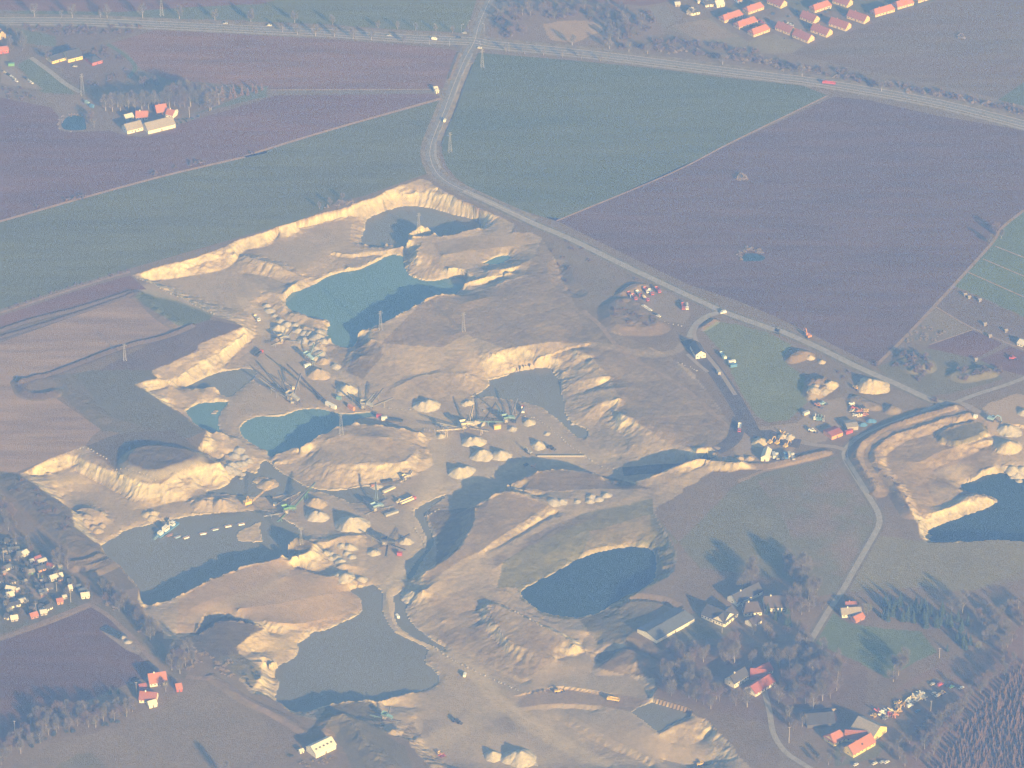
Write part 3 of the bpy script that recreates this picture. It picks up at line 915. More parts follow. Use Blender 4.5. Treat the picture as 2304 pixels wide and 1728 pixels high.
# north
paint((.13, .148, .078), 'A 100,200 200,230 500,270 640,290 420,350 280,340 200,320', .1)
paint((.125, .15, .075), 'A 130,480 230,440 500,640 560,700 300,690', .1)
paint((.24, .205, .165), 'A 0,360 60,440 220,600 320,670 150,650 0,620', .1)
paint(LITTER, 'A 160,170 1150,180 1100,220 700,330 850,330 1000,480 960,580 800,650 600,640 450,560 480,520 400,460 420,280', .05)
paint((.21, .17, .12), 'A 300,700 640,710 700,850 640,980 430,970 440,850 380,780', .05)
paint((.13, .15, .08), 'A 1290,900 1420,860 1991,720 1991,640 1600,800', .05)
paint((.12, .14, .075), 'A 0,90 1991,30 1991,150 600,140', .05)
paint((.205, .16, .11), 'C 0,280 0,100 250,0 1100,50 1400,20 1300,250 1000,330 500,330', .05)
paint((.34, .265, .175), 'C 400,180 640,150 830,170 850,230 640,320 460,300', .05)
paint((.30, .24, .165), 'C 20,80 60,20 200,10 180,80', .05)
paint((.14, .14, .08), 'U 370,130 800,60 1600,100 2000,0 600,0', .05)
paint((.215, .195, .128), 'U 60,200 370,130 640,290 830,240 1040,320 960,379 600,379', .05)
paint((.245, .20, .14), 'U 90,180 350,140 560,260 300,290', .05)
paint((.21, .19, .18), 'U 700,130 800,140 960,100 1060,200 1000,220 860,150 780,210', .05)
paint((.20, .18, .15), 'C 1180,60 1330,40 1400,160 1300,210', .05)
# market-garden strips on the east edge
paint((.125, .165, .070), 'I 2157,80 1990,220 1890,370 1640,640 2157,870 2300,930 2300,0', .05)
paint((.16, .125, .095), 'I 1640,650 2157,880 2300,940 2300,1160 2157,1090 1800,960 1500,800', .05)
paint((.20, .17, .105), 'I 1350,950 1480,800 1780,960 1440,1090 1250,1040', .05)
paint((.155, .15, .082), 'I 1440,1110 1850,1200 1960,1270 2000,1340 1600,1450 1450,1460 1100,1290 1060,1240', .05, 1.1)



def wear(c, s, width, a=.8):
    """ground recoloured along a line: traffic wear, and darker strips on berms"""
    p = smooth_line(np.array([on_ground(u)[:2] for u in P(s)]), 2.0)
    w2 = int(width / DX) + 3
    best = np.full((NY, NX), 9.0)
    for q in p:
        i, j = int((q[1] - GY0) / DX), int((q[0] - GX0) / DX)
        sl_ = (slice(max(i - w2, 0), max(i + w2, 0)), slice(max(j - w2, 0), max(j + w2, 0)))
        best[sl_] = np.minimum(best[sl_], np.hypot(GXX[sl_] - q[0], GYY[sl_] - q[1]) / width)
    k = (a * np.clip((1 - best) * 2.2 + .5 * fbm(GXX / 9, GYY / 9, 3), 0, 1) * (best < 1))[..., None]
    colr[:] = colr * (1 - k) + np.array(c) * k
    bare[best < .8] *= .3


TRK = (.425, .375, .30)
wear(TRK, 'K 1560,1640; O 1570,330 1575,450 1610,570 1700,660 1880,740 2040,830; Q 400,950 600,1180 1000,1450 1400,1659', 9)
wear(TRK, 'K 1500,1640 1600,1450 1640,1350 1590,1230 1640,1110 1780,1000; L 140,860 300,780 500,710 800,650 1100,610 1400,600', 9, .7)
wear(TRK, 'G 0,1000 60,1050 300,1230 520,1380 640,1480 760,1600; K 1300,370 1700,440 1830,520; L 100,560 80,760 0,900', 10, .6)
wear(TRK, 'E 1100,330 1400,420 1650,520 1850,600 1990,640', 10, .6)
wear((.36, .31, .24), 'L 0,1620 300,1410 600,1265 1000,1050 1300,965 1700,880 2100,700', 6, .8)
wear((.37, .32, .25), 'O 100,560 400,420 700,300 780,190', 7, .5)
wear((.36, .31, .24), 'H 740,905 580,932 420,1003 250,1062', 4, .8)
wear((.33, .28, .21), 'H 740,905 900,930 1200,990 1400,960 1480,870', 5, .6)
wear((.37, .31, .235), 'Q 600,1180 900,1000 1100,930 1250,900', 8, .7)
wear(TRK, 'Q 0,1500 300,1350 600,1200', 12, .5)
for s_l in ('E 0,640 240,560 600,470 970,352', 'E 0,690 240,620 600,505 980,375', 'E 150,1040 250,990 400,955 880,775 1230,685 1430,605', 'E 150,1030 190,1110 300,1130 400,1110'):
    wear((.115, .092, .07), s_l, 5.5, 1.0)  # darker strip of colour along each field berm
colr *= np.array((1.08, .96, .73))
# faces open to sand: bright high on the face, dull and mixed in the talus
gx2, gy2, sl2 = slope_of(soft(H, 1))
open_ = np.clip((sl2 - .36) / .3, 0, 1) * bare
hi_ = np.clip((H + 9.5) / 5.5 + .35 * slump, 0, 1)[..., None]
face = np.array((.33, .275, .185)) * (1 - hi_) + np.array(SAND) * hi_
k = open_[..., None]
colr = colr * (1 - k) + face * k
# strata, weathered mottle and wear; rill and gully cuts coloured darker
band = fbm(H * .9 + 3 * fbm(GXX / 60, GYY / 60, 2), GXX / 80, 3)
wx = GXX + 14 * fbm(GXX / 40, GYY / 40, 3)
wy = GYY + 14 * fbm(GXX / 40 + 80, GYY / 40, 3)
inpit = act
mott = .24 * fbm(GXX / 3.2, GYY / 3.2, 2) + .26 * fbm(wx / 24, wy / 24, 4) + .12 * fbm(wx / 70, wy / 70, 3)
colr *= (1 + mott * (.55 + .45 * inpit) * (1 - .45 * lev) + inpit * (.12 * rills * steep + .10 * gully * steep + .03 * ruts * (1 - steep) + .30 * band * steep))[..., None]
# pale washed rim at the waterline
rim = soft(water_mask.astype(float), 3) * dom_in
k = np.clip(rim * 2.2, 0, .75)[..., None]
colr = colr * (1 - k) + np.array((.43, .37, .27)) * k
colr = np.clip(colr, .02, .8)


# the sheet: fine cells in view, growing outwards to the horizon
def axis(c, lo, hi):
    g = 1.4 * 1.9 ** np.arange(1, 13)
    g = np.cumsum(g)
    return np.concatenate([(c[0] - g)[::-1], c, c[-1] + g])


ax, ay = axis(gx, GX0, GX1), axis(gy, GY0, GY1)
GN = 12
full = np.zeros((len(ay), len(ax)))
full[GN:GN + NY, GN:GN + NX] = H
fcol = np.empty((len(ay), len(ax), 3))
fcol[:] = (.14, .13, .085)
fcol[GN:GN + NY, GN:GN + NX] = colr
FX, FY = np.meshgrid(ax, ay)


def ground_material():
    m = bpy.data.materials.new('earth')
    m.use_nodes = True
    nt = m.node_tree
    b = nt.nodes['Principled BSDF']
    b.inputs['Roughness'].default_value = .95
    b.inputs['Specular IOR Level'].default_value = .1
    at = nt.nodes.new('ShaderNodeAttribute')
    at.attribute_name = 'earth'
    tc = nt.nodes.new('ShaderNodeTexCoord')
    n1 = nt.nodes.new('ShaderNodeTexNoise')
    n1.inputs['Scale'].default_value = .45
    n1.inputs['Detail'].default_value = 8
    n1.inputs['Roughness'].default_value = .7
    nt.links.new(tc.outputs['Object'], n1.inputs['Vector'])
    mp = nt.nodes.new('ShaderNodeMapRange')
    mp.inputs['To Min'].default_value = .62
    mp.inputs['To Max'].default_value = 1.38
    nt.links.new(n1.outputs['Fac'], mp.inputs['Value'])
    mx = nt.nodes.new('ShaderNodeMix')
    mx.data_type = 'RGBA'
    mx.blend_type = 'MULTIPLY'
    mx.inputs['Factor'].default_value = 1
    nt.links.new(at.outputs['Color'], mx.inputs[6])
    nt.links.new(mp.outputs['Result'], mx.inputs[7])
    nt.links.new(mx.outputs[2], b.inputs['Base Color'])
    bp = nt.nodes.new('ShaderNodeBump')
    bp.inputs['Strength'].default_value = .5
    bp.inputs['Distance'].default_value = .6
    nt.links.new(n1.outputs['Fac'], bp.inputs['Height'])
    nt.links.new(bp.outputs['Normal'], b.inputs['Normal'])
    return m


ground = grid_mesh('ground', np.stack([FX, FY, full], -1).reshape(-1, 3), len(ax), len(ay), ground_material())
struct(ground)
at = ground.data.color_attributes.new('earth', 'FLOAT_COLOR', 'POINT')
rgba = np.ones((fcol.shape[0] * fcol.shape[1], 4), np.float32)
rgba[:, :3] = fcol.reshape(-1, 3)
at.data.foreach_set('color', rgba.ravel())


# ------------------------------------------------------------------ water
def water_mat(name, col, rough):
    m = bpy.data.materials.new(name)
    m.use_nodes = True
    nt = m.node_tree
    b = nt.nodes['Principled BSDF']
    b.inputs['Base Color'].default_value = (*col, 1)
    b.inputs['Roughness'].default_value = rough
    b.inputs['IOR'].default_value = 1.33
    tc = nt.nodes.new('ShaderNodeTexCoord')
    n = nt.nodes.new('ShaderNodeTexNoise')
    n.inputs['Scale'].default_value = .012
    n.inputs['Detail'].default_value = 3
    nt.links.new(tc.outputs['Object'], n.inputs['Vector'])
    r = nt.nodes.new('ShaderNodeValToRGB')
    r.color_ramp.elements[0].position = .35
    r.color_ramp.elements[1].position = .68
    r.color_ramp.elements[0].color = (*[v * .93 for v in col], 1)
    r.color_ramp.elements[1].color = (*[v * 1.07 for v in col], 1)
    nt.links.new(n.outputs['Fac'], r.inputs['Fac'])
    nt.links.new(r.outputs['Color'], b.inputs['Base Color'])
    n2 = nt.nodes.new('ShaderNodeTexNoise')
    n2.inputs['Scale'].default_value = .5
    n2.inputs['Detail'].default_value = 3
    nt.links.new(tc.outputs['Object'], n2.inputs['Vector'])
    bp = nt.nodes.new('ShaderNodeBump')
    bp.inputs['Strength'].default_value = .02
    nt.links.new(n2.outputs['Fac'], bp.inputs['Height'])
    nt.links.new(bp.outputs['Normal'], b.inputs['Normal'])
    return m


WMAT = {'grey': water_mat('silty_water', (.178, .165, .122), .16), 'turquoise': water_mat('turquoise_water', (.112, .20, .222), .14),
        'blue': water_mat('deep_water', (.028, .055, .08), .10)}


def flat_poly(name, xy, z, mat):
    me = bpy.data.meshes.new(name)
    bm = bmesh.new()
    vs = [bm.verts.new((float(x), float(y), z)) for x, y in xy]
    es = [bm.edges.new((vs[i], vs[(i + 1) % len(vs)])) for i in range(len(vs))]
    bmesh.ops.triangle_fill(bm, edges=es, use_beauty=True, use_dissolve=False)
    bmesh.ops.recalc_face_normals(bm, faces=bm.faces)
    for f in bm.faces:
        if f.normal.z < 0:
            f.normal_flip()
    bm.to_mesh(me)
    bm.free()
    me.materials.append(mat)
    return link(bpy.data.objects.new(name, me))


def grow(poly, d):
    c = np.roll(poly, -1, 0) - np.roll(poly, 1, 0)
    n = np.stack([c[:, 1], -c[:, 0]], 1)
    n /= np.linalg.norm(n, axis=1)[:, None] + 1e-9
    area = .5 * np.sum(poly[:, 0] * np.roll(poly[:, 1], -1) - np.roll(poly[:, 0], -1) * poly[:, 1])
    return poly + n * d * (1 if area > 0 else -1)


for name, zw, poly, color in WATER:
    p = poly[:-1] if np.allclose(poly[0], poly[-1], atol=.5) else poly
    struct(flat_poly(name, grow(p, 1.0) if zw < 0 else p, zw, WMAT[color]))


# ------------------------------------------------------------------ fields
def field_mat(name, c1, c2, ang, scale=.02, row=.10, rows=.06):
    rows *= 1.7
    c1, c2 = tuple(v * .94 for v in c1), tuple(v * 1.06 for v in c2)
    m = bpy.data.materials.new(name)
    m.use_nodes = True
    nt = m.node_tree
    b = nt.nodes['Principled BSDF']
    b.inputs['Roughness'].default_value = .95
    b.inputs['Specular IOR Level'].default_value = .1
    tc = nt.nodes.new('ShaderNodeTexCoord')
    mp = nt.nodes.new('ShaderNodeMapping')
    mp.inputs['Rotation'].default_value = (0, 0, -ang)
    mp.inputs['Scale'].default_value = (.22, 1, 1)
    nt.links.new(tc.outputs['Object'], mp.inputs['Vector'])
    n1 = nt.nodes.new('ShaderNodeTexNoise')
    n1.inputs['Scale'].default_value = scale
    n1.inputs['Detail'].default_value = 7
    n1.inputs['Roughness'].default_value = .62
    nt.links.new(mp.outputs[0], n1.inputs['Vector'])
    r = nt.nodes.new('ShaderNodeValToRGB')
    r.color_ramp.elements[0].position = .3
    r.color_ramp.elements[1].position = .72
    r.color_ramp.elements[0].color = (*c1, 1)
    r.color_ramp.elements[1].color = (*c2, 1)
    nt.links.new(n1.outputs['Fac'], r.inputs['Fac'])
    mp2 = nt.nodes.new('ShaderNodeMapping')
    mp2.inputs['Rotation'].default_value = (0, 0, -ang)
    mp2.inputs['Scale'].default_value = (.015, row, 1)
    nt.links.new(tc.outputs['Object'], mp2.inputs['Vector'])
    n2 = nt.nodes.new('ShaderNodeTexNoise')
    n2.inputs['Scale'].default_value = 1.0
    n2.inputs['Detail'].default_value = 4
    nt.links.new(mp2.outputs[0], n2.inputs['Vector'])
    n3 = nt.nodes.new('ShaderNodeTexNoise')
    n3.inputs['Scale'].default_value = .6
    n3.inputs['Detail'].default_value = 6
    n3.inputs['Roughness'].default_value = .75
    nt.links.new(tc.outputs['Object'], n3.inputs['Vector'])
    ad = nt.nodes.new('ShaderNodeMath')
    ad.operation = 'ADD'
    nt.links.new(n2.outputs['Fac'], ad.inputs[0])
    nt.links.new(n3.outputs['Fac'], ad.inputs[1])
    rg = nt.nodes.new('ShaderNodeMapRange')
    rg.inputs['From Min'].default_value = .5
    rg.inputs['From Max'].default_value = 1.5
    rg.inputs['To Min'].default_value = 1 - rows * 4
    rg.inputs['To Max'].default_value = 1 + rows * 4
    nt.links.new(ad.outputs[0], rg.inputs['Value'])
    mx = nt.nodes.new('ShaderNodeMix')
    mx.data_type = 'RGBA'
    mx.blend_type = 'MULTIPLY'
    mx.inputs['Factor'].default_value = 1
    nt.links.new(r.outputs['Color'], mx.inputs[6])
    nt.links.new(rg.outputs['Result'], mx.inputs[7])
    nt.links.new(mx.outputs[2], b.inputs['Base Color'])
    return m


def pix_angle(s):
    a = ground_xy(s)
    return math.atan2(a[1, 1] - a[0, 1], a[1, 0] - a[0, 0])


def field(s, c1, c2, dirn, z=.06, **kw):
    xy = densify(np.vstack([ground_xy(s), ground_xy(s)[:1]]), 12)[:-1]
    xy = xy + .5 * np.stack([fbm(xy[:, 0] / 8, xy[:, 1] / 8, 2), fbm(xy[:, 0] / 8 + 70, xy[:, 1] / 8, 2)], 1)
    o = struct(flat_poly('field', xy, z, field_mat('crop', c1, c2, pix_angle(dirn), **kw)))
    return o


G1_, G2_ = (0.101, 0.114, 0.028), (0.124, 0.128, 0.031)
B1_, B2_ = (0.141, 0.074, 0.037), (0.175, 0.090, 0.044)
field('B 1742,395; C 0,400 700,458 1250,512 1700,572; D 503,640 690,712 0,1048; C 1350,1298 505,1650; B 2100,1580 1850,1480 1690,1405 1580,1330 1510,1240 1475,1140 1480,1050 1580,820 1650,620 1712,470', G1_, G2_, 'C 500,1650 1350,1298', rows=.03)
field('D 735,722 1000,748 1500,862 2157,972 2600,1060 2600,-200; I 2700,-300 2157,72 1990,205 1880,355 1350,935 1055,1225 940,1185 600,1015 300,870 0,745; H 1500,470 1000,230 560,15 420,-40; C 560,1635; D 0,1062', (0.127, 0.070, 0.037), (0.146, 0.082, 0.042), 'C 500,1650 1350,1298', rows=.05)
field('A -500,1810 0,1662 600,1490 1250,1314 1991,1142; B 0,1176 600,988 1465,748 1435,880 1345,1060 1325,1180 1385,1292 1330,1308 1100,1388 900,1462 700,1500 560,1585 380,1655; E 1700,-30 1300,85 970,180 640,280 0,485 -500,650', (0.118, 0.116, 0.032), (0.139, 0.139, 0.036), 'A 0,1662 1991,1142', rows=.04)
field('A -500,600 0,728 380,802 440,872 440,972 520,988 820,975 940,1012 1060,1028 1312,962 1330,930 1600,852 1991,738; B 0,788 240,712 1380,700 1475,722 600,975 0,1160; A 1991,1128 1250,1300 600,1476 0,1645 -500,1795', (0.123, 0.062, 0.034), (0.195, 0.098, 0.045), 'A 0,1662 1991,1142', scale=.012, rows=.05)
field('A 1185,214 1991,243; B 0,258 600,292 1200,335 1575,372 1585,400 1515,600 1485,662 200,672; A 1991,640 1700,630 1280,600 1060,520 1020,480 960,400 830,322 1000,272', (0.179, 0.095, 0.044), (0.222, 0.118, 0.052), 'B 0,520 1500,560', rows=.06)
field('B 0,62; A 1991,35; B 0,158 600,180 1100,218 1635,245 1685,150 1745,-40 400,-40', (0.132, 0.128, 0.031), (0.145, 0.151, 0.034), 'B 0,180 1600,245', rows=.04)
field('A -300,-60 1991,-60 1991,25 1400,55 900,90 0,75 -300,70', (0.165, 0.083, 0.043), (0.195, 0.097, 0.047), 'B 0,180 1600,245', rows=.05)
field('D 512,352 870,232 1530,2 1800,-120 2800,-120 2800,900 2157,760 1955,735 1500,630 900,512 420,402', (0.174, 0.131, 0.052), (0.171, 0.108, 0.046), 'D 510,350 1530,0', scale=.008, rows=.04)
field('D 1965,745 2157,615 2600,330 2600,900 2200,800', (.105, .115, .036), (.12, .125, .04), 'D 510,350 1530,0', z=.09, rows=.04)
field('C 700,-60 2000,-60; C 1380,5 1150,45 1100,40 700,10', (0.179, 0.095, 0.043), (0.201, 0.104, 0.046), 'C 700,0 1380,5', rows=.05)
field('E -400,850 0,735 500,555 965,395 1150,505 1295,600 1235,662 900,762 380,950 160,1030 200,1115 380,1122 755,1382 690,1432; J 640,170 300,300 120,375 0,365; J -400,350', (.272, .180, .104), (.312, .212, .122), 'E 0,735 965,395', rows=.09)
field('E -400,660 0,535 640,325 970,232 1095,335 970,345 600,455 0,630 -400,760', (0.165, 0.082, 0.040), (0.209, 0.102, 0.046), 'E 0,735 965,395', rows=.06)
field('N -400,620 0,480 500,305 858,158 1030,275 1290,560 1290,600 1500,800 1270,840 700,1080 300,1230 0,1440 -400,1560', (.115, .062, .036), (.142, .078, .044), 'N 0,480 858,158', rows=.05)
field('I 1455,1080 1770,972 1985,1065 2000,1075 1800,1185 1440,1105', (0.130, 0.064, 0.035), (0.158, 0.080, 0.041), 'I 1455,1080 1770,972', rows=.06)
field('I 1830,1195 2050,1090 2500,1290 2500,1400 2157,1310 1980,1265', (0.130, 0.064, 0.035), (0.158, 0.080, 0.041), 'I 1455,1080 1770,972', rows=.06)


# ------------------------------------------------------------------ roads and tracks
def ribbon(name, s, width, mat, z=.12, follow=True, off=0.0):
    p = smooth_line(ground_xy(s), 5.0)
    t = np.gradient(p, axis=0)
    n = np.stack([-t[:, 1], t[:, 0]], 1)
    n /= np.linalg.norm(n, axis=1)[:, None] + 1e-9
    cols = np.linspace(-.5, .5, 5) * width + off
    V = []
    for c in cols:
        q = p + n * c
        hz = height_at(q[:, 0], q[:, 1]) if follow else 0
        V.append(np.column_stack([q, np.maximum(hz, -20) + z]))
    V = np.stack(V, 1).reshape(-1, 3)
    return struct(grid_mesh(name, V, 5, len(p), mat))


ASPH = new_mat('asphalt', (.20, .18, .152), .85, .12, .3, color2=(.235, .21, .18))
ASPH2 = new_mat('worn_asphalt', (.295, .262, .215), .85, .12, .25, color2=(.325, .29, .24))
ASPHD = new_mat('dark_asphalt', (0.083, 0.067, 0.058), .85, .15, .2, color2=(0.110, 0.089, 0.076))
CONC = new_mat('concrete', (0.297, 0.242, 0.183), .85, .12, .4)
PAINT = new_mat('road_paint', (0.792, 0.684, 0.546), .7, .1, 2)
VERGE = new_mat('verge', (.20, .155, .085), .95, .25, .15, color2=(.23, .18, .10))
DIRT = new_mat('dirt_track', (0.248, 0.176, 0.109), .95, .2, .2)
HW = 'A -300,155 0,152 600,155 1200,180; B 0,210 600,238 1200,278 1720,303; C 0,325 500,372 1000,428 1600,504 2157,572; D 500,592 900,655 1500,762 2157,925 2600,1050'
ribbon('road_verge', HW, 25, VERGE, .08)
ribbon('road', HW, 11.5, ASPH, .16)
for o_ in (-5.2, 5.2):
    ribbon('lane_line', HW, .35, PAINT, .20, off=o_)
ribbon('lane_line', HW, .25, PAINT, .20)
ribbon('cycle_path', HW, 2.6, ASPH2, .14, off=-9.3)
NR = 'B 1850,-60 1830,0 1780,110 1740,220 1720,300 1690,360 1640,450 1560,640 1490,830 1420,1000 1388,1100 1388,1180 1425,1275 1500,1350 1640,1425 1850,1520 2157,1655'
SR = 'B 1640,1425 1850,1520; H 340,12 600,122 1000,318 1300,460 1600,600 1800,688 2157,812; I 300,962 600,1092 900,1240 1200,1372 1480,1500 1600,1518'
ribbon('road_verge', NR, 17, VERGE, .085)
ribbon('road', NR, 7.6, ASPH, .165)
ribbon('lane_line', NR, .25, PAINT, .205)
ribbon('cycle_path', 'B 1700,400 1655,500 1575,690 1500,870 1450,1000 1425,1090 1430,1180 1465,1260', 2.4, ASPH2, .145)
ribbon('road_verge', SR, 11, new_mat('olive_verge', (.175, .148, .082), .95, .25, .15), .09)
ribbon('road', SR, 6.2, ASPH2, .17)
ribbon('road', 'I 1560,1512 1640,1518 1720,1532 1830,1592', 6.5, CONC, .18)
ribbon('lane', 'I 2350,1240 2157,1330 1990,1392 1800,1452 1650,1510', 4.2, ASPH2, .175)
LN = 'M 1520,200 1480,222 1300,292 1100,372 960,428 870,485 822,545 822,605 880,705 960,832 1050,972 1075,1040 1070,1110 1000,1240 880,1450 810,1575; R 1860,600 1700,870'
ribbon('road_verge', LN, 8.5, new_mat('grassy_verge', (0.176, 0.138, 0.072), .95, .2, .15), .09)
ribbon('lane', LN, 4.6, ASPH2, .18)
ribbon('lane', 'M 820,540 740,515 620,505 520,490', 4.5, CONC, .185)
ribbon('yard_road', 'H 1750,672 1660,690 1580,735 1530,790 1500,860', 6.0, ASPH2, .175)
ribbon('yard_road', 'H 1480,880 1560,960 1680,1100 1800,1270 1900,1440 1985,1580; V 500,800 700,900 950,940', 13.0, ASPHD, .15)
ribbon('yard_road', 'H 1575,745 1535,800 1540,870 1600,960 1720,1110 1840,1290', 3.6, CONC, .19)
ribbon('yard_road', 'H 1480,985 1560,1060 1635,1120', 3.2, CONC, .195)
ribbon('haul_road', 'V 100,560 60,700 -20,900; L 2150,560 1900,600 1500,620', 12, ASPHD, .18)
ribbon('field_margin', 'A -300,1745 0,1654 600,1483 1250,1307 1991,1135; B 0,1168 600,982 1470,735', 3.2, new_mat('dry_grass', (0.363, 0.237, 0.129), .95, .2, .2), .13)
ribbon('field_margin', 'C 505,1650 1350,1298; D 0,1050 690,715', 1.8, new_mat('dry_grass', (0.363, 0.237, 0.129), .95, .2, .2), .13)
ribbon('field_margin', 'I 2157,76 1990,212 1885,360 1350,940 1060,1230', 3.0, new_mat('dry_grass', (0.297, 0.204, 0.109), .95, .2, .2), .13)
ribbon('track', 'B 1500,690 1300,690 240,692', 3.2, new_mat('grassy_track', (0.187, 0.147, 0.090), .95, .2, .2), .125)
ribbon('field_margin', 'B 200,672 800,670 1400,668', 1.6, new_mat('dry_grass', (0.330, 0.237, 0.109), .95, .2, .2), .13)
ribbon('track', 'E 0,512 640,302 970,205', 3.0, new_mat('dry_grass', (0.297, 0.199, 0.113), .95, .2, .2), .13)
ribbon('track', 'H 700,660 820,760 1000,960 1300,1140 1500,1270 1800,1540', 4.0, new_mat('grass_track', (0.264, 0.190, 0.113), .95, .2, .2), .1)
ribbon('track', 'A 230,430 380,540 480,620 600,690', 5.0, ASPH2, .13)
ribbon('track', 'A 800,330 900,390 985,460 1010,510 960,580', 4.0, new_mat('mown_grass', (0.121, 0.133, 0.055), .95, .2, .2), .13)
ribbon('track', 'N 870,150 1040,262 1300,520 1540,800 1560,830', 4.0, DIRT, .12)
ribbon('track', 'O 60,980 300,1010 500,1140 800,1330 960,1420', 4.5, DIRT, .12)
for s in ('I 1940,345 2157,430', 'I 1850,440 2157,570', 'I 1740,540 2157,725', 'I 1500,800 1780,960 2157,1120', 'I 1450,1082 1770,970'):
    ribbon('field_margin', s, 1.4, new_mat('faded_grass', (0.330, 0.233, 0.121), .95, .2, .2), .13)
ribbon('track', 'J 0,1100 130,1180 340,1335', 4.0, new_mat('gravel_lane', (0.297, 0.228, 0.156), .95, .2, .3), .12)
ribbon('track', 'N 0,455 400,300 840,125', 4.0, DIRT, .12)
ribbon('lane', 'p 1712,1535 1724,1570 1732,1605 1740,1650 1765,1690 1800,1715 1850,1745', 4.2, ASPH2, .13)

# ------------------------------------------------------------------ trees and bushes
rng = random.Random(11)
BARK = new_mat('bark', (.17, .14, .11), .95, .25, 1.5)
PALEBARK = new_mat('pale_bark', (.33, .29, .23), .95, .25, 1.5)
TWIG = [new_mat('twigs', (.165, .132, .088), .95, .2, .4), new_mat('grey_twigs', (.155, .135, .092), .95, .2, .4),
        new_mat('reddish_twigs', (.165, .112, .075), .95, .2, .4)]
LARCH = new_mat('larch_twigs', (.40, .25, .135), .95, .2, .4)
NEEDLE = new_mat('needles', (.066, .092, .040), .9, .3, .6)
YELLOWISH = new_mat('pale_foliage', (.20, .19, .075), .9, .3, .6)
DRY = new_mat('dry_scrub', (.30, .235, .15), .95, .3, .6)
EVER = new_mat('evergreen_scrub', (.075, .085, .05), .95, .3, .6)


def tube(V, F, a, b, r0, r1, n=4):
    a, b = Vector(a), Vector(b)
    d = (b - a)
    u = d.orthogonal().normalized()
    w = d.normalized().cross(u)
    i0 = len(V)
    for c, r in ((a, r0), (b, r1)):
        for k in range(n):
            t = 2 * math.pi * k / n
            V.append(tuple(c + u * (r * math.cos(t)) + w * (r * math.sin(t))))
    for k in range(n):
        F.append((i0 + k, i0 + (k + 1) % n, i0 + n + (k + 1) % n, i0 + n + k))


def mesh_data(name, V, F, mat):
    me = bpy.data.meshes.new(name)
    me.from_pydata(V, [], F)
    me.update()
    me.materials.append(mat)
    return me


def sprig(V, F, p, d, length, w, r):
    side = d.cross(Vector((r.uniform(-1, 1), r.uniform(-1, 1), r.uniform(-1, 1))))
    if side.length < 1e-3:
        side = Vector((1, 0, 0))
    side = side.normalized() * w
    i = len(V)
    V += [tuple(p - side), tuple(p + side), tuple(p + d * length)]
    F.append((i, i + 1, i + 2))


def bare_tree(seed, h, spread, twigs, mat, bark, slim=1.0):
    r = random.Random(seed)
    TV, TF, CV, CF = [], [], [], []
    lean = Vector((r.uniform(-.04, .04), r.uniform(-.04, .04), 1))
    top = lean * (h * .72)
    tube(TV, TF, (0, 0, -.3), lean * (h * .3), h * .022, h * .017, 6)
    tube(TV, TF, lean * (h * .3), top, h * .017, h * .006, 5)
    limbs = []
    for k in range(9):
        t = r.uniform(.25, .7)
        a = lean * (h * t)
        an = 2 * math.pi * (k + r.random() * .6) / 9
        L = spread * r.uniform(.6, 1.0) * (1.15 - t * .6)
        b = a + Vector((math.cos(an) * L * .75, math.sin(an) * L * .75, L * r.uniform(.55, 1.1) * slim))
        m = (a + b) / 2 + Vector((0, 0, -.1 * L))
        tube(TV, TF, a, m, h * .009, h * .006, 3)
        tube(TV, TF, m, b, h * .006, h * .003, 3)
        limbs += [(a, m), (m, b)]
    limbs.append((lean * (h * .5), top))
    rx, rz_ = spread, h * .40
    c = Vector((0, 0, h * .60))
    bl = [(Vector((r.gauss(0, .5) * rx, r.gauss(0, .5) * rx, r.uniform(-.75, .8) * rz_)), r.uniform(.3, .6)) for _ in range(12)]
    n = 0
    while n < twigs:
        g, s = r.choice(bl)
        p = g + Vector((r.gauss(0, s * rx * .5), r.gauss(0, s * rx * .5), r.gauss(0, s * rz_ * .5)))
        e = (p.x / rx) ** 2 + (p.y / rx) ** 2 + (p.z / rz_) ** 2
        if e > 1.15:
            continue
        d = Vector((p.x / rx, p.y / rx, .6 + p.z / rz_ * .4)) + Vector((r.gauss(0, .45), r.gauss(0, .45), r.gauss(0, .35)))
        if d.length < .1:
            continue
        sprig(CV, CF, c + p, d.normalized(), r.uniform(.09, .2) * h, h * r.uniform(.0024, .006), r)
        n += 1
    return mesh_data('trunk', TV, TF, bark), mesh_data('crown', CV, CF, mat)


def conifer(seed, h, rad, mat, n, bark, droop=-.2, open_=1.0):
    r = random.Random(seed)
    TV, TF, CV, CF = [], [], [], []
    tube(TV, TF, (0, 0, -.3), (0, 0, h * .97), h * .018, h * .003, 5)
    for k in range(n):
        t = r.random() ** 1.3 * .9 + .08
        R = rad * (1 - t) * r.uniform(.55, 1.1) + .15
        an = r.uniform(0, 2 * math.pi)
        tip = Vector((math.cos(an) * R, math.sin(an) * R, h * t + droop * R))
        st = Vector((math.cos(an) * R * .15, math.sin(an) * R * .15, h * t))
        d = tip - st
        side = Vector((-math.sin(an), math.cos(an), r.uniform(-.4, .4))).normalized() * (R * .30 * open_ + .05)
        i = len(CV)
        m = st + d * .55
        CV += [tuple(st), tuple(m - side), tuple(tip), tuple(m + side)]
        CF.append((i, i + 1, i + 2, i + 3))
    return mesh_data('trunk', TV, TF, bark), mesh_data('crown', CV, CF, mat)


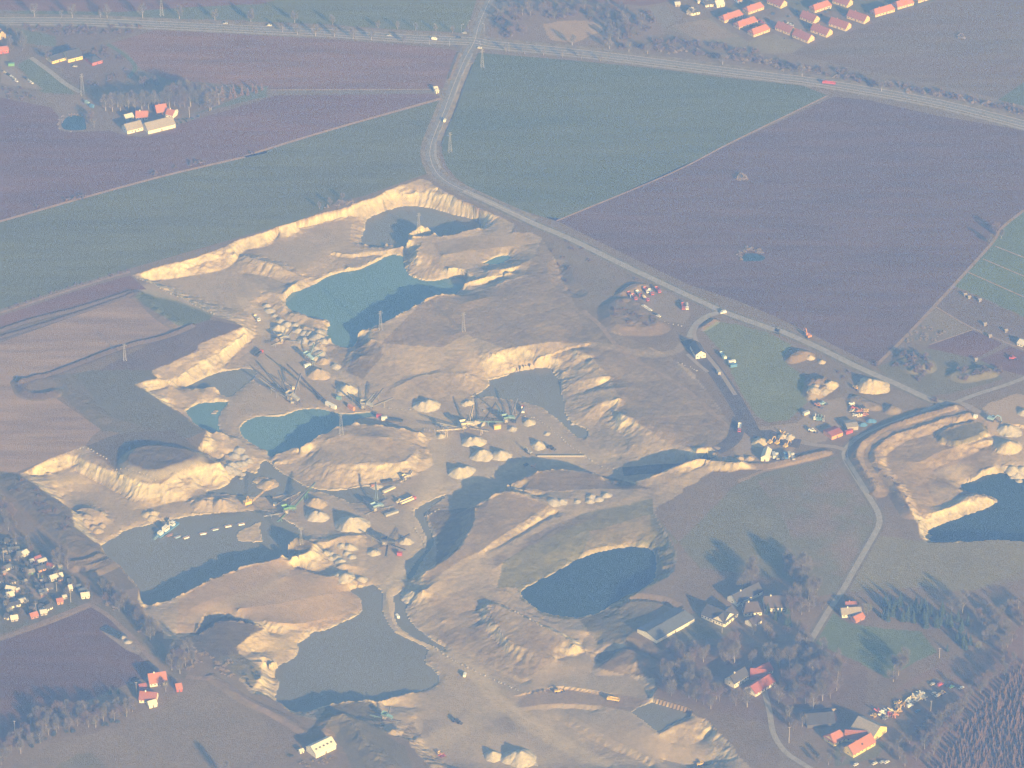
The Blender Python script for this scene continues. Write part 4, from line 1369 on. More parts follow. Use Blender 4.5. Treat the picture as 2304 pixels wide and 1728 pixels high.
def bush_mesh(seed, h, rad, n, mat):
    r = random.Random(seed)
    V, F = [], []
    lobes = [(Vector((r.gauss(0, .45) * rad, r.gauss(0, .45) * rad, 0)), r.uniform(.4, .8)) for _ in range(5)]
    for k in range(n):
        g, s = r.choice(lobes)
        an = r.uniform(0, 2 * math.pi)
        el = r.uniform(.15, 1.5)
        d = Vector((math.cos(an) * math.cos(el), math.sin(an) * math.cos(el), math.sin(el)))
        p = g + Vector((d.x * rad * s * .45, d.y * rad * s * .45, d.z * h * s * r.uniform(.0, .7)))
        sprig(V, F, p, (d + Vector((r.gauss(0, .3), r.gauss(0, .3), .3))).normalized(), h * s * r.uniform(.3, .6), h * r.uniform(.02, .05), r)
    return mesh_data('bush', V, F, mat)


KIND = {}
for i_, (h_, sp_, m_, bk_) in enumerate(((14, 4.4, 0, BARK), (15, 4.0, 1, BARK), (12, 4.8, 2, BARK), (15, 4.9, 0, PALEBARK), (16, 3.7, 1, PALEBARK))):
    KIND.setdefault('broad', []).append((bare_tree(220 + i_, h_, sp_, 1500, TWIG[m_], bk_, 1.2), h_))
for i_, (h_, sp_, m_) in enumerate(((14, 3.6, 1), (15, 3.2, 0), (13, 3.4, 1))):
    KIND.setdefault('slim', []).append((bare_tree(40 + i_, h_, sp_, 1000, TWIG[m_], PALEBARK, 1.4), h_))
for i_, (h_, rd_) in enumerate(((13, 2.6), (12, 2.9), (11, 2.4))):
    KIND.setdefault('conifer', []).append((conifer(60 + i_, h_, rd_, NEEDLE, 460, BARK), h_))
for i_, (h_, rd_) in enumerate(((9, 1.7), (9.5, 1.5), (8.5, 1.8))):
    KIND.setdefault('larch', []).append((conifer(70 + i_, h_, rd_, LARCH, 520, BARK, .12, 1.15), h_))
for i_ in range(2):
    KIND.setdefault('pale', []).append((bare_tree(80 + i_, 10, 3.4, 1700, YELLOWISH, BARK), 10))
BUSH = {'scrub': [(bush_mesh(90 + i_, 3.0, 3.0, 420, DRY), 3.0) for i_ in range(3)],
        'brown': [(bush_mesh(95 + i_, 3.5, 3.2, 460, TWIG[2]), 3.5) for i_ in range(3)],
        'ever': [(bush_mesh(99 + i_, 3.0, 2.6, 460, EVER), 3.0) for i_ in range(2)]}


def tree(kind, xyz, h, label, group, name='bare_tree', cat='tree'):
    (tr, cr), h0 = rng.choice(KIND[kind])
    if name == 'bare_tree':
        for w_, n_ in (('garden', 'garden_tree'), ('verge', 'avenue_tree'), ('hedgerow', 'hedgerow_tree'), ('wood strip', 'woodland_tree'), ('thicket', 'woodland_tree'), ('grove', 'grove_tree'), ('hollow', 'scrub_tree')):
            if w_ in label:
                name = n_
                break
    o = thing(name, label, cat, tuple(xyz), rng.uniform(0, 6.28), group)
    s = h / h0
    o.scale = (s * rng.uniform(.9, 1.12), s * rng.uniform(.9, 1.12), s)
    link(bpy.data.objects.new('trunk', tr), o)
    link(bpy.data.objects.new('crown', cr), o)
    return o


def bush(kind, xyz, h, label, group, wide=1.0):
    me, h0 = rng.choice(BUSH[kind])
    o = bpy.data.objects.new('reed_tuft' if 'reed' in label else 'hedge_bush' if 'hedge' in label else 'garden_bush' if ('garden' in label or 'green' in label) else 'scrub_bush' if 'tan' in label else 'bush', me)
    s = h / h0
    o.location = (xyz[0], xyz[1], xyz[2] - .1)
    o.scale = (s * wide * rng.uniform(.8, 1.25), s * wide * rng.uniform(.8, 1.25), s)
    o.rotation_euler = (0, 0, rng.uniform(0, 6.28))
    tag(o, label, 'reeds' if 'reed' in label else 'bush', group)
    return link(o)


def spots(s, spacing, jit=.4):
    """points scattered on the ground inside an outline"""
    poly = unproj(P(s), 0)
    lo, hi = poly.min(0), poly.max(0)
    out = []
    y = lo[1]
    row = 0
    while y < hi[1]:
        x = lo[0] + (spacing / 2 if row % 2 else 0)
        while x < hi[0]:
            qx, qy = x + rng.uniform(-jit, jit) * spacing, y + rng.uniform(-jit, jit) * spacing
            if in_poly(np.array([qx]), np.array([qy]), poly)[0]:
                out.append((qx, qy, float(height_at(qx, qy))))
            x += spacing
        y += spacing
        row += 1
    return out


def along(s, spacing, jit=.3, side=0.0):
    p = densify(ground_xy(s), .5)
    out, acc = [], 0.0
    for a, b in zip(p[:-1], p[1:]):
        acc += np.linalg.norm(b - a)
        if acc >= spacing:
            acc = rng.uniform(-jit, jit) * spacing
            q = b + np.array([rng.uniform(-1, 1), rng.uniform(-1, 1)]) * side
            out.append((q[0], q[1], float(height_at(*q))))
    return out


def wood(kind, s, spacing, h, label, group, name='bare_tree', jit=.42):
    for q in spots(s, spacing * (.86 if kind == 'broad' else 1), jit):
        tree(kind if kind != 'broad' or rng.random() > .25 else 'slim', q, rng.uniform(*h) * (1.08 if kind == 'broad' else 1), label, group, name)


def scrub(kind, s, spacing, h, label, group, wide=1.0):
    for q in spots(s, spacing, .45):
        bush(kind, q, rng.uniform(*h), label, group, wide)


def hedge(kind, s, spacing, h, label, group, side=1.5, wide=1.0):
    for q in along(s, spacing, .3, side):
        bush(kind, q, rng.uniform(*h), label, group, wide)


# the avenue along the main road
for s, h in (('A 258,124 540,132 800,132 1065,135 1340,142 1605,152 1873,162', 13.5), ('B 48,162 375,168 660,186', 12),
             ('C 622,338 900,366 1045,388 1185,404 1745,482', 13), ('D 500,572 1092,682', 13.5)):
    for uv in P(s):
        tree('slim', on_ground(uv), h * rng.uniform(.9, 1.1), 'tall bare tree on the far verge of the main road', 'avenue trees on the far verge of the main road')
for s, h in (('B 997,210 1145,217 1280,228 1430,238 1555,246', 8), ('A 460,130 750,130', 8)):
    for uv in P(s):
        tree('slim', on_ground(uv), h, 'short young bare tree beside the main road and green field', 'young trees on the far verge of the main road')
for s, h in (('B 285,242 395,260 532,270 672,275 812,290 948,298', 11), ('C 128,388 268,402 408,413 548,428 690,442 832,457', 7.5)):
    for uv in P(s):
        tree('slim', on_ground(uv), h * rng.uniform(.9, 1.1), 'bare tree on the near verge of the main road', 'avenue trees on the near verge of the main road')
tree('broad', G1('B 1190,322'), 8, 'lone round bare tree between ploughed field and main road', None)
# hedge north of the main road
for s in ('C 1000,350 1400,380 1800,430 2150,480', 'D 0,440 300,480 520,520 800,565 1100,630 1400,690 1700,745 2157,840'):
    hedge('brown', s, 7.5, (3.5, 6.5), 'rounded bare bush in the hedge along the main road', 'bushes in the hedge beyond the main road', 3.5, 1.1)
    hedge('scrub', s, 10, (2.5, 4.5), 'tan scrub bush in the hedge along the main road', 'tan scrub in the hedge beyond the main road', 4.5, 1.2)
hedge('brown', 'C 1200,300 1500,330 1800,370 2000,420', 9, (4.5, 7), 'rounded bare bush in the hedge along the main road', 'bushes in the hedge beyond the main road', 3.0, 1.1)
# overgrown pit north of the crossing
for s in ('C 20,150 120,90 300,20 420,20 360,110 250,130 160,180', 'C 370,110 520,40 900,60 1080,70 1000,170 860,160 620,120 480,150', 'C 860,180 1180,100 1280,180 1150,250 900,330', 'C 40,240 140,180 260,200 280,260 160,280'):
    wood('broad', s, 11.5, (6.5, 10), 'bare tree in the overgrown hollow beyond the crossroads', 'trees in the overgrown hollow beyond the crossroads')
    scrub('brown', s, 9, (3, 5), 'bare bush in the overgrown hollow beyond the crossroads', 'bushes in the overgrown hollow beyond the crossroads')
# upper left farm and school
for s, h, k in (('A 790,828 840,832 900,830 960,825 1010,822 1060,820 1110,815 1160,812', (15, 18), 'slim'), ('A 820,800 880,800 940,798 1000,795 1080,790 1140,785', (14, 17), 'slim')):
    for uv in P(s):
        tree(k, on_ground(uv), rng.uniform(*h), 'tall bare poplar in the row behind the red roofed farm', 'poplars behind the red roofed farm')
wood('broad', 'A 1190,800 1300,720 1430,720 1640,780 1560,840 1420,800 1300,815', 8.5, (14, 19), 'tall bare tree in the grove beside the red roofed farm', 'grove beside the red roofed farm')
wood('larch', 'A 1480,730 1700,690 1960,660 1985,690 1700,760 1560,790', 7, (8, 11), 'slender young tree at the thin end of the farm grove', 'young trees at the thin end of the farm grove', 'young_tree')
wood('broad', 'A 1060,600 1180,600 1200,680 1080,690', 11, (7, 10), 'bare tree at the corner of ploughed field and farm grove', 'trees at the corner of the ploughed field')
wood('broad', 'A 640,880 700,800 720,900 700,960', 9, (7, 9), 'bare tree at the edge of the farm pond', 'trees by the farm pond')
scrub('brown', 'A 170,190 430,195 1150,190 1000,235 700,260 430,250 230,240', 8.5, (3, 4.5), 'brown bush in the planting between school and main road', 'bushes between school and main road')
scrub('brown', 'A 660,340 780,340 930,440 960,500 900,600 760,640 640,620 820,560 860,480 760,430', 8.5, (2.5, 3.8), 'brown bush in the horseshoe planting around the school', 'bushes around the school')
wood('broad', 'A 20,230 150,260 210,330 180,420 70,420', 12, (8, 12), 'bare tree by the houses beside the school lane', 'trees by the school lane')
tree('broad', G1('A 360,450'), 9, 'round orange-brown bare tree beside the yellow school', None)
scrub('brown', 'A 0,640 160,650 300,700 380,770 200,760 0,720', 9, (2.5, 4), 'brown bush at the edge of ploughed field and gravel yard', 'bushes by the gravel yard')
for uv in P('A 290,1540 480,1490 560,1480 615,1470 1160,1310 1325,1255 1430,1225 1500,1215 1870,1140'):
    bush('brown', on_ground(uv), rng.uniform(3.0, 5.5), 'small dark bush on the strip between ploughed and green field', 'bushes on the strip between ploughed and green field')
# field islands
for s in ('C 1840,1330 1880,1310 1930,1320 1900,1345', 'D 1640,285 1690,260 1740,250 1700,290'):
    scrub('scrub', s, 4.2, (3, 4.8), 'tan scrub in an island on the ploughed land', 'scrub islands on the ploughed land', 1.2)
scrub('scrub', 'I 30,450 20,400 130,355 230,400 240,430 200,395 130,385 60,410', 3.2, (1.6, 2.6), 'tan reed tuft around the small field pond', 'reeds around the small field pond', 1.1)
scrub('scrub', 'A 430,960 440,900 490,850 640,860 500,875 455,930 470,970 640,985 500,985', 4, (1.2, 2.0), 'tan reed tuft around the farm pond', 'reeds around the farm pond')
for uv in P('I 1910,330 1985,290 1950,240'):
    tree('broad', on_ground(uv), 9.5, 'bare tree in the clump on the field boundary', 'clump on the field boundary')
# pit rim scrub
hedge('brown', 'E 20,490 640,282 970,190', 7, (1.6, 2.8), 'low dark bush on the bank between green field and pit track', 'low bushes along the green field', 1)
hedge('scrub', 'G 580,310 700,270 830,240', 6, (2.5, 4), 'scrub bush on top of the sand cliff', 'scrub on top of the sand cliff', 3)
for uv in P('G 560,300 640,270 730,230'):
    tree('broad', on_ground(uv), 7, 'bare tree standing on the rim of the sand cliff', 'trees on the rim of the sand cliff')
hedge('brown', 'H 460,110 600,180 800,300 1000,410 1180,455', 11, (1.2, 2.4), 'low brown bush on the rough slope below the road', 'low bushes on the rough slope below the road', 6, 1.3)
scrub('brown', 'H 430,150 520,200 640,400 600,500 520,330', 9, (1.5, 2.8), 'brown bush in the gully below the road', 'bushes in the gully below the road', 1.2)
scrub('brown', 'H 880,640 1000,600 1180,700 1300,780 1200,820 950,800', 9, (1.8, 3.2), 'brown bush on the mound below the lorry park', 'bushes on the mound below the lorry park', 1.2)
scrub('scrub', 'I 1260,1030 1400,930 1560,960 1560,1020 1400,1080 1260,1060', 7, (1.5, 2.6), 'tan tuft on the rough corner below the market gardens', 'scrub on the rough corner below the market gardens', 1.3)
scrub('brown', 'I 1130,1230 1280,1150 1480,1240 1440,1300 1250,1290', 8.5, (3.5, 6), 'bare bush in the thicket at the road corner', 'thicket at the road corner', 1.1)
scrub('brown', 'I 1580,1330 1700,1270 1960,1260 1960,1310 1700,1350', 8.5, (3.5, 5.5), 'bare bush in the hedge beside the side lane', 'hedge beside the side lane', 1.1)
for uv in P('I 1365,1340 1060,1240 1500,1490'):
    bush('brown', on_ground(uv), 4, 'single bare bush on the grass beside the side lane', 'single bushes beside the side lane')
scrub('brown', 'I 740,1290 850,1260 900,1300 780,1330', 8, (2, 3), 'brown bush by the sand heaps below the road', 'bushes by the sand heaps')
# south-east settlement
LAB = 'bare tree in the wood between the two white farms'
for s, sp, h in (('R 860,1010 1000,900 1080,1010 960,1120', 8.5, (12, 15)), ('R 300,920 420,930 760,980 740,1080 600,1100', 8.5, (9, 12)),
                 ('R 1080,1060 1300,980 1500,1080 1520,1150 1380,1090', 10, (10, 14)), ('R 350,1130 640,1130 850,1350 950,1430 1180,1420 1160,1500 700,1480 380,1340', 11, (10, 15)),
                 ('R 1400,1420 1500,1260 1900,1080 2000,1150 1950,1350 1700,1500 1500,1480', 9.5, (12, 16)), ('R 1420,1090 1800,960 2000,1050 1600,1240', 10.5, (11, 15)),
                 ('R 1500,900 1700,880 1640,1000 1500,1060', 10, (9, 13)), ('S 1000,880 1010,700 1220,620 1180,740', 9, (10, 14))):
    wood('broad', s, sp, h, LAB, 'wood between the two white farms')
LAB = 'bare tree of the grove by the dark roofed courtyard farm'
for s, sp, h in (('R 1040,440 1100,260 1240,200 1290,330 1200,420', 8.5, (13, 17)), ('R 1400,280 1480,150 1700,200 1720,330 1600,350', 8.5, (12, 16)),
                 ('R 1500,600 1480,420 1700,360 1820,430 1720,600 1600,640', 10, (11, 15)), ('R 1000,760 1500,800 1650,720 1680,860 1400,900', 13, (7, 11)),
                 ('R 1760,520 1850,480 1880,560 1780,620', 9, (6, 9))):
    wood('broad', s, sp, h, LAB, 'grove by the courtyard farm')
scrub('scrub', 'R 480,880 700,800 720,880 560,950', 7, (1.5, 3), 'tan bush on the paddock by the long grey barn', 'bushes on the paddock by the long grey barn', 1.3)
wood('conifer', 'R 1300,620 1380,560 1560,640 1600,740 1480,790 1320,740', 7.5, (9, 12), 'dark conifer in the garden of the courtyard farm', 'conifers in the courtyard farm garden', 'conifer')
wood('conifer', 'R 650,1290 760,1260 800,1380 700,1400', 9, (7, 10), 'dark conifer in front of the red roofed stables', 'conifers in front of the red roofed stables', 'conifer')
wood('conifer', 'S 900,150 1000,110 1240,140 1480,200 1690,300 1720,330 1640,400 1420,360 1280,350 1040,310 940,300', 7.2, (11, 15), 'tall dark conifer in the belt behind the green paddock', 'conifer belt behind the green paddock', 'conifer')
wood('conifer', 'S 1520,480 1700,400 1790,440 1830,520 1600,590 1510,570', 7.0, (7, 11), 'small conifer in the clump at the paddock corner', 'conifer clump at the paddock corner', 'conifer')
tree('pale', G1('S 798,225'), 10, 'bright yellow-green tree beside the grey roofed house', None, 'yellow_tree')
tree('pale', G1('S 1800,540'), 7, 'small yellowish tree at the end of the conifer clump', None, 'yellow_tree')
wood('broad', 'S 1530,180 1620,60 1730,120 1660,270', 10, (11, 14), 'broad bare tree between conifer belt and tan meadow', 'bare trees beyond the conifer belt')
LAB = 'brown bare tree in the wood strip beside the larch plantation'
for s, sp in (('S 1740,250 1900,180 2010,250 2100,420 2180,560 2000,650 1850,500', 9.5), ('S 1120,1609 1300,1330 1500,1130 1700,980 1880,800 2060,660 2180,600 2190,690 1900,900 1640,1180 1400,1480 1330,1609', 8.2)):
    wood('broad', s, sp, (8, 11), LAB, 'wood strip beside the larch plantation')
wood('broad', 'S 1960,160 2300,170 2300,420 2120,330', 9.5, (8, 11), 'bare tree in the thicket above the wood strip', 'thicket above the wood strip')
wood('larch', 'S 1400,1640 1560,1400 1640,1260 1860,1020 2100,780 2230,690 2330,720 2330,1700 1400,1700', 4.9, (7, 9.5), 'orange-brown larch in the dense young plantation', 'larch plantation', 'larch', .25)
scrub('scrub', 'S 1180,1290 1480,1080 1500,1120 1240,1340', 5.5, (2, 3.5), 'tan bush along the verge behind the yellow farm', 'bushes along the verge behind the yellow farm', 1.2)
wood('broad', 'S 380,1500 640,1450 640,1600 300,1640', 11, (5, 8), 'bare tree in the front garden of the yellow farm', 'trees in the yellow farm garden')
wood('broad', 'S 950,1500 1040,1430 1120,1330 1200,1400 1060,1560', 9, (6, 9), 'bare tree beside the lawn of the yellow farm', 'trees beside the yellow farm lawn')
wood('broad', 'S 20,1090 200,1150 260,1250 120,1290', 10, (8, 11), 'bare tree by the pond behind the yellow farm', 'trees behind the yellow farm')
# west slopes, allotments and lower left
scrub('brown', 'J 0,420 100,420 380,580 520,690 700,960 560,880 350,760 120,560', 12, (2, 4), 'dark bush on the overgrown west bank of the pit', 'bushes on the west bank of the pit', 1.2)
wood('broad', 'J 0,620 80,620 130,760 60,840 0,760', 10, (9, 13), 'bare tree above the garden colony', 'trees above the garden colony')
wood('broad', 'J 400,1060 470,990 540,1060 520,1140 430,1130', 9, (10, 14), 'tall bare tree between garden colony and pit lake', 'trees between garden colony and pit lake')
wood('broad', 'J 740,1230 830,1260 1000,1420 1150,1560 1100,1600 950,1480 760,1330', 9.5, (8, 12), 'bare tree in the belt between ploughed field and pit', 'tree belt between ploughed field and pit')
scrub('scrub', 'J 740,1240 860,1290 1100,1540 1050,1590 800,1370', 8, (2, 4), 'tan bush in the belt between ploughed field and pit', 'bushes in the belt between ploughed field and pit')
wood('slim', 'N 1340,330 1480,400 1480,480 1400,470', 7, (11, 14), 'slender pale bare tree at the end of the tree belt', 'slender trees at the end of the tree belt')
wood('broad', 'N 1540,600 1750,560 1850,700 1780,780 1600,790', 9, (10, 13), 'white stemmed bare tree behind the red roofed smallholding', 'trees behind the red roofed smallholding')
scrub('ever', 'O 460,900 600,870 620,960 560,1060 460,980', 7, (1.5, 3), 'green bush on the knoll above the pit lake', 'bushes on the knoll above the pit lake', 1.2)
scrub('scrub', 'O 0,760 250,760 420,820 420,980 200,930 0,900', 8.5, (1.5, 3.5), 'tan bush on the rough ground behind the smallholding', 'bushes on the rough ground behind the smallholding', 1.2)
wood('broad', 'N 0,1480 350,1200 600,1100 900,1130 1240,1060 1260,1170 1040,1270 800,1290 500,1370 0,1640', 7.6, (7, 11), 'young bare tree in the hedgerow wood below the ploughed field', 'hedgerow wood below the ploughed field')
scrub('ever', 'N 250,1330 800,1200 1200,1160 1100,1260 700,1330 200,1500', 8, (2, 3.5), 'greenish bush in the hedgerow wood below the ploughed field', 'bushes in the hedgerow wood')
wood('conifer', 'N 860,980 1060,940 1240,900 1260,960 1000,1040 860,1040', 8, (5, 8), 'dark garden conifer by the red roofed smallholding', 'conifers by the red roofed smallholding', 'conifer')
wood('broad', 'N 1480,920 1560,900 1600,990 1500,1010', 8, (6, 9), 'garden tree among the red roofs of the smallholding', 'garden trees of the smallholding')
tree('broad', (*unproj(P('N 2110,1760'))[0], 0), 14, 'large bare tree on the rough pasture by the road', None)
scrub('scrub', 'O 900,1620 1060,1600 1270,1520 1280,1540 1080,1640 920,1659', 6, (1.5, 2.6), 'garden shrub at the edge of the white barn plot', 'shrubs around the white barn')
scrub('ever', 'O 800,1560 870,1570 880,1620 820,1620', 6, (2, 3), 'dark evergreen bush beside the white barn', 'evergreens beside the white barn')
LAB = 'bare garden tree among the cottages of the garden colony'
wood('broad', 'T 0,150 260,200 460,500 560,760 900,830 1000,980 1300,1160 1380,1290 800,1400 500,1500 0,1640', 12, (3.5, 7), LAB, 'garden trees of the colony')
scrub('ever', 'T 0,300 300,400 560,760 900,850 1300,1200 800,1380 400,1600 0,1640', 8.5, (1.4, 2.8), 'evergreen garden bush among the cottages of the garden colony', 'garden bushes of the colony')
wood('conifer', 'T 20,280 250,330 200,430 40,420', 9, (6, 9), 'dark conifer at the top of the garden colony', 'conifers in the garden colony', 'conifer')
# along the lower rim
hedge('brown', 'M 1080,690 1180,800 1260,930 1320,1010', 6, (1.5, 2.6), 'low brown bush on the curved bank of the right-hand pit', 'bushes on the curved bank', 2.5)
hedge('scrub', 'M 930,660 1000,770 1060,850', 6, (1.2, 2.2), 'low tan bush on the bank beside the lane', 'bushes on the bank beside the lane', 2.5)
for uv in P('A 1310,900 1340,895 1370,892 1400,888 1430,885 1320,925 1350,915 1390,905 1440,890 1480,870'):
    bush('ever', on_ground(uv), 1.8, 'small evergreen in the nursery rows by the red roofed farm', 'evergreens in the nursery rows')
scrub('ever', 'U 420,150 640,60 1000,20 1500,20 1950,0 1500,140 1100,300 900,280 600,250', 13, (1.2, 2.2), 'clipped green garden shrub between the estate houses', 'garden shrubs of the estate')

# ------------------------------------------------------------------ buildings
def box(V, F, x0, x1, y0, y1, z0, z1):
    i = len(V)
    V += [(x0, y0, z0), (x1, y0, z0), (x1, y1, z0), (x0, y1, z0), (x0, y0, z1), (x1, y0, z1), (x1, y1, z1), (x0, y1, z1)]
    F += [(i, i + 3, i + 2, i + 1), (i + 4, i + 5, i + 6, i + 7), (i, i + 1, i + 5, i + 4), (i + 1, i + 2, i + 6, i + 5), (i + 2, i + 3, i + 7, i + 6), (i + 3, i, i + 4, i + 7)]


def boxobj(name, dims, mat, parent):
    V, F = [], []
    box(V, F, *dims)
    return mesh_obj(name, V, F, mat, parent)


MAT = {
    'yellow': new_mat('yellow_brick', (.58, .45, .24), .9, .12, 1.2), 'white': new_mat('white_render', (.74, .70, .62), .85, .08, .8),
    'red': new_mat('red_paint', (.42, .09, .06), .8, .1, 1), 'orange': new_mat('orange_board', (.62, .30, .10), .8, .1, 1),
    'grey': new_mat('grey_board', (.36, .33, .29), .85, .1, 1), 'dark': new_mat('dark_board', (.10, .09, .08), .85, .1, 1),
    'blue': new_mat('blue_paint', (.10, .24, .46), .6, .1, 1), 'green': new_mat('green_paint', (.10, .22, .12), .7, .1, 1),
    'lemon': new_mat('yellow_render', (.72, .58, .18), .85, .1, 1), 'brick': new_mat('red_brick', (.36, .17, .11), .9, .12, 1.2),
    'teal': new_mat('teal_paint', (.12, .36, .38), .7, .15, 1)}
ROOF = {
    'tile': new_mat('orange_tiles', (.40, .155, .08), .85, .16, 1.4), 'tile2': new_mat('shaded_tiles', (.29, .11, .075), .85, .16, 1.4),  # tile2: same tiles, colour darkened for roof slopes that catch less sun
    'grey': new_mat('fibre_cement', (.30, .265, .225), .85, .15, .8), 'slate': new_mat('dark_slate', (.075, .07, .07), .8, .2, 1),
    'blue': new_mat('blue_grey_roofing', (.125, .135, .155), .75, .12, .6), 'pale': new_mat('pale_roofing', (.62, .58, .52), .8, .1, .8),
    'thatch': new_mat('brown_roofing', (.095, .074, .058), .9, .2, 1), 'red': new_mat('red_sheet_roof', (.31, .10, .07), .8, .12, 1)}
GLASS = new_mat('window_glass', (.03, .035, .04), .25, spec=.5)
TRIM = new_mat('window_trim', (.72, .70, .66), .7)
DOORM = new_mat('door_paint', (.12, .09, .07), .7)
win_me = {}


def window(parent, x, y, z, w, h, face):
    """a glazed window with a frame; face 'f' front, 'l' or 'r' gable"""
    fr = bpy.data.objects.new('window', bpy.data.meshes.get('window_%s' % face) or _wm('window_%s' % face, face, TRIM, 1.0, .06))
    fr.location = (x, y, z)
    fr.scale = (w if face == 'f' else 1, 1 if face == 'f' else w, h)
    link(fr, parent)
    g = bpy.data.objects.new('pane', bpy.data.meshes.get('pane_%s' % face) or _wm('pane_%s' % face, face, GLASS, .82, .09))
    link(g, fr)
    return fr


def _wm(nm, face, mat, s, t):
    V, F = [], []
    if face == 'f':
        box(V, F, -s / 2, s / 2, -t, .02, -s / 2, s / 2)
    elif face == 'r':
        box(V, F, -.02, t, -s / 2, s / 2, -s / 2, s / 2)
    else:
        box(V, F, -t, .02, -s / 2, s / 2, -s / 2, s / 2)
    me = bpy.data.meshes.new(nm)
    me.from_pydata(V, [], F)
    me.update()
    me.materials.append(mat)
    return me


def house(name, label, base, depth, hw, hr, wall, roof, group=None, cat='house', wins=3, chimney=True, ridge='along', over=.45, hip=0.0, doors=1, skylights=0, zoff=0.0, length=None):
    """base: two photo pixels on the foot of the wall that faces the camera"""
    uv = P(base)
    a, b = on_ground(uv[0]), on_ground(uv[1])
    d = b[:2] - a[:2]
    L = float(np.linalg.norm(d))
    if length:
        L = length
    ang = math.atan2(d[1], d[0])
    root = thing(name, label, cat, (a[0], a[1], min(a[2], b[2]) + zoff), ang, group)
    D = depth
    # walls with gables, in one mesh
    if ridge == 'along':
        hx = hip * D / 2
        V = [(0, 0, -1), (L, 0, -1), (L, D, -1), (0, D, -1), (0, 0, hw), (L, 0, hw), (L, D, hw), (0, D, hw),
             (0, D / 2, hw + hr * (1 - hip)), (L, D / 2, hw + hr * (1 - hip))]
        F = [(0, 1, 5, 4), (2, 3, 7, 6), (1, 2, 6, 9, 5), (3, 0, 4, 8, 7)]
    else:
        V = [(0, 0, -1), (L, 0, -1), (L, D, -1), (0, D, -1), (0, 0, hw), (L, 0, hw), (L, D, hw), (0, D, hw),
             (L / 2, 0, hw + hr), (L / 2, D, hw + hr)]
        F = [(0, 1, 5, 8, 4), (2, 3, 7, 9, 6), (1, 2, 6, 5), (3, 0, 4, 7)]
    mesh_obj('wall', V, F, MAT[wall], root)
    t = .18
    o = over
    if ridge == 'along':
        e = hw - hr * o / (D / 2)
        hx = hip * D * .55
        V = [(-o, -o, e), (L + o, -o, e), (L + o - hx, D / 2, hw + hr), (-o + hx, D / 2, hw + hr), (-o, D + o, e), (L + o, D + o, e)]
        F = [(0, 1, 2, 3), (5, 4, 3, 2)]
        if hip:
            F += [(4, 0, 3), (1, 5, 2)]
    else:
        e = hw - hr * o / (L / 2)
        V = [(-o, -o, e), (-o, D + o, e), (L / 2, D + o, hw + hr), (L / 2, -o, hw + hr), (L + o, -o, e), (L + o, D + o, e)]
        F = [(0, 3, 2, 1), (4, 5, 2, 3)]
    n = len(V)
    V = V + [(x, y, z + t) for x, y, z in V]
    F2 = [tuple(i + n for i in f) for f in F]
    edges = {}
    for f in F:
        for i in range(len(f)):
            k_ = tuple(sorted((f[i], f[(i + 1) % len(f)])))
            edges.setdefault(k_, []).append((f[i], f[(i + 1) % len(f)]))
    for k_, es in edges.items():
        if len(es) == 1:
            i, j = es[0]
            F2.append((i, j, j + n, i + n))
    r = mesh_obj('roof', V, F2 + [tuple(reversed(f)) for f in F], ROOF[roof], root)
    if chimney:
        cx = L * .3
        ch = (cx, cx + .8, D / 2 - .4, D / 2 + .4, hw + hr - .6, hw + hr + 1.1) if ridge == 'along' else (L / 2 - .4, L / 2 + .4, D * .3, D * .3 + .8, hw + hr - .6, hw + hr + 1.1)
        boxobj('chimney', ch, MAT['brick' if wall != 'white' else 'white'], r)
    for k_ in range(skylights):
        fx = L * (k_ + .7) / (skylights + .4)
        zz = hw + hr * .45 + t
        yy = D / 2 * .45
        mesh_obj('skylight', [(fx - .8, yy - .5, zz - .5 * hr / (D / 2) + .06), (fx + .8, yy - .5, zz - .5 * hr / (D / 2) + .06), (fx + .8, yy + .5, zz + .5 * hr / (D / 2) + .06), (fx - .8, yy + .5, zz + .5 * hr / (D / 2) + .06),
                              (fx - .8, yy - .5, zz - .8 * hr / (D / 2)), (fx + .8, yy - .5, zz - .8 * hr / (D / 2)), (fx + .8, yy + .5, zz), (fx - .8, yy + .5, zz)],
                 [(0, 1, 2, 3), (0, 4, 5, 1), (1, 5, 6, 2), (2, 6, 7, 3), (3, 7, 4, 0)], GLASS, r)
    nslots = wins + doors
    for k_ in range(nslots):
        x = L * (k_ + .5) / nslots
        if doors and k_ == nslots // 2:
            dr = boxobj('door', (x - .55, x + .55, -.08, .02, 0, min(2.1, hw - .1)), DOORM, root)
        else:
            window(root, x, 0, hw * .55, min(1.5, L / nslots * .55), min(1.25, hw * .45), 'f')
    if wins:
        window(root, L, D * .3, hw * .55, 1.1, 1.1, 'r')
        window(root, L, D * .7, hw * .55, 1.1, 1.1, 'r')
        if not hip:
            window(root, L if ridge == 'along' else L, D * .5, hw + hr * .3, 1.0, 1.0, 'r') if ridge == 'along' else window(root, L / 2, 0, hw + hr * .35, 1.0, 1.0, 'f')
        window(root, 0, D * .5, hw * .55, 1.2, 1.1, 'l')
    return root


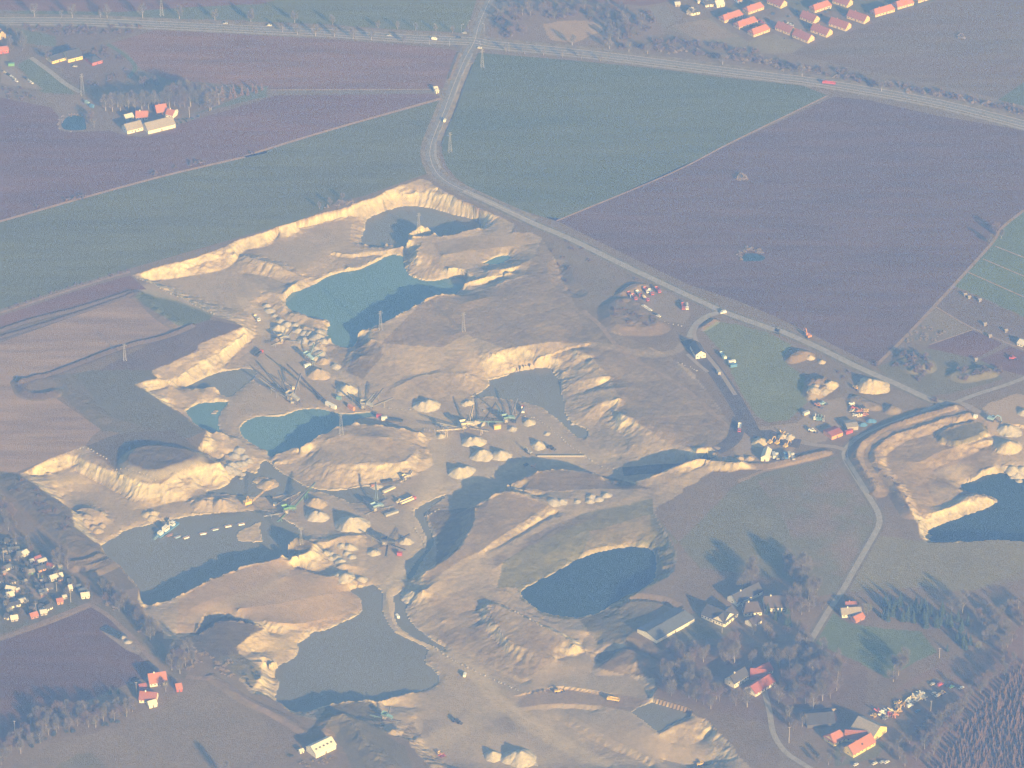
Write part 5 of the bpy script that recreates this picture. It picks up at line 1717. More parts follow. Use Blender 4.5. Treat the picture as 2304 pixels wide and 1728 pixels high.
# terraced estate beyond the main road
la = ['nearest the meadow hedge', 'behind the lowest row', 'by the car court', 'behind the first long row', 'in the middle of the estate', 'along the ploughed field', 'at the field corner', 'half cut by the estate edge']
for k_, s in enumerate(('U 475,165 606,122', 'U 580,212 710,168', 'U 682,265 797,224', 'U 645,104 755,66', 'U 1117,93 1234,54', 'U 1547,123 1685,83', 'U 1705,69 1820,36', 'U 1852,22 1925,0')):
    house('terraced_house', 'orange roofed yellow brick bungalow with hipped end ' + la[k_], s, 9, 3.0, 3.4, 'yellow', 'tile', 'hipped bungalows of the estate', hip=.35, wins=5)
lb = ['with its gable towards the car court', 'between estate lane and ploughed field', 'second from the ploughed field edge', 'beside the small car court lawn', 'with cars parked at its back', 'at the outer corner of the estate', 'at the top of the estate lane', 'behind the hipped row by the field']
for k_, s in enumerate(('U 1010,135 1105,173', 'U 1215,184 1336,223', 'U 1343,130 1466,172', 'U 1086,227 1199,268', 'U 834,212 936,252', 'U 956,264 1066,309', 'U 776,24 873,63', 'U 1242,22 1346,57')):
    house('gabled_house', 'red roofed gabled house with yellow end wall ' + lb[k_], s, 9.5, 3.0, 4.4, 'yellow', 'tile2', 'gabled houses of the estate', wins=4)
house('cottage', 'white house with low gable at the estate edge', 'U 205,100 240,112', 10, 2.8, 2.2, 'white', 'grey', wins=2)
house('cottage', 'white gabled house beside the estate edge shed', 'U 245,112 300,100', 9, 2.8, 2.4, 'white', 'slate', wins=2)
house('shed', 'small grey shed at the estate edge', 'U 125,48 160,46', 6, 2.4, 1.2, 'grey', 'pale', cat='shed', wins=0, chimney=False)
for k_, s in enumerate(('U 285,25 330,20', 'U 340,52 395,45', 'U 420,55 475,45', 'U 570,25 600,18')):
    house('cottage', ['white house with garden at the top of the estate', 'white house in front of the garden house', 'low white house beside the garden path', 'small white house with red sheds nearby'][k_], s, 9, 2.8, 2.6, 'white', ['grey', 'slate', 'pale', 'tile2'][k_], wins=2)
# yellow school, upper left
house('school', 'long yellow school wing with dark roof', 'A 510,468 618,442', 17, 3.6, 4.0, 'lemon', 'slate', cat='school', wins=8, chimney=False)
house('school', 'low yellow school wing beside the round tree', 'A 390,478 500,446', 12, 3.0, 2.4, 'lemon', 'slate', cat='school', wins=8, chimney=False)
house('school', 'red rounded school annexe with white windows', 'A 690,492 765,470', 14, 3.2, 2.2, 'red', 'slate', cat='school', wins=4, chimney=False, hip=.6)
house('cottage', 'yellow gabled house at the school lane', 'A -10,300 45,285', 9, 4.5, 4.0, 'yellow', 'slate', wins=3, ridge='across')
house('shed', 'red long shed by the gravel yard', 'A -20,405 65,395', 8, 3.0, 2.4, 'red', 'tile', cat='shed', wins=2, chimney=False)
# red roofed farm, upper left
house('barn', 'long white barn with pale grey roof on ploughed field edge', 'A 1108,1002 1310,952', 14, 3.6, 4.6, 'white', 'grey', cat='barn', wins=0, chimney=False)
house('barn', 'shorter grey roofed barn beside the long white barn', 'A 952,1002 1070,972', 12, 3.4, 4.0, 'white', 'grey', cat='barn', wins=4, chimney=False)
house('farmhouse', 'red roofed farm wing behind the grey barns', 'A 1015,898 1102,898', 9, 3.0, 4.2, 'white', 'tile', wins=3)
house('farmhouse', 'red roofed farmhouse by the bare grove', 'A 1172,862 1250,850', 10, 3.4, 4.6, 'brick', 'tile', wins=3)
house('farmhouse', 'small white gabled house at the end of the farm', 'A 1238,872 1290,885', 8, 3.2, 3.4, 'white', 'tile', wins=2)
house('shed', 'pale roofed shed at the farm yard', 'A 942,905 1000,890', 8, 2.6, 2.2, 'grey', 'pale', cat='shed', wins=0, chimney=False)
house('shed', 'tiny white garden shed by the nursery rows', 'A 1305,850 1328,846', 3, 2.2, .8, 'white', 'pale', cat='shed', wins=0, chimney=False)
house('shed', 'pale boarded shed by the field track gate', 'B 1420,682 1445,678', 5, 2.4, 1.2, 'lemon', 'pale', cat='shed', wins=0, chimney=False)
house('shed', 'small white cabin beside the field track gate', 'B 1432,700 1452,694', 4, 2.4, .8, 'white', 'pale', cat='shed', wins=0, chimney=False)
# weighbridge office
house('office', 'white gabled weighbridge office by the asphalt yard road', 'H 1545,1022 1618,1012', 17, 4.2, 3.0, 'white', 'slate', cat='office', wins=2, chimney=False, ridge='across')
# south-east farms
house('barn', 'very long low barn with blue-grey roof by the round lake', 'R 310,885 652,690', 20, 3.2, 2.4, 'white', 'blue', cat='barn', wins=0, chimney=False)
house('stable', 'white walled stable with row of dark doors and dark roof', 'R 716,652 915,736', 15, 3.4, 5.2, 'white', 'slate', cat='stable', wins=7, chimney=False)
house('stable', 'short white stable wing joined to the dark roofed stable', 'R 925,738 1048,640', 11, 3.4, 4.6, 'white', 'slate', cat='stable', wins=4, chimney=False)
house('farmhouse', 'brown roofed courtyard farmhouse with hipped ends', 'R 1102,640 1262,628', 13, 3.2, 5.0, 'white', 'thatch', hip=.4, wins=4)
house('farmhouse', 'dark roofed main farmhouse with white gable and chimney', 'R 1290,600 1478,592', 14, 3.6, 6.0, 'white', 'thatch', wins=5)
house('farmhouse', 'dark wing across the back of the courtyard farm', 'R 1040,552 1270,440', 11, 3.4, 4.6, 'white', 'slate', wins=2)
house('shed', 'white ended shed in front of the courtyard farm', 'R 1180,745 1262,698', 8, 2.8, 3.0, 'white', 'thatch', cat='shed', wins=0, chimney=False)
house('farmhouse', 'white two storey farmhouse with dark slate roof', 'R 1015,1292 1146,1208', 9.5, 4.4, 4.4, 'white', 'slate', wins=5)
house('stable', 'long white stable with red roof beside the lawn', 'R 1207,1368 1386,1252', 10.5, 3.0, 4.0, 'white', 'red', cat='stable', wins=6, chimney=False)
house('stable', 'bright red roofed link building of the white farm', 'R 1158,1212 1300,1222', 9.5, 3.0, 4.0, 'brick', 'red', cat='stable', wins=0, chimney=False)
house('stable', 'rear red roofed stable with white gable', 'R 1255,1205 1366,1150', 10, 3.0, 4.0, 'white', 'red', cat='stable', wins=2, chimney=False)
house('cottage', 'grey roofed house with white ends at the lane', 'S 565,250 742,238', 9, 2.8, 3.0, 'white', 'grey', wins=4)
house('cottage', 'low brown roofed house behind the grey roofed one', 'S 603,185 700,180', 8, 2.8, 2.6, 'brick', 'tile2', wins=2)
house('shed', 'red brown shed beside the grey roofed house', 'S 690,300 770,262', 6, 2.4, 2.0, 'brick', 'tile', cat='shed', wins=0, chimney=False)
house('barn', 'large hall with grey roof and red gable at yellow farm', 'S 648,1288 842,1380', 17, 4.6, 5.2, 'lemon', 'grey', cat='barn', wins=6, chimney=False)
house('stable', 'yellow wing with red roof and hipped end', 'S 490,1415 600,1362', 11, 3.0, 4.2, 'lemon', 'tile', wins=2, hip=.3, cat='stable', chimney=False)
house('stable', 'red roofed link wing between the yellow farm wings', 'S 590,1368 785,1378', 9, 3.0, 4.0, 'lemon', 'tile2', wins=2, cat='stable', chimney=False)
house('farmhouse', 'yellow gabled farmhouse with red roof by the lawn', 'S 668,1518 866,1404', 10.5, 3.2, 4.8, 'lemon', 'tile', wins=5, skylights=1)
house('barn', 'dark roofed open barn by the felled logs', 'S 250,1250 500,1230', 18, 3.0, 3.4, 'dark', 'slate', cat='barn', wins=0, chimney=False)
house('barn', 'white barn with pale roof and dark skylights', 'O 1032,1588 1182,1516', 11.5, 4.0, 3.6, 'white', 'pale', cat='barn', wins=0, chimney=False, skylights=5)
house('shed', 'tiny white shed beside the white barn', 'O 915,1555 942,1545', 3, 2.2, .8, 'white', 'pale', cat='shed', wins=0, chimney=False)
# smallholding, lower left
house('farmhouse', 'red roofed house of the smallholding beside the ploughed field', 'N 1400,905 1560,882', 11, 3.2, 5.0, 'white', 'tile', wins=4)
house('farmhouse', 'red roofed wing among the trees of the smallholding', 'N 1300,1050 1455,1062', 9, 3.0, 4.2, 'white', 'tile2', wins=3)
house('shed', 'small orange roofed shed of the smallholding', 'N 1650,952 1702,945', 7, 2.6, 2.6, 'red', 'tile', cat='shed', wins=0, chimney=False)
house('shed', 'deep red shed at the smallholding yard', 'N 1310,952 1372,940', 7, 2.8, 2.0, 'red', 'red', cat='shed', wins=0, chimney=False)
house('shed', 'white shed among the smallholding trees', 'N 1395,1105 1468,1085', 6, 2.6, 2.0, 'white', 'pale', cat='shed', wins=0, chimney=False)
# garden colony
COL_H = (('540,768 625,735', 'red', 'red', 'red roofed cottage with white bay in the garden colony'), ('590,812 705,775', 'white', 'pale', 'white flat roofed cottage between two red roofs'),
         ('690,850 780,868', 'white', 'red', 'bright red gabled cottage with white end'), ('575,918 692,885', 'orange', 'slate', 'orange walled cottage with dark roof'),
         ('100,892 205,850', 'white', 'blue', 'small white cottage by the colony lane'), ('365,690 435,650', 'white', 'pale', 'narrow white cottage at the top lawn'),
         ('85,1190 210,1215', 'white', 'pale', 'white bungalow with bright front wall'), ('145,1460 310,1420', 'white', 'slate', 'large white house with black roof and dormer'),
         ('305,1400 395,1375', 'grey', 'pale', 'pale roofed annexe behind the black roofed house'), ('575,1465 660,1480', 'white', 'slate', 'white gabled house with dark roof beside the lane end'),
         ('695,1505 790,1455', 'white', 'slate', 'long white cottage beside the field track'), ('610,1565 705,1550', 'grey', 'pale', 'pale grey roofed cottage at the track'),
         ('470,1620 575,1590', 'brick', 'tile', 'pinkish brick cottage at the track'), ('170,1655 270,1640', 'grey', 'pale', 'pale roofed cottage at the lower corner of the colony'),
         ('770,1055 878,1018', 'white', 'pale', 'white roofed cottage in the middle plots'), ('900,1018 945,1008', 'white', 'pale', 'tiny white hut in the middle plots'),
         ('1020,1100 1090,1090', 'grey', 'blue', 'blue-grey roofed hut in the outer plots'), ('1220,1315 1338,1300', 'white', 'pale', 'bright flat white roof cottage at the colony corner'),
         ('1200,1240 1300,1215', 'grey', 'blue', 'blue roofed shed behind the bright white roof'), ('860,1400 945,1385', 'orange', 'tile', 'orange hut beside the vegetable rows'),
         ('690,1180 800,1165', 'dark', 'slate', 'black hut by the flagpole plot'), ('260,700 330,690', 'grey', 'blue', 'grey hut beside the narrow white cottage'),
         ('70,490 130,500', 'white', 'slate', 'white hut at the top end of the colony'), ('190,505 245,490', 'white', 'slate', 'pale hut beside the top end conifers'),
         ('130,620 290,600', 'grey', 'blue', 'blue-grey roofed cottage near the tall mast'), ('10,1085 50,1075', 'white', 'slate', 'small white hut at the colony edge'),
         ('110,1310 215,1290', 'grey', 'pale', 'grey roofed hut behind the white bungalow'), ('600,1260 700,1235', 'blue', 'blue', 'blue painted hut beside the lane'),
         ('1040,1200 1085,1190', 'white', 'pale', 'tiny white hut by the outer path'), ('395,960 520,940', 'green', 'grey', 'green hut beside the lawn plot'),
         ('60,1610 120,1630', 'white', 'slate', 'white hut in the lower plots'), ('90,760 160,745', 'brick', 'slate', 'brown hut below the tall mast'))
for s, w_, r_, lab in COL_H:
    house('cottage', lab, 'T ' + s, rng.uniform(4.2, 5.8), 2.3, rng.uniform(1.0, 1.9), w_, r_, 'cottages of the garden colony', wins=2, chimney=False)

# the smallest huts of the colony, half hidden between hedges
for q in spots('T 20,520 300,480 560,740 900,860 1000,990 1250,1160 1300,1230 800,1380 500,1490 60,1600', 11.5, .45):
    u, v = proj(q[0], q[1], 0)
    VIEW['hut'] = (u, v, 1.0)
    house('garden_hut', 'tiny garden hut half hidden between hedges of the garden colony', 'hut 0,0 %.1f,%.1f' % (rng.uniform(8, 12), rng.uniform(-5, -2)), rng.uniform(2.4, 3.6), 2.0, .7,
          rng.choice(('white', 'grey', 'dark', 'white', 'brick', 'green')), rng.choice(('pale', 'slate', 'grey', 'blue', 'slate')), 'tiny huts of the garden colony', 'hut', wins=1, chimney=False, over=.2)

# ------------------------------------------------------------------ gravel heaps
HEAPM = {'pale': new_mat('washed_gravel', (.45, .395, .30), .95, .14, .5), 'sand': new_mat('yellow_sand', (.47, .385, .24), .95, .14, .5),
         'brown': new_mat('brown_gravel', (.36, .285, .185), .95, .14, .5), 'grey': new_mat('grey_gravel', (.40, .36, .31), .95, .16, .5),
         'dark': new_mat('dark_soil', (.14, .115, .08), .95, .2, .5)}


def heap_verts(L, w, h, seed, rough=.12, res=22):
    """loads dumped along a line: overlapping cones at their slope of repose"""
    r = random.Random(int(seed * 1000))
    n = max(1, int(L / (w * .55))) + 1
    cones = []
    for k in range(n):
        t = (k + .5) / n - .5
        cones.append((L * t + r.uniform(-.12, .12) * w, r.uniform(-.16, .16) * w, h * r.uniform(.78, 1.06)))
    cones.append((r.uniform(-.5, .5) * L, -w * r.uniform(.2, .45), h * r.uniform(.4, .6)))
    ny = res
    nx = max(res, int(res * (L / 2 + w) / w))
    nx = min(nx, 48)
    X, Y = np.meshgrid(np.linspace(-L / 2 - w * 1.25, L / 2 + w * 1.25, nx), np.linspace(-w * 1.25, w * 1.25, ny))
    sx, sy = seed * 7.1, seed * 3.3
    Z = np.full(X.shape, -9.0)
    for cx, cy, ch in cones:
        d = np.hypot(X - cx, Y - cy) * (1 + rough * 1.6 * fbm(X / w * 1.3 + sx, Y / w * 1.3 + sy, 3))
        Z = np.maximum(Z, ch - d * h / w)
    Z = np.minimum(Z, h * .9 + .1 * Z) + .07 * h * fbm(X / 2.2 + sx, Y / 2.2 + sy, 3)
    Z = np.maximum(Z, -.8)
    idx = -np.ones(Z.shape, int)
    V, F = [], []
    use = np.zeros(Z.shape, bool)
    q = (Z[:-1, :-1] > -.75) | (Z[1:, :-1] > -.75) | (Z[:-1, 1:] > -.75) | (Z[1:, 1:] > -.75)
    use[:-1, :-1] |= q; use[1:, :-1] |= q; use[:-1, 1:] |= q; use[1:, 1:] |= q
    for a, b in zip(*np.nonzero(use)):
        idx[a, b] = len(V)
        V.append((float(X[a, b]), float(Y[a, b]), float(Z[a, b])))
    for a, b in zip(*np.nonzero(q)):
        F.append((int(idx[a, b]), int(idx[a, b + 1]), int(idx[a + 1, b + 1]), int(idx[a + 1, b])))
    return V, F


def heap(s, w, h, mat, label, group='gravel heaps', name='gravel_heap'):
    uv = P(s)
    a = on_ground(uv[0])
    b = on_ground(uv[-1])
    c = (a + b) / 2
    L = float(np.linalg.norm(b[:2] - a[:2]))
    V, F = heap_verts(L * .9, w * .86, min(h * 1.0, w * .6), rng.uniform(0, 90), .2)
    o = mesh_obj(name, V, F, HEAPM[mat], smooth=False)
    o.location = (c[0], c[1], min(a[2], b[2], c[2]) - .1)
    o.rotation_euler = (0, 0, math.atan2(b[1] - a[1], b[0] - a[0]))
    return tag(o, label, 'gravel heap', group)


for s, w, h, m, lab in (
        ('K 870,150 920,140', 11, 6.5, 'brown', 'brown gravel cone beside the blue conveyor'), ('K 1090,260 1140,270', 10, 6.5, 'pale', 'pale gravel cone between plant and hillside'),
        ('K 1640,375 1730,375', 11, 6.0, 'pale', 'broad pale gravel heap on the open haul floor'), ('K 1985,360 2020,355', 5, 2.5, 'pale', 'small gravel heap on the lake bank'),
        ('K 1990,655 2080,640', 10, 6.5, 'pale', 'pale ridge heap just below the screening plant'), ('L 420,580 470,585', 10, 5.5, 'pale', 'left lobe of the double pale heap'),
        ('L 570,580 600,585', 10, 5.5, 'pale', 'right lobe of the double pale heap'), ('L 240,715 350,690', 11, 6.0, 'pale', 'long pale heap beside the haul road bend'),
        ('L 855,505 870,505', 8.5, 7.0, 'pale', 'steep pointed gravel cone by the loader'), ('L 310,345 340,340', 8, 6, 'pale', 'gravel cone behind the screening plant'),
        ('L 400,345 420,345', 7, 5, 'pale', 'gravel cone at the conveyor tail'), ('L 320,200 350,195', 6, 2.8, 'pale', 'small pale heap by the lake edge wall'),
        ('L 780,335 800,330', 7, 3.5, 'pale', 'pale heap beside the red tipper'), ('L 665,385 680,385', 5, 2.5, 'grey', 'small grey heap under the conveyor'),
        ('L 130,440 150,435', 5, 2.4, 'pale', 'small heap at the plant entrance'), ('L 925,420 940,418', 4, 1.6, 'pale', 'very small heap on the open floor'),
        ('K 1110,1275 1200,1265', 16, 9.0, 'pale', 'largest pale gravel heap beside the blue plant'), ('K 850,1200 920,1215', 11, 6.5, 'grey', 'furrowed grey heap in front of the green plant'),
        ('K 830,1100 900,1110', 9, 6, 'brown', 'brown heap under the long conveyor'), ('K 1525,1395 1545,1390', 7.5, 5, 'pale', 'pale heap at the corner of the dark plant'),
        ('K 1285,1475 1310,1470', 6, 3, 'pale', 'pale heap left of the dark plant'), ('K 1350,980 1300,975', 5, 2, 'pale', 'low heap at the channel end'),
        ('O 1745,370 1770,365', 9, 5, 'pale', 'lone sand heap beside the causeway'), ('Q 530,1580 550,1575', 7.5, 4.5, 'pale', 'smaller pale heap on the white ringed floor'),
        ('Q 660,1590 780,1580', 13, 7.0, 'pale', 'larger pale heap on the white ringed floor'), ('I 990,1395 1050,1395', 13, 7.5, 'sand', 'yellow sand heap below the road'),
        ('G 570,1435 610,1440', 7, 3.5, 'brown', 'brown heap at the foot of the middle hill'), ('G 670,1470 690,1480', 6, 3, 'grey', 'grey heap at the hill foot track'),
        ('G 230,1195 300,1210', 9, 5, 'pale', 'pale heap behind the upper screening plant'), ('G 230,1285 260,1290', 6, 4.5, 'brown', 'brown cone beside the upper screening plant'),
        ('M 2010,385 2060,390', 10, 4, 'pale', 'pale heap beside the teal excavator'), ('M 2010,530 2070,510', 12, 7, 'sand', 'tall yellow sand heap in the right-hand pit'),
        ('M 2135,265 2180,265', 7, 4, 'pale', 'heap at the edge of the sandy yard'), ('K 510,960 490,955', 9, 3, 'brown', 'low brown heap standing in the channel'),
        ('J 1640,620 1690,610', 11, 5.5, 'brown', 'brown heap behind the dragline'), ('J 1500,610 1560,600', 12, 5, 'brown', 'brown heap beside the grey channel water'),
        ('V 430,900 330,940', 7, 3.5, 'sand', 'heap of yellow rubble in the lorry yard'), ('V 690,840 710,835', 5, 3, 'pale', 'white heap at the yard bend'),
        ('V 790,860 830,850', 5, 3, 'pale', 'pale heap beside the yard scrap'), ('V 215,1150 230,1150', 5, 2.5, 'brown', 'brown heap beside the white shed'),
        ('V 80,1150 100,1150', 5, 2.5, 'brown', 'brown heap at the yard edge bank'), ('I 560,1180 565,1178', 5, 3, 'sand', 'small sand heap on the rough mound'),
        ('I 640,1210 650,1210', 4, 2, 'sand', 'small sand heap beside the rough mound'), ('I 700,1370 730,1380', 7, 4.5, 'sand', 'yellow heap at the round bank'),
        ('O 1590,1400 1620,1400', 7, 3.5, 'brown', 'brown heap below the teal plant'), ('S 1260,960 1290,950', 5, 2.5, 'grey', 'grey rubble heap in the scrap yard')):
    heap(s, w, h, m, lab)


def tips(area, spacing, w, h, mat, label, group):
    """loads tipped side by side"""
    shapes = []
    for k in range(4):
        V, F = heap_verts(rng.uniform(0, 2), 1.0 * w, h, rng.uniform(0, 90), .2, 10)
        shapes.append(mesh_data('tipped_load', V, F, HEAPM[mat]))
    for q in spots(area, spacing, .35):
        o = bpy.data.objects.new('tipped_load', rng.choice(shapes))
        s = rng.uniform(.7, 1.25)
        o.location = (q[0], q[1], q[2] - .2)
        o.scale = (s, s, s * rng.uniform(.8, 1.2))
        o.rotation_euler = (0, 0, rng.uniform(0, 6.28))
        tag(o, label, 'gravel heap', group)
        link(o)


tips('G 130,940 200,930 290,1040 420,1100 560,1150 600,1210 570,1300 560,1340 500,1330 420,1190 290,1090 130,1000', 8.0, 5, 2.6, 'grey', 'tipped load of grey gravel beside the turquoise lake', 'tipped loads beside the turquoise lake')
tips('K 930,1400 1080,1330 1180,1340 1150,1430 1080,1470 960,1430', 7.5, 4.6, 2.4, 'pale', 'tipped load of gravel beside the pylon knoll', 'tipped loads beside the pylon knoll')
tips('K 990,1570 1120,1540 1220,1590 1160,1640 1000,1610', 7.5, 4.6, 2.2, 'pale', 'tipped load of gravel at the peninsula neck', 'tipped loads at the peninsula neck')
tips('K 190,690 300,720 430,800 400,860 280,850 180,790', 8.0, 5, 2.2, 'grey', 'tipped load of grey sand on the spit', 'tipped loads on the grey spit')
tips('E 1690,1440 1850,1480 1960,1580 1800,1560 1700,1500', 8.0, 5, 2.2, 'grey', 'tipped load of pale sand above the turquoise bay', 'tipped loads above the turquoise bay')
tips('J 580,670 650,640 790,680 790,740 640,740', 7.5, 4.5, 2.4, 'brown', 'tipped load of brown earth in the south-west bay', 'tipped loads in the south-west bay')
tips('L 920,890 1000,880 1110,920 1380,850 1420,900 1200,940 1000,950', 7.5, 4.5, 2.4, 'grey', 'tipped load of grey earth beside the sand track', 'tipped loads beside the sand track')
tips('I 580,1400 680,1360 720,1420 640,1480 560,1460', 7.0, 4.2, 2.0, 'sand', 'tipped load of sand inside the round bank', 'tipped loads inside the round bank')
tips('M 2010,640 2100,590 2170,620 2170,700 2060,680', 8.0, 5, 2.6, 'pale', 'tipped load of pale sand by the blue right-hand lake', 'tipped loads by the right-hand lake')
tips('N 1090,430 1200,450 1260,530 1180,520', 5.5, 3, 1.5, 'grey', 'small grey heap in the silage strip on ploughed field', 'heaps in the silage strip')
tips('J 1080,600 1200,590 1130,640 1040,640', 7.0, 4.4, 2.2, 'sand', 'tipped load of yellow sand below the cliff', 'tipped loads below the cliff')
tips('H 580,1340 640,1350 640,1430 590,1450', 7.0, 4.2, 2.2, 'grey', 'tipped load of grey rock on the lake slope', 'tipped loads on the lake slope')

# ------------------------------------------------------------------ boulders set along edges
ROCK = new_mat('boulder_stone', (.42, .37, .30), .9, .2, 1.5)


def boulders(lines, spacing, size, name='boulders'):
    V, F = [], []
    for s in lines:
        for q in along(s, spacing, .4, size * .8):
            r = size * rng.uniform(.5, 1.2)
            i = len(V)
            for (x, y, z) in ((1, 0, 0), (-1, 0, 0), (0, 1, 0), (0, -1, 0), (0, 0, 1), (0, 0, -1), (.7, .7, .5), (-.7, .6, .4), (.5, -.8, .4)):
                k = r * rng.uniform(.75, 1.2)
                V.append((q[0] + x * k, q[1] + y * k, q[2] + r * .3 + z * k * .8))
            F += [tuple(i + c for c in t) for t in ((0, 6, 4), (6, 2, 4), (2, 7, 4), (7, 1, 4), (1, 3, 4), (3, 8, 4), (8, 0, 4), (0, 2, 6), (2, 1, 7), (3, 0, 8), (0, 5, 2), (2, 5, 1), (1, 5, 3), (3, 5, 0))]
    o = mesh_obj(name, V, F, ROCK)
    struct(o, 'stuff')
    o['label'] = 'rows of small pale boulders along the pit edges and haul roads'
    return o


boulders(['E 1000,240 1150,300 1250,360 1380,410 1480,465 1600,525', 'J 640,185 720,230 800,275', 'J 840,350 960,375 1180,450', 'J 370,290 500,230 630,185',
          'L 420,165 560,165 700,190 850,215 900,250 1000,330 1100,420 1200,490 1280,545 1350,585 1460,605', 'K 1590,1190 1640,1260 1690,1340 1700,1430 1620,1560 1560,1659',
          'K 1640,1150 1790,1060', 'L 30,1020 80,1120 110,1220 60,1300 0,1370', 'Q 60,650 220,760 500,900 740,1010', 'K 330,455 460,440 600,430', 'K 1640,470 1760,475 1830,490',
          'L 40,310 130,310 190,330', 'Q 640,470 800,560 1000,660', 'K 420,130 560,150', 'L 560,840 640,850 700,850', 'V 1040,290 1100,310', 'H 1280,740 1400,770 1450,780', 'H 1390,1040 1500,1080 1560,1120',
          'G 1130,1110 1230,1050 1340,1000', 'L 760,560 860,590', 'K 1340,300 1500,320 1700,325'], 3.2, .8)

# ------------------------------------------------------------------ vehicles, machines, masts
TYRE = new_mat('rubber', (.02, .02, .02), .9)
STEEL = new_mat('galvanised_steel', (.36, .35, .33), .6, .12, 1, metallic=.3)
RUST = new_mat('rusty_steel', (.26, .15, .09), .85, .25, 1)
DKSTEEL = new_mat('dark_steel', (.09, .085, .08), .7, .15, 1, metallic=.2)
CPAINT = {k: new_mat(k + '_enamel', c, .35, .06, 1, spec=.5) for k, c in {
    'white': (.80, .79, .76), 'red': (.42, .075, .06), 'blue': (.09, .21, .42), 'yellow': (.66, .45, .12), 'orange': (.58, .25, .09), 'silver': (.5, .5, .5),
    'dark': (.05, .055, .06), 'green': (.13, .30, .13), 'teal': (.17, .30, .31), 'sky': (.27, .41, .52), 'cream': (.70, .60, .42), 'grey': (.34, .33, .31)}.items()}


def pdir(s):
    """heading from two photo pixels"""
    a, b = unproj(P(s), 0)
    return math.atan2(b[1] - a[1], b[0] - a[0])


def lathe_wheel(name, parent, x, y, r, w, mat=None):
    V, F = [], []
    n = 12
    for yy in (-w / 2, w / 2):
        for k in range(n):
            t = 2 * math.pi * k / n
            V.append((x + r * math.cos(t), y + yy, r + r * math.sin(t)))
    for k in range(n):
        F.append((k, (k + 1) % n, n + (k + 1) % n, n + k))
    F += [tuple(range(n - 1, -1, -1)), tuple(range(n, 2 * n))]
    o = mesh_obj(name, V, F, mat or TYRE, parent)
    return o


def prism(name, prof, y0, y1, mat, parent):
    """profile in x,z swept across y"""
    n = len(prof)
    V = [(x, y0, z) for x, z in prof] + [(x, y1, z) for x, z in prof]
    F = [tuple(range(n)), tuple(range(2 * n - 1, n - 1, -1))] + [((i + 1) % n, i, n + i, n + (i + 1) % n) for i in range(n)]
    return mesh_obj(name, V, F, mat, parent)


def car(s, head, color, label, group=None, van=False):
    p = G1(s)
    root = thing('van' if van else 'car', label, 'van' if van else 'car', (p[0], p[1], p[2] + .2), pdir(head), group)
    L = 5.2 if van else 4.4
    if van:
        prism('body', [(-L / 2, .35), (L / 2, .35), (L / 2, 1.1), (L / 2 - .8, 1.35), (L / 2 - 1.3, 2.2), (-L / 2, 2.25)], -.95, .95, CPAINT[color], root)
        prism('window', [(L / 2 - .85, 1.38), (L / 2 - 1.3, 2.1), (L / 2 - 2.2, 2.1), (L / 2 - 2.2, 1.4)], -.97, .97, GLASS, root)
    else:
        prism('body', [(-L / 2, .35), (L / 2, .35), (L / 2, .75), (L / 2 - 1.1, .95), (-L / 2 + .3, 1.0), (-L / 2, .8)], -.87, .87, CPAINT[color], root)
        prism('window', [(L / 2 - 1.15, .93), (L / 2 - 1.8, 1.36), (-L / 2 + .75, 1.36), (-L / 2 + .25, .98)], -.76, .76, GLASS, root)
        prism('car_roof', [(L / 2 - 1.75, 1.345), (L / 2 - 1.85, 1.46), (-L / 2 + .8, 1.46), (-L / 2 + .7, 1.345)], -.74, .74, CPAINT[color], root)
    for x in (-L / 2 + .85, L / 2 - .85):
        for y in (-.8, .8):
            lathe_wheel('wheel', root, x, y, .34, .24)
    for y in (-.62, .62):
        boxobj('headlight', (L / 2 - .05, L / 2 + .03, y - .17, y + .17, .55, .72), TRIM, root)
    return root


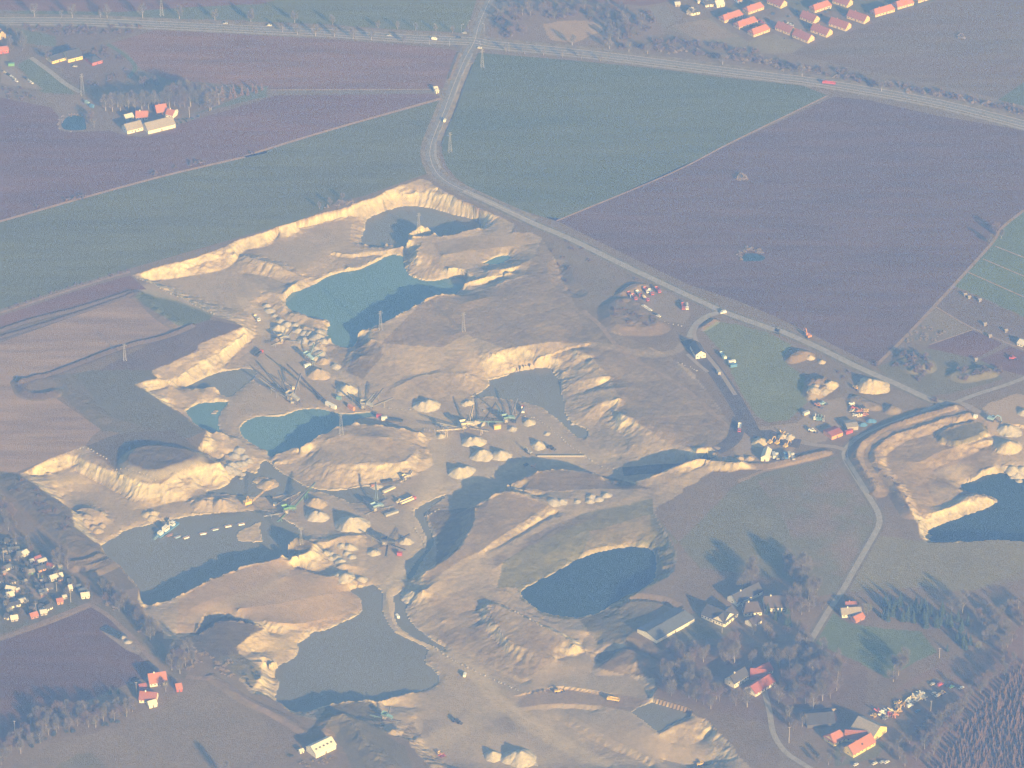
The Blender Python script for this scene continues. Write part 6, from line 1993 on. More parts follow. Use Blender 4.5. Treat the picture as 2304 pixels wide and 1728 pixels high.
def lorry(s, head, cab, body, label, group=None, kind='tipper', L=9.0):
    p = G1(s)
    root = thing('lorry', label, 'lorry', (p[0], p[1], p[2] + .15), pdir(head), group)
    boxobj('chassis', (-L / 2, L / 2, -.5, .5, .75, 1.05), DKSTEEL, root)
    c = prism('cab', [(L / 2 - 2.1, .8), (L / 2, .8), (L / 2, 1.9), (L / 2 - .25, 3.0), (L / 2 - 2.1, 3.05)], -1.22, 1.22, CPAINT[cab], root)
    prism('windscreen', [(L / 2 - .02, 1.95), (L / 2 + .03, 1.95), (L / 2 - .2, 2.85), (L / 2 - .26, 2.85)], -1.05, 1.05, GLASS, c)
    x0, x1 = -L / 2, L / 2 - 2.3
    if kind == 'tipper':
        V = [(x0 - .2, -1.2, 1.1), (x1, -1.2, 1.1), (x1, 1.2, 1.1), (x0 - .2, 1.2, 1.1), (x0 - .3, -1.28, 2.6), (x1, -1.28, 2.8), (x1, 1.28, 2.8), (x0 - .3, 1.28, 2.6),
             (x0 - .1, -1.1, 2.0), (x1 - .2, -1.1, 2.0), (x1 - .2, 1.1, 2.0), (x0 - .1, 1.1, 2.0)]
        F = [(3, 2, 1, 0), (0, 1, 5, 4), (1, 2, 6, 5), (2, 3, 7, 6), (3, 0, 4, 7), (4, 5, 9, 8), (5, 6, 10, 9), (6, 7, 11, 10), (7, 4, 8, 11), (8, 9, 10, 11)]
        mesh_obj('tipper_body', V, F, CPAINT[body], root)
    elif kind == 'mixer':
        V, F = [], []
        n = 10
        for x, r in ((x0 - .2, .5), (x0 + .9, 1.15), (x0 + 2.6, 1.25), (x1 - .2, .6)):
            for k in range(n):
                t = 2 * math.pi * k / n
                V.append((x, r * math.cos(t), 2.35 + (x - x1) * -.06 + r * math.sin(t)))
        for j in range(3):
            for k in range(n):
                F.append((j * n + k, j * n + (k + 1) % n, (j + 1) * n + (k + 1) % n, (j + 1) * n + k))
        F += [tuple(range(n - 1, -1, -1)), tuple(range(3 * n, 4 * n))]
        mesh_obj('mixer_drum', V, F, CPAINT[body], root)
    else:
        boxobj('cargo_box', (x0, x1, -1.25, 1.25, 1.1, 3.5), CPAINT[body], root)
    for x in (L / 2 - 1.1, -L / 2 + 1.0, -L / 2 + 2.3):
        for y in (-1.02, 1.02):
            lathe_wheel('wheel', root, x, y, .52, .35)
    return root


def excavator(s, head, color, label, group=None, k=1.0):
    p = G1(s)
    root = thing('excavator', label, 'excavator', (p[0], p[1], p[2] + .1), pdir(head), group)
    root.scale = (k, k, k)
    for y in (-1.25, 1.25):
        prism('track', [(-2.0, .25), (-1.7, 0), (1.7, 0), (2.0, .25), (2.0, .7), (1.7, .95), (-1.7, .95), (-2.0, .7)], y - .3, y + .3, DKSTEEL, root)
    boxobj('upper_body', (-2.2, 1.4, -1.35, 1.35, 1.1, 2.2), CPAINT[color], root)
    cb = prism('cab', [(.0, 2.2), (1.5, 1.2), (1.6, 2.2), (1.3, 3.1), (.0, 3.1)], .35, 1.35, CPAINT[color], root)
    prism('window', [(.15, 2.25), (1.63, 2.25), (1.36, 2.95), (.15, 2.95)], .33, 1.37, GLASS, cb)
    prism('boom', [(1.0, 1.7), (1.4, 1.5), (3.6, 4.3), (5.6, 3.9), (5.7, 4.3), (3.4, 4.9)], -.35, .05, CPAINT[color], root)
    prism('stick', [(5.3, 4.3), (5.8, 4.2), (6.4, 1.5), (6.1, 1.4)], -.3, 0, CPAINT[color], root)
    prism('bucket', [(6.5, 1.6), (6.0, 1.5), (5.2, .9), (5.1, .25), (5.9, .2)], -.6, .3, DKSTEEL, root)
    return root


def loader(s, head, color, label, group=None):
    p = G1(s)
    root = thing('wheel_loader', label, 'loader', (p[0], p[1], p[2] + .1), pdir(head), group)
    prism('body', [(-3.2, 1.0), (1.2, 1.0), (1.2, 1.9), (-.4, 2.0), (-3.2, 2.2)], -1.0, 1.0, CPAINT[color], root)
    c = boxobj('cab', (-.6, 1.0, -.8, .8, 1.95, 3.3), CPAINT[color], root)
    boxobj('window', (-.45, 1.05, -.84, .84, 2.3, 3.1), GLASS, c)
    for x in (-2.1, 1.8):
        for y in (-1.1, 1.1):
            lathe_wheel('wheel', root, x, y, .8, .6)
    for y in (-.6, .5):
        prism('lift_arm', [(1.0, 1.9), (1.3, 2.1), (3.4, 1.0), (3.3, .7)], y, y + .15, CPAINT[color], root)
    prism('bucket', [(3.2, 1.2), (3.3, .2), (4.6, .15), (4.4, .3), (3.6, .5)], -1.5, 1.5, DKSTEEL, root)
    return root


def container(s, head, color, label, group=None, L=6.1, H_=2.6, W_=2.5, z=0.0):
    p = G1(s)
    root = thing('container', label, 'container', (p[0], p[1], p[2] + z), pdir(head), group)
    V, F = [], []
    n = 18
    # corrugated long sides
    pts = []
    for i in range(n + 1):
        pts.append((-L / 2 + L * i / n, -W_ / 2 + (.04 if i % 2 else 0)))
    for i in range(n + 1):
        pts.append((L / 2 - L * i / n, W_ / 2 - (.04 if i % 2 else 0)))
    m = len(pts)
    V = [(x, y, .05) for x, y in pts] + [(x, y, H_) for x, y in pts]
    F = [(i, (i + 1) % m, m + (i + 1) % m, m + i) for i in range(m)] + [tuple(range(m, 2 * m))]
    mesh_obj('shell', V, F, CPAINT[color], root)
    for y in (-W_ / 4, W_ / 4):
        boxobj('door', (L / 2 - .01, L / 2 + .05, y - W_ / 4 + .08, y + W_ / 4 - .08, .15, H_ - .12), CPAINT[color], root)
    for x in (-L / 2 + .1, L / 2 - .1):
        for y in (-W_ / 2 + .1, W_ / 2 - .1):
            boxobj('corner_post', (x - .1, x + .1, y - .12, y + .12, 0, H_ + .03), DKSTEEL, root)
    return root


def girder(V, F, a, b, w, h, panels, r=.07):
    """open lattice beam between two points"""
    a, b = Vector(a), Vector(b)
    d = (b - a).normalized()
    side = d.cross(Vector((0, 0, 1)))
    side = (side if side.length > 1e-3 else Vector((1, 0, 0))).normalized() * w / 2
    up = side.cross(d).normalized() * h / 2
    cor = [side + up, -side + up, -side - up, side - up]
    for c in cor:
        tube(V, F, a + c, b + c, r, r, 4)
    for k in range(panels):
        p, q = a + (b - a) * k / panels, a + (b - a) * (k + 1) / panels
        for j in range(4):
            tube(V, F, p + cor[j], q + cor[(j + 1) % 4] if k % 2 else q + cor[j], r * .7, r * .7, 3)
            tube(V, F, p + cor[j], p + cor[(j + 1) % 4], r * .7, r * .7, 3)


def conveyor_parts(root, a, b, mat, w=1.0):
    V, F = [], []
    girder(V, F, a, b, w, .8, max(3, int((Vector(b) - Vector(a)).length / 3)), .09)
    g = mesh_obj('conveyor_frame', V, F, mat, root)
    d = (Vector(b) - Vector(a)).normalized()
    s = d.cross(Vector((0, 0, 1))).normalized() * w * .45
    u = Vector((0, 0, .5))
    A, B = Vector(a) + u, Vector(b) + u
    V = [tuple(A - s), tuple(A + s), tuple(B + s), tuple(B - s)]
    V += [(x, y, z - .12) for x, y, z in V]
    mesh_obj('belt', V, [(0, 1, 2, 3), (7, 6, 5, 4), (0, 4, 5, 1), (1, 5, 6, 2), (2, 6, 7, 3), (3, 7, 4, 0)], DKSTEEL, g)
    m = Vector(a) + (Vector(b) - Vector(a)) * .62
    for k in (-1, 1):
        V, F = [], []
        tube(V, F, m + s * 1.1 * k, Vector((m.x + s.x * 2.4 * k, m.y + s.y * 2.4 * k, -.1)), .12, .12, 4)
        mesh_obj('leg', V, F, mat, root)


def conveyor(s, label, mat='teal', rise=7.0, group='conveyors'):
    """foot pixel, then the pixel below its head"""
    uv = P(s)
    a, b = on_ground(uv[0]), on_ground(uv[1])
    root = thing('conveyor', label, 'conveyor', tuple(a), 0, group)
    conveyor_parts(root, (0, 0, .9), (b[0] - a[0], b[1] - a[1], rise), CPAINT[mat] if mat in CPAINT else DKSTEEL)
    lathe = boxobj('tail_hopper', (-1.3, 1.3, -1.3, 1.3, .3, 2.0), CPAINT[mat] if mat in CPAINT else DKSTEEL, root)
    return root


def plant(s, head, color, label, arms, k=1.0):
    """sieving plant: hopper on legs, screen box, cabin and its conveyors (angle, reach, height)"""
    p = G1(s)
    root = thing('screening_plant', label, 'screening plant', (p[0], p[1], p[2]), pdir(head), 'screening plants on the pit floor')
    root.scale = (k, k, k)
    M_ = CPAINT[color]
    V = [(-3.5, -1.6, 4.6), (-.5, -1.6, 4.6), (-.5, 1.6, 4.6), (-3.5, 1.6, 4.6), (-4.2, -2.2, 6.6), (.0, -2.2, 6.6), (.0, 2.2, 6.6), (-4.2, 2.2, 6.6)]
    mesh_obj('hopper', V, [(0, 1, 5, 4), (1, 2, 6, 5), (2, 3, 7, 6), (3, 0, 4, 7), (3, 2, 1, 0)], M_, root)
    prism('screen_box', [(.3, 4.2), (5.2, 2.8), (5.2, 4.3), (.3, 5.8)], -1.4, 1.4, M_, root)
    boxobj('engine_house', (-3.4, -.4, -1.5, 1.5, 1.2, 3.4), MAT['grey'], root)
    for x in (-3.3, -.7, 4.8):
        for y in (-1.5, 1.5):
            boxobj('leg', (x - .14, x + .14, y - .14, y + .14, -.3, 4.7 if x < 4 else 3.2), DKSTEEL, root)
    V, F = [], []
    for (x0, x1) in ((-3.3, -.7), (-.7, 4.8)):
        for y in (-1.5, 1.5):
            tube(V, F, (x0, y, .2), (x1, y, 3.0), .09, .09, 4)
            tube(V, F, (x0, y, 3.0), (x1, y, .2), .09, .09, 4)
    mesh_obj('bracing', V, F, DKSTEEL, root)
    V, F = [], []
    box(V, F, -4.4, 5.4, -2.3, -1.7, 4.3, 4.4)
    for x in np.linspace(-4.3, 5.3, 8):
        tube(V, F, (x, -2.25, 4.4), (x, -2.25, 5.4), .04, .04, 3)
    tube(V, F, (-4.3, -2.25, 5.4), (5.3, -2.25, 5.4), .05, .05, 3)
    mesh_obj('walkway', V, F, STEEL, root)
    for (an, reach, hh) in arms:
        c, sn = math.cos(math.radians(an)), math.sin(math.radians(an))
        conveyor_parts(root, (c * 3.5, sn * 2.2, 1.6), (c * reach, sn * reach, hh), M_ if rng.random() < .6 else STEEL)
    return root


def mast(s, h, label, group='lattice power masts', mat=None, arms=True):
    p = G1(s)
    root = thing('power_mast', label, 'power mast', tuple(p), .3, group)
    w0, w1 = h * .075, h * .02
    M_ = mat or STEEL
    for sx, sy in ((1, 1), (1, -1), (-1, 1), (-1, -1)):
        V, F = [], []
        tube(V, F, (sx * w0, sy * w0, -.5), (sx * w1, sy * w1, h), .08, .05, 4)
        mesh_obj('leg', V, F, M_, root)
    V, F = [], []
    n = 9
    for k in range(n):
        t0, t1 = k / n, (k + 1) / n
        a, b = w0 + (w1 - w0) * t0, w0 + (w1 - w0) * t1
        q = [(1, 1), (1, -1), (-1, -1), (-1, 1)]
        for j in range(4):
            x, y = q[j]
            x2, y2 = q[(j + 1) % 4]
            tube(V, F, (x * a, y * a, h * t0), (x2 * b, y2 * b, h * t1), .04, .04, 3)
            tube(V, F, (x2 * a, y2 * a, h * t0), (x * b, y * b, h * t1), .04, .04, 3)
    mesh_obj('bracing', V, F, M_, root)
    if arms:
        V, F = [], []
        for z, r in ((h * .99, 1.6), (h * .88, 2.3)):
            tube(V, F, (-r, 0, z), (r, 0, z), .09, .09, 4)
            tube(V, F, (-r, 0, z), (0, 0, z + .7), .05, .05, 3)
            tube(V, F, (r, 0, z), (0, 0, z + .7), .05, .05, 3)
        mesh_obj('crossarm', V, F, M_, root)
    for dx, dy in ((w0, w0), (-w0, w0), (w0, -w0), (-w0, -w0)):
        boxobj('footing', (dx - .35, dx + .35, dy - .35, dy + .35, -.8, .25), MAT['grey'], root)
    return root


for s, h, lab in (('A 617,706', 21, 'lattice mast with crossarms beside the school lane'), ('A 1207,113', 20, 'lattice mast on the far side of the main road'),
                  ('B 1775,500', 18, 'slim lattice mast in the green field by the crossroads'), ('B 1535,1132', 19, 'slim lattice mast in the green field by the road bend'),
                  ('G 1302,468', 18, 'lattice mast on the round island in the north lake'), ('G 1016,1195', 17, 'lattice mast above the turquoise lake bank'),
                  ('G 1636,1207', 17, 'lattice mast on the crest of the middle hill'), ('K 1055,588', 20, 'lattice mast on the central sand knoll'),
                  ('K 755,1402', 14, 'lattice mast on the dark knoll by the grey lake'), ('E 932,862', 15, 'lattice mast on the dark western plateau')):
    mast(s, h, lab)
WOOD = new_mat('wooden_pole', (.42, .37, .30), .9, .1, 1)


def pole(s, h, label, group='plain poles'):
    p = G1(s)
    root = thing('pole', label, 'pole', tuple(p), 0, group)
    V, F = [], []
    tube(V, F, (0, 0, -.5), (0, 0, h), .2, .12, 8)
    mesh_obj('shaft', V, F, WOOD, root)
    V, F = [], []
    box(V, F, -.9, .9, -.06, .06, h - .5, h - .35)
    mesh_obj('crossbar', V, F, WOOD, root)
    for x in (-.8, 0, .8):
        V, F = [], []
        tube(V, F, (x, 0, h - .35), (x, 0, h - .1), .06, .05, 6)
        mesh_obj('insulator', V, F, TRIM, root)


for s, h, lab in (('A 1415,878', 11, 'white pole at the nursery rows of the red roofed farm'), ('N 140,1325', 10, 'pale pole at the corner of ploughed field and hedgerow'),
                  ('N 1275,972', 11, 'white pole beside the deep red shed'), ('J 30,1052', 14, 'tall pole at the top of the garden colony'), ('S 1445,615', 9, 'pole at the bend of the bank by the paddock'),
                  ('S 85,1382', 14, 'white pole beside the lane at the yellow farm'), ('S 1368,1092', 9, 'pole in the scrap yard behind the yellow farm'), ('T 1058,1360', 9, 'flagpole at the lower garden colony plots'),
                  ('T 848,1195', 8, 'flagpole beside the black hut'), ('T 578,1025', 6, 'small flagpole on the lawn plot'), ('T 540,1510', 8, 'flagpole beside the dark roofed house'), ('R 903,790', 9, 'pole in front of the white stables')):
    pole(s, h, lab)


def street_lamp(s):
    p = G1(s)
    root = thing('street_lamp', 'street lamp at the crossroads of main road and side road', 'street lamp', tuple(p), rng.uniform(0, 6), 'street lamps at the crossroads')
    V, F = [], []
    tube(V, F, (0, 0, -.3), (0, 0, 8), .12, .08, 6)
    tube(V, F, (0, 0, 8), (1.5, 0, 8.3), .06, .06, 4)
    mesh_obj('post', V, F, STEEL, root)
    boxobj('lamp_head', (1.3, 2.1, -.18, .18, 8.2, 8.4), TRIM, root)


for s in ('B 1430,238', 'B 1620,240', 'B 1670,215', 'B 1380,335', 'B 1530,345', 'B 1760,365', 'B 1790,235', 'C 150,388', 'C 175,270', 'C 620,340'):
    street_lamp(s)

# traffic
car('B 188,193', 'B 0,190 188,198', 'white', 'white car on the main road beside the green field')
car('A 1683,178', 'A 1683,178 1600,176', 'silver', 'silver car on the main road near the tall bare trees')
car('B 1418,296', 'B 1300,285 1418,293', 'white', 'white van waiting before the crossroads', van=True)
car('B 1080,270', 'B 1180,276 1080,270', 'silver', 'grey car on the main road by the lone round tree')
car('B 1600,285', 'B 1700,293 1600,285', 'dark', 'dark car at the crossroads stop line')
car('B 1640,250', 'B 1700,256 1600,248', 'silver', 'silver car on the far lane at the crossroads')
car('B 1496,907', 'B 1496,907 1530,820', 'white', 'white van on the curving side road', van=True)
car('B 1755,362', 'B 1700,360 1760,364', 'white', 'white car turning at the crossroads')
lorry('D 700,630', 'D 900,650 700,625', 'red', 'red', 'red lorry with flat load driving on the main road', None, 'tipper', 12)
car('H 1748,680', 'H 1748,680 1640,700', 'white', 'white van at the pit entrance by the road', van=True)
car('O 1642,540', 'O 1560,450 1640,560', 'white', 'white pickup on the causeway', van=True)
car('Q 318,972', 'Q 310,990 325,940', 'white', 'white pickup parked on the open haul floor', van=True)
# lorry park
for k_, (s, c, b) in enumerate((('H 1055,555', 'white', 'red'), ('H 1085,572', 'red', 'red'), ('H 1120,545', 'red', 'white'), ('H 1175,520', 'white', 'red'), ('H 1210,535', 'red', 'white'), ('H 1262,518', 'red', 'red'))):
    lorry(s, 'H 1040,540 1080,590', c, b, ['white cabbed red tipper at the end of the lorry row', 'all red tipper beside the white cabbed one', 'red cabbed lorry with white body in the row', 'white cabbed lorry with red body by the road bank', 'red lorry with white body by the road bank', 'red lorry at the road end of the row'][k_], 'lorries in the lorry park', 'tipper', 8)
lorry('H 1168,582', 'H 1140,560 1200,600', 'red', 'cream', 'red lorry with cream drum apart from the row', 'lorries in the lorry park', 'mixer', 8)
lorry('H 1450,640', 'H 1450,600 1455,660', 'red', 'red', 'red lorry parked by the bushy bank', 'lorries in the lorry park', 'tipper', 9)
lorry('H 1478,640', 'H 1478,600 1483,660', 'white', 'grey', 'white cement mixer lorry by the bushy bank', 'lorries in the lorry park', 'mixer', 9)
for k_, s in enumerate(('H 1157,630', 'H 1178,645', 'H 1200,660', 'H 1265,705')):
    car(s, 'H 1180,640 1130,620', 'white', ['white car at the end of the parked row', 'white car second in the parked row', 'white car before the gap in the row', 'white car beyond the gap in the row'][k_], 'cars parked in the lorry park')
car('H 1240,690', 'H 1180,640 1130,620', 'dark', 'dark car in the parked row of white cars', 'cars parked in the lorry park')
lorry('V 88,735', 'V 100,640 80,820', 'red', 'white', 'white and red tipper on the dark asphalt ramp', None, 'tipper', 11)
# plant yard by the weighbridge
container('H 1825,1078', 'H 1795,1085 1855,1075', 'blue', 'bright blue container on the gravel strip')
container('H 1815,1052', 'H 1785,1058 1845,1048', 'white', 'white container behind the blue one')
container('H 1758,1018', 'H 1740,1000 1775,1035', 'white', 'small white tank on the gravel strip', L=4)
lorry('H 1745,1005', 'H 1720,960 1760,1020', 'teal', 'sky', 'pale blue lorry beside the white tank', None, 'tipper', 8)
container('H 1715,1130', 'H 1690,1100 1740,1170', 'grey', 'grey weighbridge cabin beside the concrete strip', L=4)
# yard things
house('shed', 'white arched shed in the lorry yard', 'V 392,1185 502,1190', 13, 3.6, 2.2, 'white', 'pale', cat='shed', wins=0, chimney=False, ridge='across')
for k_, s in enumerate(('V 525,935', 'V 625,945', 'V 745,990')):
    excavator(s, 'V 460,980 560,920', 'yellow', ['yellow excavator nearest the rubble heap', 'yellow excavator in the middle of the trio', 'yellow excavator nearest the yard gate'][k_], 'yellow excavators in the yard')
for k_, (s, c) in enumerate((('V 520,1115', 'white'), ('V 575,1130', 'white'), ('V 625,1145', 'white'), ('V 700,1145', 'dark'), ('V 745,1135', 'blue'), ('V 800,1130', 'cream'), ('V 850,1150', 'white'))):
    lorry(s, 'V 600,1180 580,1090', c, ['grey', 'silver', 'grey', 'dark', 'blue', 'cream', 'grey'][k_], ['white lorry beside the arched shed', 'white lorry second from the arched shed', 'white lorry third from the arched shed', 'black lorry among the parked row', 'blue lorry among the parked row', 'cream lorry near the row end', 'white lorry at the row end'][k_], 'lorries along the yard bank', 'box' if k_ % 2 else 'tipper', 8)
house('shed', 'red roofed store with orange front in the yard', 'V 1400,885 1555,825', 11, 3.4, 1.2, 'orange', 'red', cat='shed', wins=0, chimney=False)
container('V 1640,785', 'V 1590,800 1690,765', 'red', 'long red container by the yard verge', L=7)
house('shed', 'grey flat store beside the red container', 'V 1620,760 1775,740', 10, 3.4, 1.0, 'grey', 'grey', cat='shed', wins=0, chimney=False)
for k_, s in enumerate(('V 1840,668', 'V 1960,618')):
    p = G1(s)
    V, F = heap_verts(4, 3.0, 2.4, k_ * 7 + 3, .15, 12)
    o = mesh_obj('tarpaulin_stack', V, F, CPAINT['blue'])
    o.location = p
    o.rotation_euler = (0, 0, .3)
    tag(o, ['blue tarpaulin stack next to the grey flat store', 'blue tarpaulin stack next to the road bank shadow'][k_], 'stack')
for k_, (s, c) in enumerate((('V 1160,595', 'white'), ('V 1200,605', 'teal'), ('V 1245,605', 'teal'), ('V 1285,620', 'grey'))):
    excavator(s, 'V 1180,640 1200,560', c, ['white digger at the left of the machine row', 'teal digger beside the white one', 'second teal digger in the machine row', 'grey digger at the end of the machine row'][k_], 'diggers in the yard row', .8)
loader('V 1270,385', 'V 1200,390 1300,370', 'sky', 'bright blue loader by the earth bank')
loader('V 1205,410', 'V 1170,400 1240,430', 'orange', 'orange loader beside the bright blue one')
loader('V 1745,165', 'V 1680,130 1780,190', 'yellow', 'yellow loader at the sand heap')
loader('V 1125,770', 'V 1080,760 1180,780', 'white', 'white loader alone on the yard floor')
container('V 1035,520', 'V 990,530 1070,500', 'silver', 'silver trailer box at the grass corner', L=6)
SCRAP = [CPAINT[c] for c in ('grey', 'dark', 'cream', 'orange', 'silver', 'yellow', 'white', 'red')]


def scrap(s, n, label, group, size=1.0):
    """piled parts: beams, boxes and drums heaped at odd angles, one object a pile"""
    for q in (spots(s, n, .4)):
        V, F = [], []
        for k in range(7):
            a = Vector((rng.uniform(-1.6, 1.6), rng.uniform(-1.6, 1.6), rng.uniform(.2, 1.6))) * size
            d = Vector((rng.uniform(-1, 1), rng.uniform(-1, 1), rng.uniform(-.3, .5))).normalized() * rng.uniform(1, 2.6) * size
            tube(V, F, a - d, a + d, rng.uniform(.2, .6) * size, rng.uniform(.2, .6) * size, rng.choice((4, 4, 6)))
        o = mesh_obj('scrap_pile', V, F, rng.choice(SCRAP))
        o.location = q
        tag(o, label, 'scrap', group)


scrap('V 1570,370 1640,350 1760,420 1900,440 1960,520 1880,580 1760,570 1680,480', 5.2, 'pile of machine parts in the yard scrap rows', 'scrap rows in the yard')
scrap('V 640,830 740,770 850,780 860,850 760,860', 5, 'pile of machine parts at the yard bend', 'scrap at the yard bend')
scrap('V 1300,900 1340,850 1400,890 1370,930', 5, 'pile of steel beside the red roofed store', 'steel beside the red roofed store')
scrap('S 820,1140 1000,1050 1280,930 1340,950 1180,1070 960,1180', 5.6, 'pile of scrap along the track behind the yellow farm', 'scrap behind the yellow farm', 1.1)
for k_, (s, c) in enumerate((('S 1385,855', 'silver'), ('S 1455,862', 'red'), ('S 1520,870', 'dark'), ('S 1560,880', 'green'), ('S 1645,890', 'white'), ('S 1395,940', 'silver'), ('S 1430,960', 'white'), ('S 1180,1055', 'white'), ('S 1250,1100', 'blue'))):
    car(s, 'S 1400,880 1460,850', c, ['silver car at the head of the wreck row', 'red van in the wreck row', 'dark car in the wreck row', 'green car in the wreck row', 'white car at the end of the wreck row', 'silver wreck below the row', 'white wreck below the row', 'white van in the shade of the scrap track', 'blue car in the shade of the scrap track'][k_], 'cars behind the yellow farm', van=(k_ in (1, 7)))
loader('S 1470,945', 'S 1440,960 1500,930', 'yellow', 'small yellow loader among the car wrecks')
for k_, (s, c) in enumerate((('S 690,1585', 'white'), ('S 860,1575', 'white'), ('S 930,1560', 'silver'), ('S 970,1562', 'white'))):
    car(s, 'S 820,1590 900,1550', c, ['white car in front of the yellow farm garden', 'white car at the lower parking', 'silver car at the lower parking', 'white car at the end of the lower parking'][k_], 'cars at the yellow farm')
for k_, (s, c) in enumerate((('U 930,172', 'white'), ('U 950,183', 'silver'), ('U 725,150', 'red'), ('U 745,165', 'red'), ('U 1215,62', 'white'), ('U 600,212', 'dark'))):
    car(s, 'U 900,170 960,185', c, ['white car in the estate car court', 'silver car in the estate car court', 'red car behind the hipped bungalow', 'second red car behind the hipped bungalow', 'white car beside the middle bungalow', 'dark car in front of the second bungalow'][k_], 'cars of the estate')
for k_, (s, c) in enumerate((('A 60,560', 'dark'), ('A 85,575', 'white'), ('A 105,590', 'silver'), ('A 120,610', 'white'), ('A 35,545', 'cream'), ('A 190,585', 'dark'), ('A 215,605', 'silver'), ('A 235,622', 'white'), ('A 560,500', 'silver'))):
    car(s, 'A 40,560 100,590' if k_ < 8 else 'A 500,500 600,498', c, ['dark car in the school yard row', 'white car in the school yard row', 'silver car in the school yard row', 'white car at the low end of the school yard row', 'cream car at the top of the school yard row', 'dark car in the outer school row', 'silver car in the outer school row', 'white car in the outer school row', 'silver car in front of the yellow school'][k_], 'cars in the gravel school yard')
container('A 85,490', 'A 70,490 110,488', 'green', 'green container at the gravel yard', L=6)
container('A 650,775', 'A 630,765 690,800', 'sky', 'light blue tarpaulin trailer in the pond garden', L=5)
container('A 685,800', 'A 660,790 710,810', 'blue', 'blue trailer in the pond garden', L=4)
# market gardens
house('greenhouse', 'pale greenhouse at the edge of the market gardens', 'I 2105,1085 2200,1120', 8, 2.4, 2.0, 'white', 'pale', cat='greenhouse', wins=4, chimney=False)
for k_, s in enumerate(('I 1720,722', 'I 1750,740', 'I 1830,762', 'I 1868,942', 'I 2025,990', 'I 1905,1030', 'I 1800,1205')):
    house('shed', ['small grey hut on the strip fields', 'second grey hut on the strip fields', 'tiny hut on the strip field path', 'grey hut beside the brown strip', 'grey hut near the greenhouse', 'grey hut on the dark plot edge', 'grey hut on the grass below the dark plot'][k_], 'I %d,%d %d,%d' % (int(s.split()[1].split(',')[0]) - 8, int(s.split(',')[1]), int(s.split()[1].split(',')[0]) + 9, int(s.split(',')[1]) - 2), 2.4, 1.9, .6, 'grey', 'grey', 'huts of the market gardens', 'shed', wins=1, chimney=False)
loader('I 2072,1190', 'I 2040,1190 2100,1185', 'red', 'small red tractor on the dark plot')
excavator('I 545,1025', 'I 600,1050 520,980', 'orange', 'orange excavator digging beside the road', k=1.3)
# pit floor machinery
plant('K 690,345', 'K 690,345 800,390', 'grey', 'grey green plant with long booms north of the turquoise bay', ((150, 26, 9), (115, 22, 8), (190, 16, 6)), 1.25)
conveyor('K 980,385; K 650,150', 'very long dark conveyor leading to the north plant', 'dark', 11)
conveyor('K 900,330; K 745,205', 'dark conveyor beside the very long one', 'dark', 8)
conveyor('K 700,350; K 510,205', 'grey green conveyor with raised head', 'grey', 9)
conveyor('K 690,355; K 450,235', 'grey green outer conveyor of the north plant', 'grey', 9)
conveyor('K 700,250; K 600,215', 'low conveyor with pale feed hopper', 'cream', 5)
container('W 1130,640', 'W 1075,605 1195,665', 'white', 'long white cabin on the lake shore', L=11, H_=3)
container('W 1385,665', 'W 1330,640 1410,690', 'orange', 'orange cabin beside the shore plant', L=7, H_=3.2)
container('W 1230,545', 'W 1200,540 1270,555', 'teal', 'small teal bin on the pit floor', L=4)
plant('K 1240,400', 'K 1150,390 1280,400', 'grey', 'shore plant with crossed conveyors by the orange cabin', ((60, 20, 8), (20, 20, 7), (150, 18, 7)), 1.1)
conveyor('K 1210,395; K 1300,345', 'thin grey conveyor behind the orange cabin', 'grey', 8)
container('K 1375,478', 'K 1360,475 1395,472', 'white', 'white box at the head of the wooden wall', L=5)
container('K 1335,460', 'K 1320,458 1350,462', 'red', 'dark red box beside the white box', L=4)
container('K 1450,485', 'K 1390,475 1530,492', 'dark', 'long dark steel trough beside the white box', L=14, H_=1.6)
plant('L 330,385', 'L 220,390 420,360', 'cream', 'large cream plant among gravel cones', ((170, 20, 7), (200, 24, 8), (60, 18, 8), (310, 18, 5)), 1.2)
plant('L 640,335', 'L 560,350 700,320', 'teal', 'teal plant beside the yellow bin', ((50, 22, 8), (100, 18, 8), (175, 22, 5)), 1.1)
conveyor('L 430,370; L 545,265', 'steep dark conveyor between the two plants', 'dark', 9)
conveyor('L 690,335; L 760,270', 'conveyor rising towards the red topped hopper', 'dark', 7)
container('L 560,380', 'L 530,385 590,375', 'yellow', 'bright yellow bin on the pit floor', L=6, H_=3.4)
lorry('L 752,250', 'L 752,270 752,230', 'red', 'white', 'red topped white lorry at the plant', None, 'tipper', 9)
excavator('L 800,565', 'L 860,590 780,550', 'grey', 'grey digger by the low concrete wall')
loader('L 960,530', 'L 920,510 1000,540', 'dark', 'dark loader beside the pointed cone')
plant('L 165,390', 'L 120,370 220,420', 'grey', 'small grey feed hopper west of the cream plant', ((200, 9, 4),), .8)
plant('K 660,1180', 'K 600,1200 720,1170', 'green', 'bright green plant at the end of the grey lake', ((30, 30, 9), (180, 18, 3), (220, 16, 3)), 1.15)
conveyor('K 640,1150; K 840,1050', 'long grey conveyor of the bright green plant', 'grey', 10)
conveyor('K 560,1120; K 750,1040', 'lower conveyor trestle beside the long one', 'cream', 3)
plant('K 1320,1160', 'K 1240,1180 1380,1130', 'sky', 'light blue plant beside the largest gravel heap', ((60, 22, 10), (200, 14, 4), (330, 12, 4)), 1.1)
lorry('K 1555,1095', 'K 1510,1115 1595,1080', 'red', 'cream', 'red cabbed tipper with long trailer on the haul floor', None, 'tipper', 14)
loader('K 1490,1100', 'K 1450,1120 1530,1080', 'cream', 'cream loader behind the red cabbed tipper')
container('K 1430,1185', 'K 1385,1195 1475,1165', 'grey', 'open steel trough below the light blue plant', L=12, H_=1.8)
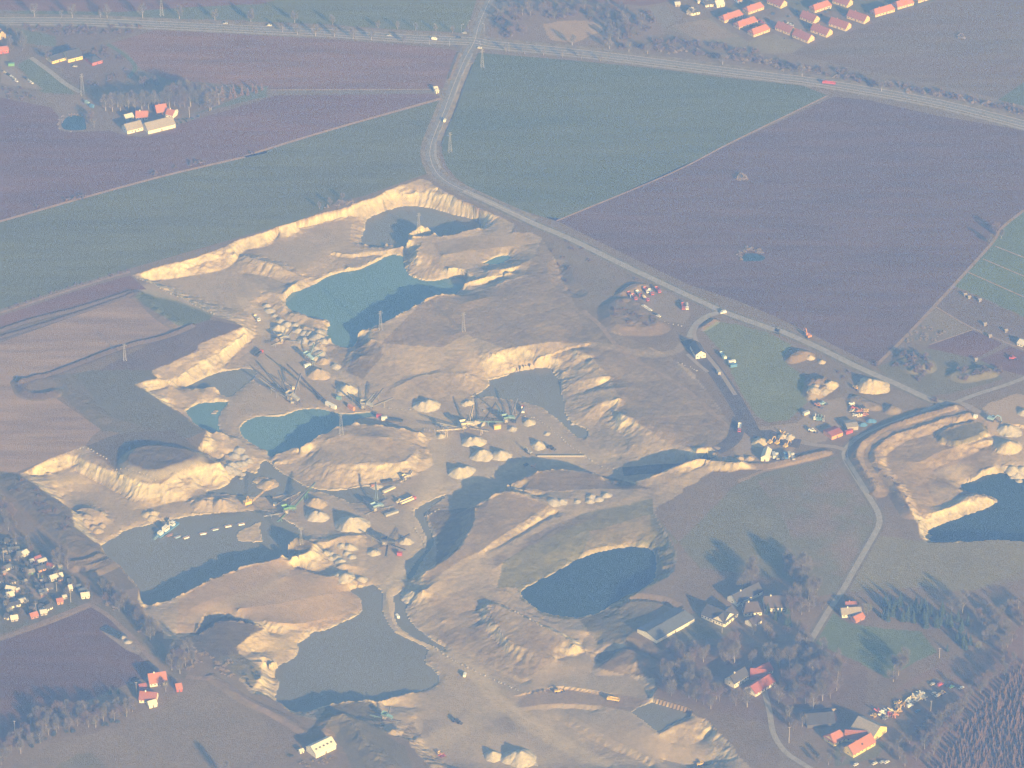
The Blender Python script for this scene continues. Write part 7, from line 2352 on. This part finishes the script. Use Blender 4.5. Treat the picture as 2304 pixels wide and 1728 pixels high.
container('K 1410,1005', 'K 1370,1025 1450,990', 'cream', 'narrow steel trough at the channel end', L=12, H_=1.2)
plant('K 1540,930', 'K 1490,945 1590,900', 'cream', 'cream machine on the bank of the central knoll', ((20, 12, 4), (190, 10, 3)), .8)
container('K 1395,945', 'K 1360,950 1430,940', 'dark', 'dark open bin on the channel bank', L=9, H_=1.8)
container('K 1305,975', 'K 1280,978 1330,972', 'orange', 'rusty barge box at the channel end', L=6, H_=1.2)
plant('K 1400,1420', 'K 1330,1400 1480,1410', 'dark', 'dark plant with boom pointing at the camera side heap', ((275, 22, 6), (30, 16, 5), (160, 16, 5), (320, 18, 5)), 1.15)
container('K 1490,1490', 'K 1470,1490 1515,1492', 'red', 'red box beside the dark plant', L=4)
plant('G 290,1290', 'G 240,1300 360,1260', 'grey', 'grey plant between the upper gravel heaps', ((200, 16, 4), (20, 12, 5), (300, 14, 4)), 1.0)
plant('G 480,1430', 'G 440,1400 530,1450', 'sky', 'light blue plant with white tank at the lake track', ((120, 14, 8), (340, 14, 6), (60, 12, 6)), 1.0)
container('G 470,1478', 'G 445,1485 500,1470', 'white', 'white tank at the foot of the light blue plant', L=6)
lorry('G 95,1130', 'G 70,1100 115,1150', 'white', 'cream', 'white tipper on the upper haul track', None, 'tipper', 8)
lorry('E 1935,825', 'E 1920,850 1980,805', 'red', 'dark', 'red cabbed dark tipper below the western cliff', None, 'tipper', 9)
plant('O 1560,1300', 'O 1500,1290 1620,1320', 'teal', 'teal plant on the front bank of the south lake', ((190, 14, 3), (100, 12, 5), (350, 14, 4)), .9)
excavator('X 1530,640', 'X 1460,600 1680,660', 'sky', 'teal excavator beside the sandy yard road', k=1.4)
container('X 1290,600', 'X 1270,590 1310,600', 'white', 'small white tank by the dark oval heap', L=3)
loader('Q 1018,1095', 'Q 990,1100 1050,1090', 'yellow', 'yellow bulldozer on the graded terrace')
lorry('Q 1425,1160', 'Q 1470,1165 1390,1150', 'yellow', 'yellow', 'yellow articulated dumper on the graded terrace', None, 'tipper', 9)
loader('Q 2080,1640', 'Q 2040,1645 2110,1630', 'yellow', 'yellow loader at the foot of the sandy slope')
loader('Q 258,1320', 'Q 230,1310 290,1330', 'dark', 'dark machine alone on the grey haul floor')
scrap('L 760,560 840,550 850,590 780,590', 6, 'steel pieces by the low concrete wall', 'steel by the low concrete wall')
scrap('Q 90,1450 170,1440 180,1490 100,1490', 6, 'dark steel pieces on the haul floor', 'steel on the haul floor')
# low concrete wall on the floor
o = thing('wall', 'low concrete wall along the haul road loop', 'wall', tuple(G1('L 860,590')), pdir('L 860,590 1210,590'))
for k_ in range(22):
    boxobj('panel', (k_ * 1.75, k_ * 1.75 + 1.7, -.2, .2, 0, 1.3), MAT['grey'], o)

# dragline
p = G1('K 365,1115')
dr = thing('dragline', 'yellow dragline crane with long lattice boom on the lake shore', 'crane', tuple(p), pdir('K 365,1115 560,1050'))
for y in (-1.8, 1.8):
    prism('track', [(-2.8, .35), (-2.4, 0), (2.4, 0), (2.8, .35), (2.8, .9), (2.4, 1.25), (-2.4, 1.25), (-2.8, .9)], y - .4, y + .4, DKSTEEL, dr)
boxobj('machinery_house', (-4.2, 1.6, -1.9, 1.9, 1.5, 4.2), CPAINT['yellow'], dr)
cb = boxobj('cab', (1.0, 2.8, .3, 1.9, 1.6, 3.9), CPAINT['yellow'], dr)
boxobj('window', (1.3, 2.86, .45, 1.94, 2.6, 3.6), GLASS, cb)
V, F = [], []
girder(V, F, (2.2, -.4, 2.2), (23, -.4, 13), .9, .9, 12, .07)
mesh_obj('boom', V, F, CPAINT['yellow'], dr)
V, F = [], []
tube(V, F, (-2.5, -.4, 4.2), (-1.0, -.4, 9.0), .18, .12, 4)
tube(V, F, (.5, -.4, 4.2), (-1.0, -.4, 9.0), .18, .12, 4)
mesh_obj('gantry', V, F, CPAINT['yellow'], dr)
V, F = [], []
tube(V, F, (-1.0, -.4, 9.0), (23, -.4, 13), .06, .06, 3)
tube(V, F, (23, -.4, 13), (20, -.4, 1.5), .05, .05, 3)
mesh_obj('cable', V, F, DKSTEEL, dr)
prism('bucket', [(19.2, .2), (20.8, .2), (21, 1.5), (20.6, 1.5), (20.4, .6), (19.2, .6)], -1.1, .3, DKSTEEL, dr)

# suction dredger and its floating pipeline
xy = unproj(P('J 1250,805'), WZ)[0]
db = thing('dredger', 'blue suction dredger with white deckhouses afloat on the grey lake', 'dredger', (xy[0], xy[1], WZ), pdir('J 1180,845 1310,750'))
prism('hull', [(-12, -.4), (10.5, -.4), (12, .9), (12, 1.2), (-12, 1.2)], -2.6, 2.6, CPAINT['blue'], db)
d1 = boxobj('deckhouse', (-4.5, .5, -1.7, 1.7, 1.2, 4.6), CPAINT['white'], db)
boxobj('window', (-4.4, .4, -1.74, 1.74, 3.2, 4.1), GLASS, d1)
d2 = boxobj('wheelhouse', (5.0, 8.0, -1.5, 1.5, 1.2, 4.2), CPAINT['white'], db)
boxobj('window', (4.95, 8.05, -1.54, 1.54, 2.9, 3.7), GLASS, d2)
boxobj('pump_house', (-10.5, -7.0, -1.6, 1.6, 1.2, 3.4), CPAINT['white'], db)
V, F = [], []
girder(V, F, (-8, 0, 2.0), (-17, 0, .2), 1.2, .8, 4, .12)
mesh_obj('suction_ladder', V, F, CPAINT['sky'], db)
V, F = [], []
tube(V, F, (2.5, 0, 1.2), (2.5, 0, 8.5), .2, .12, 6)
tube(V, F, (2.5, 0, 8.5), (-7, 0, 4.5), .06, .06, 3)
mesh_obj('mast', V, F, CPAINT['white'], db)
for k_, s in enumerate(('J 1262,845', 'J 1322,857', 'J 1388,862', 'J 1515,832', 'J 1606,800', 'J 1702,776', 'J 1800,761')):
    xy = unproj(P(s), WZ)[0]
    fl = thing('pipe_float', 'reddish pontoon of the dredge pipe beside the dredger' if k_ == 0 else 'pale pontoon carrying the dredge pipe across the grey lake', 'float', (xy[0], xy[1], WZ), .35 + (.25 if k_ < 3 else 0), None if k_ == 0 else 'pontoons of the dredge pipe')
    fl.scale = (.72, .72, .72)
    for y in (-1.3, 1.3):
        V, F = [], []
        tube(V, F, (-3.2, y, .25), (3.2, y, .25), .7, .7, 8)
        mesh_obj('pontoon', V, F, RUST if k_ == 0 else CPAINT['sky' if k_ in (1, 4) else 'white'], fl)
    V, F = [], []
    tube(V, F, (-4.6, 0, .85), (4.6, 0, .85), .38, .38, 8)
    mesh_obj('pipe', V, F, RUST, fl)
# logs by the dark barn
lg = new_mat('log_wood', (.40, .32, .20), .9, .15, 1)
LG = spots('S 215,1195 420,1085 520,1080 500,1110 230,1215', 3.4, .3)
me = None
for q in LG:
    if me is None:
        V, F = [], []
        for j, (y, z) in enumerate(((-.6, .3), (0, .3), (.6, .3), (-.3, .8), (.3, .8))):
            tube(V, F, (-2.2, y, z), (2.2, y, z), .32, .28, 7)
        me = mesh_data('log_pile', V, F, lg)
    o = bpy.data.objects.new('log_pile', me)
    o.location = q
    o.rotation_euler = (0, 0, .5 + rng.uniform(-.2, .2))
    tag(o, 'small pile of pale logs beside the dark open barn', 'log pile', 'log piles by the dark open barn')
    link(o)
# silage strip on the ploughed field
p = on_ground(P('N 1060,400')[0])
o = thing('silage_clamp', 'black plastic silage clamp at the ploughed field edge', 'silage clamp', tuple(p), pdir('N 990,360 1130,430'))
prism('cover', [(-11, -.2), (11, -.2), (9, 1.2), (-9, 1.2)], -3.5, 3.5, CPAINT['dark'], o)
for x in (-8, -5.5, -3, -.5, 2, 4.5, 7):
    for y in (-1.8, 1.2):
        lathe_wheel('tyre', o, x, y, .45, .3).location = (0, 0, 1.1)
struct(flat_poly('silage_strip', ground_xy('N 940,350 1000,335 1120,400 1280,500 1320,570 1290,605 1180,560 1060,470 950,390'), .14, new_mat('trampled_soil', (.26, .2, .13), .95, .25, .3)))

# ------------------------------------------------------------------ the hazy air
def haze_box():
    x0, x1, y0, y1, z0, z1 = -9500, 9500, -6500, 12800, -14.6, CAM_H + 40
    v = [(x0, y0, z0), (x1, y0, z0), (x1, y1, z0), (x0, y1, z0), (x0, y0, z1), (x1, y0, z1), (x1, y1, z1), (x0, y1, z1)]
    f = [(0, 3, 2, 1), (4, 5, 6, 7), (0, 1, 5, 4), (1, 2, 6, 5), (2, 3, 7, 6), (3, 0, 4, 7)]
    m = bpy.data.materials.new('haze')
    m.use_nodes = True
    nt = m.node_tree
    nt.nodes.clear()
    out = nt.nodes.new('ShaderNodeOutputMaterial')
    pv = nt.nodes.new('ShaderNodeVolumePrincipled')
    pv.inputs['Color'].default_value = HAZE_COLOR
    pv.inputs['Absorption Color'].default_value = (1, 1, 1, 1)
    pv.inputs['Density'].default_value = HAZE_DENSITY
    pv.inputs['Anisotropy'].default_value = 0.0
    nt.links.new(pv.outputs[0], out.inputs['Volume'])
    o = mesh_obj('haze', v, f, m)
    struct(o, 'stuff')
    o['label'] = 'blue winter haze over the whole countryside'


haze_box()
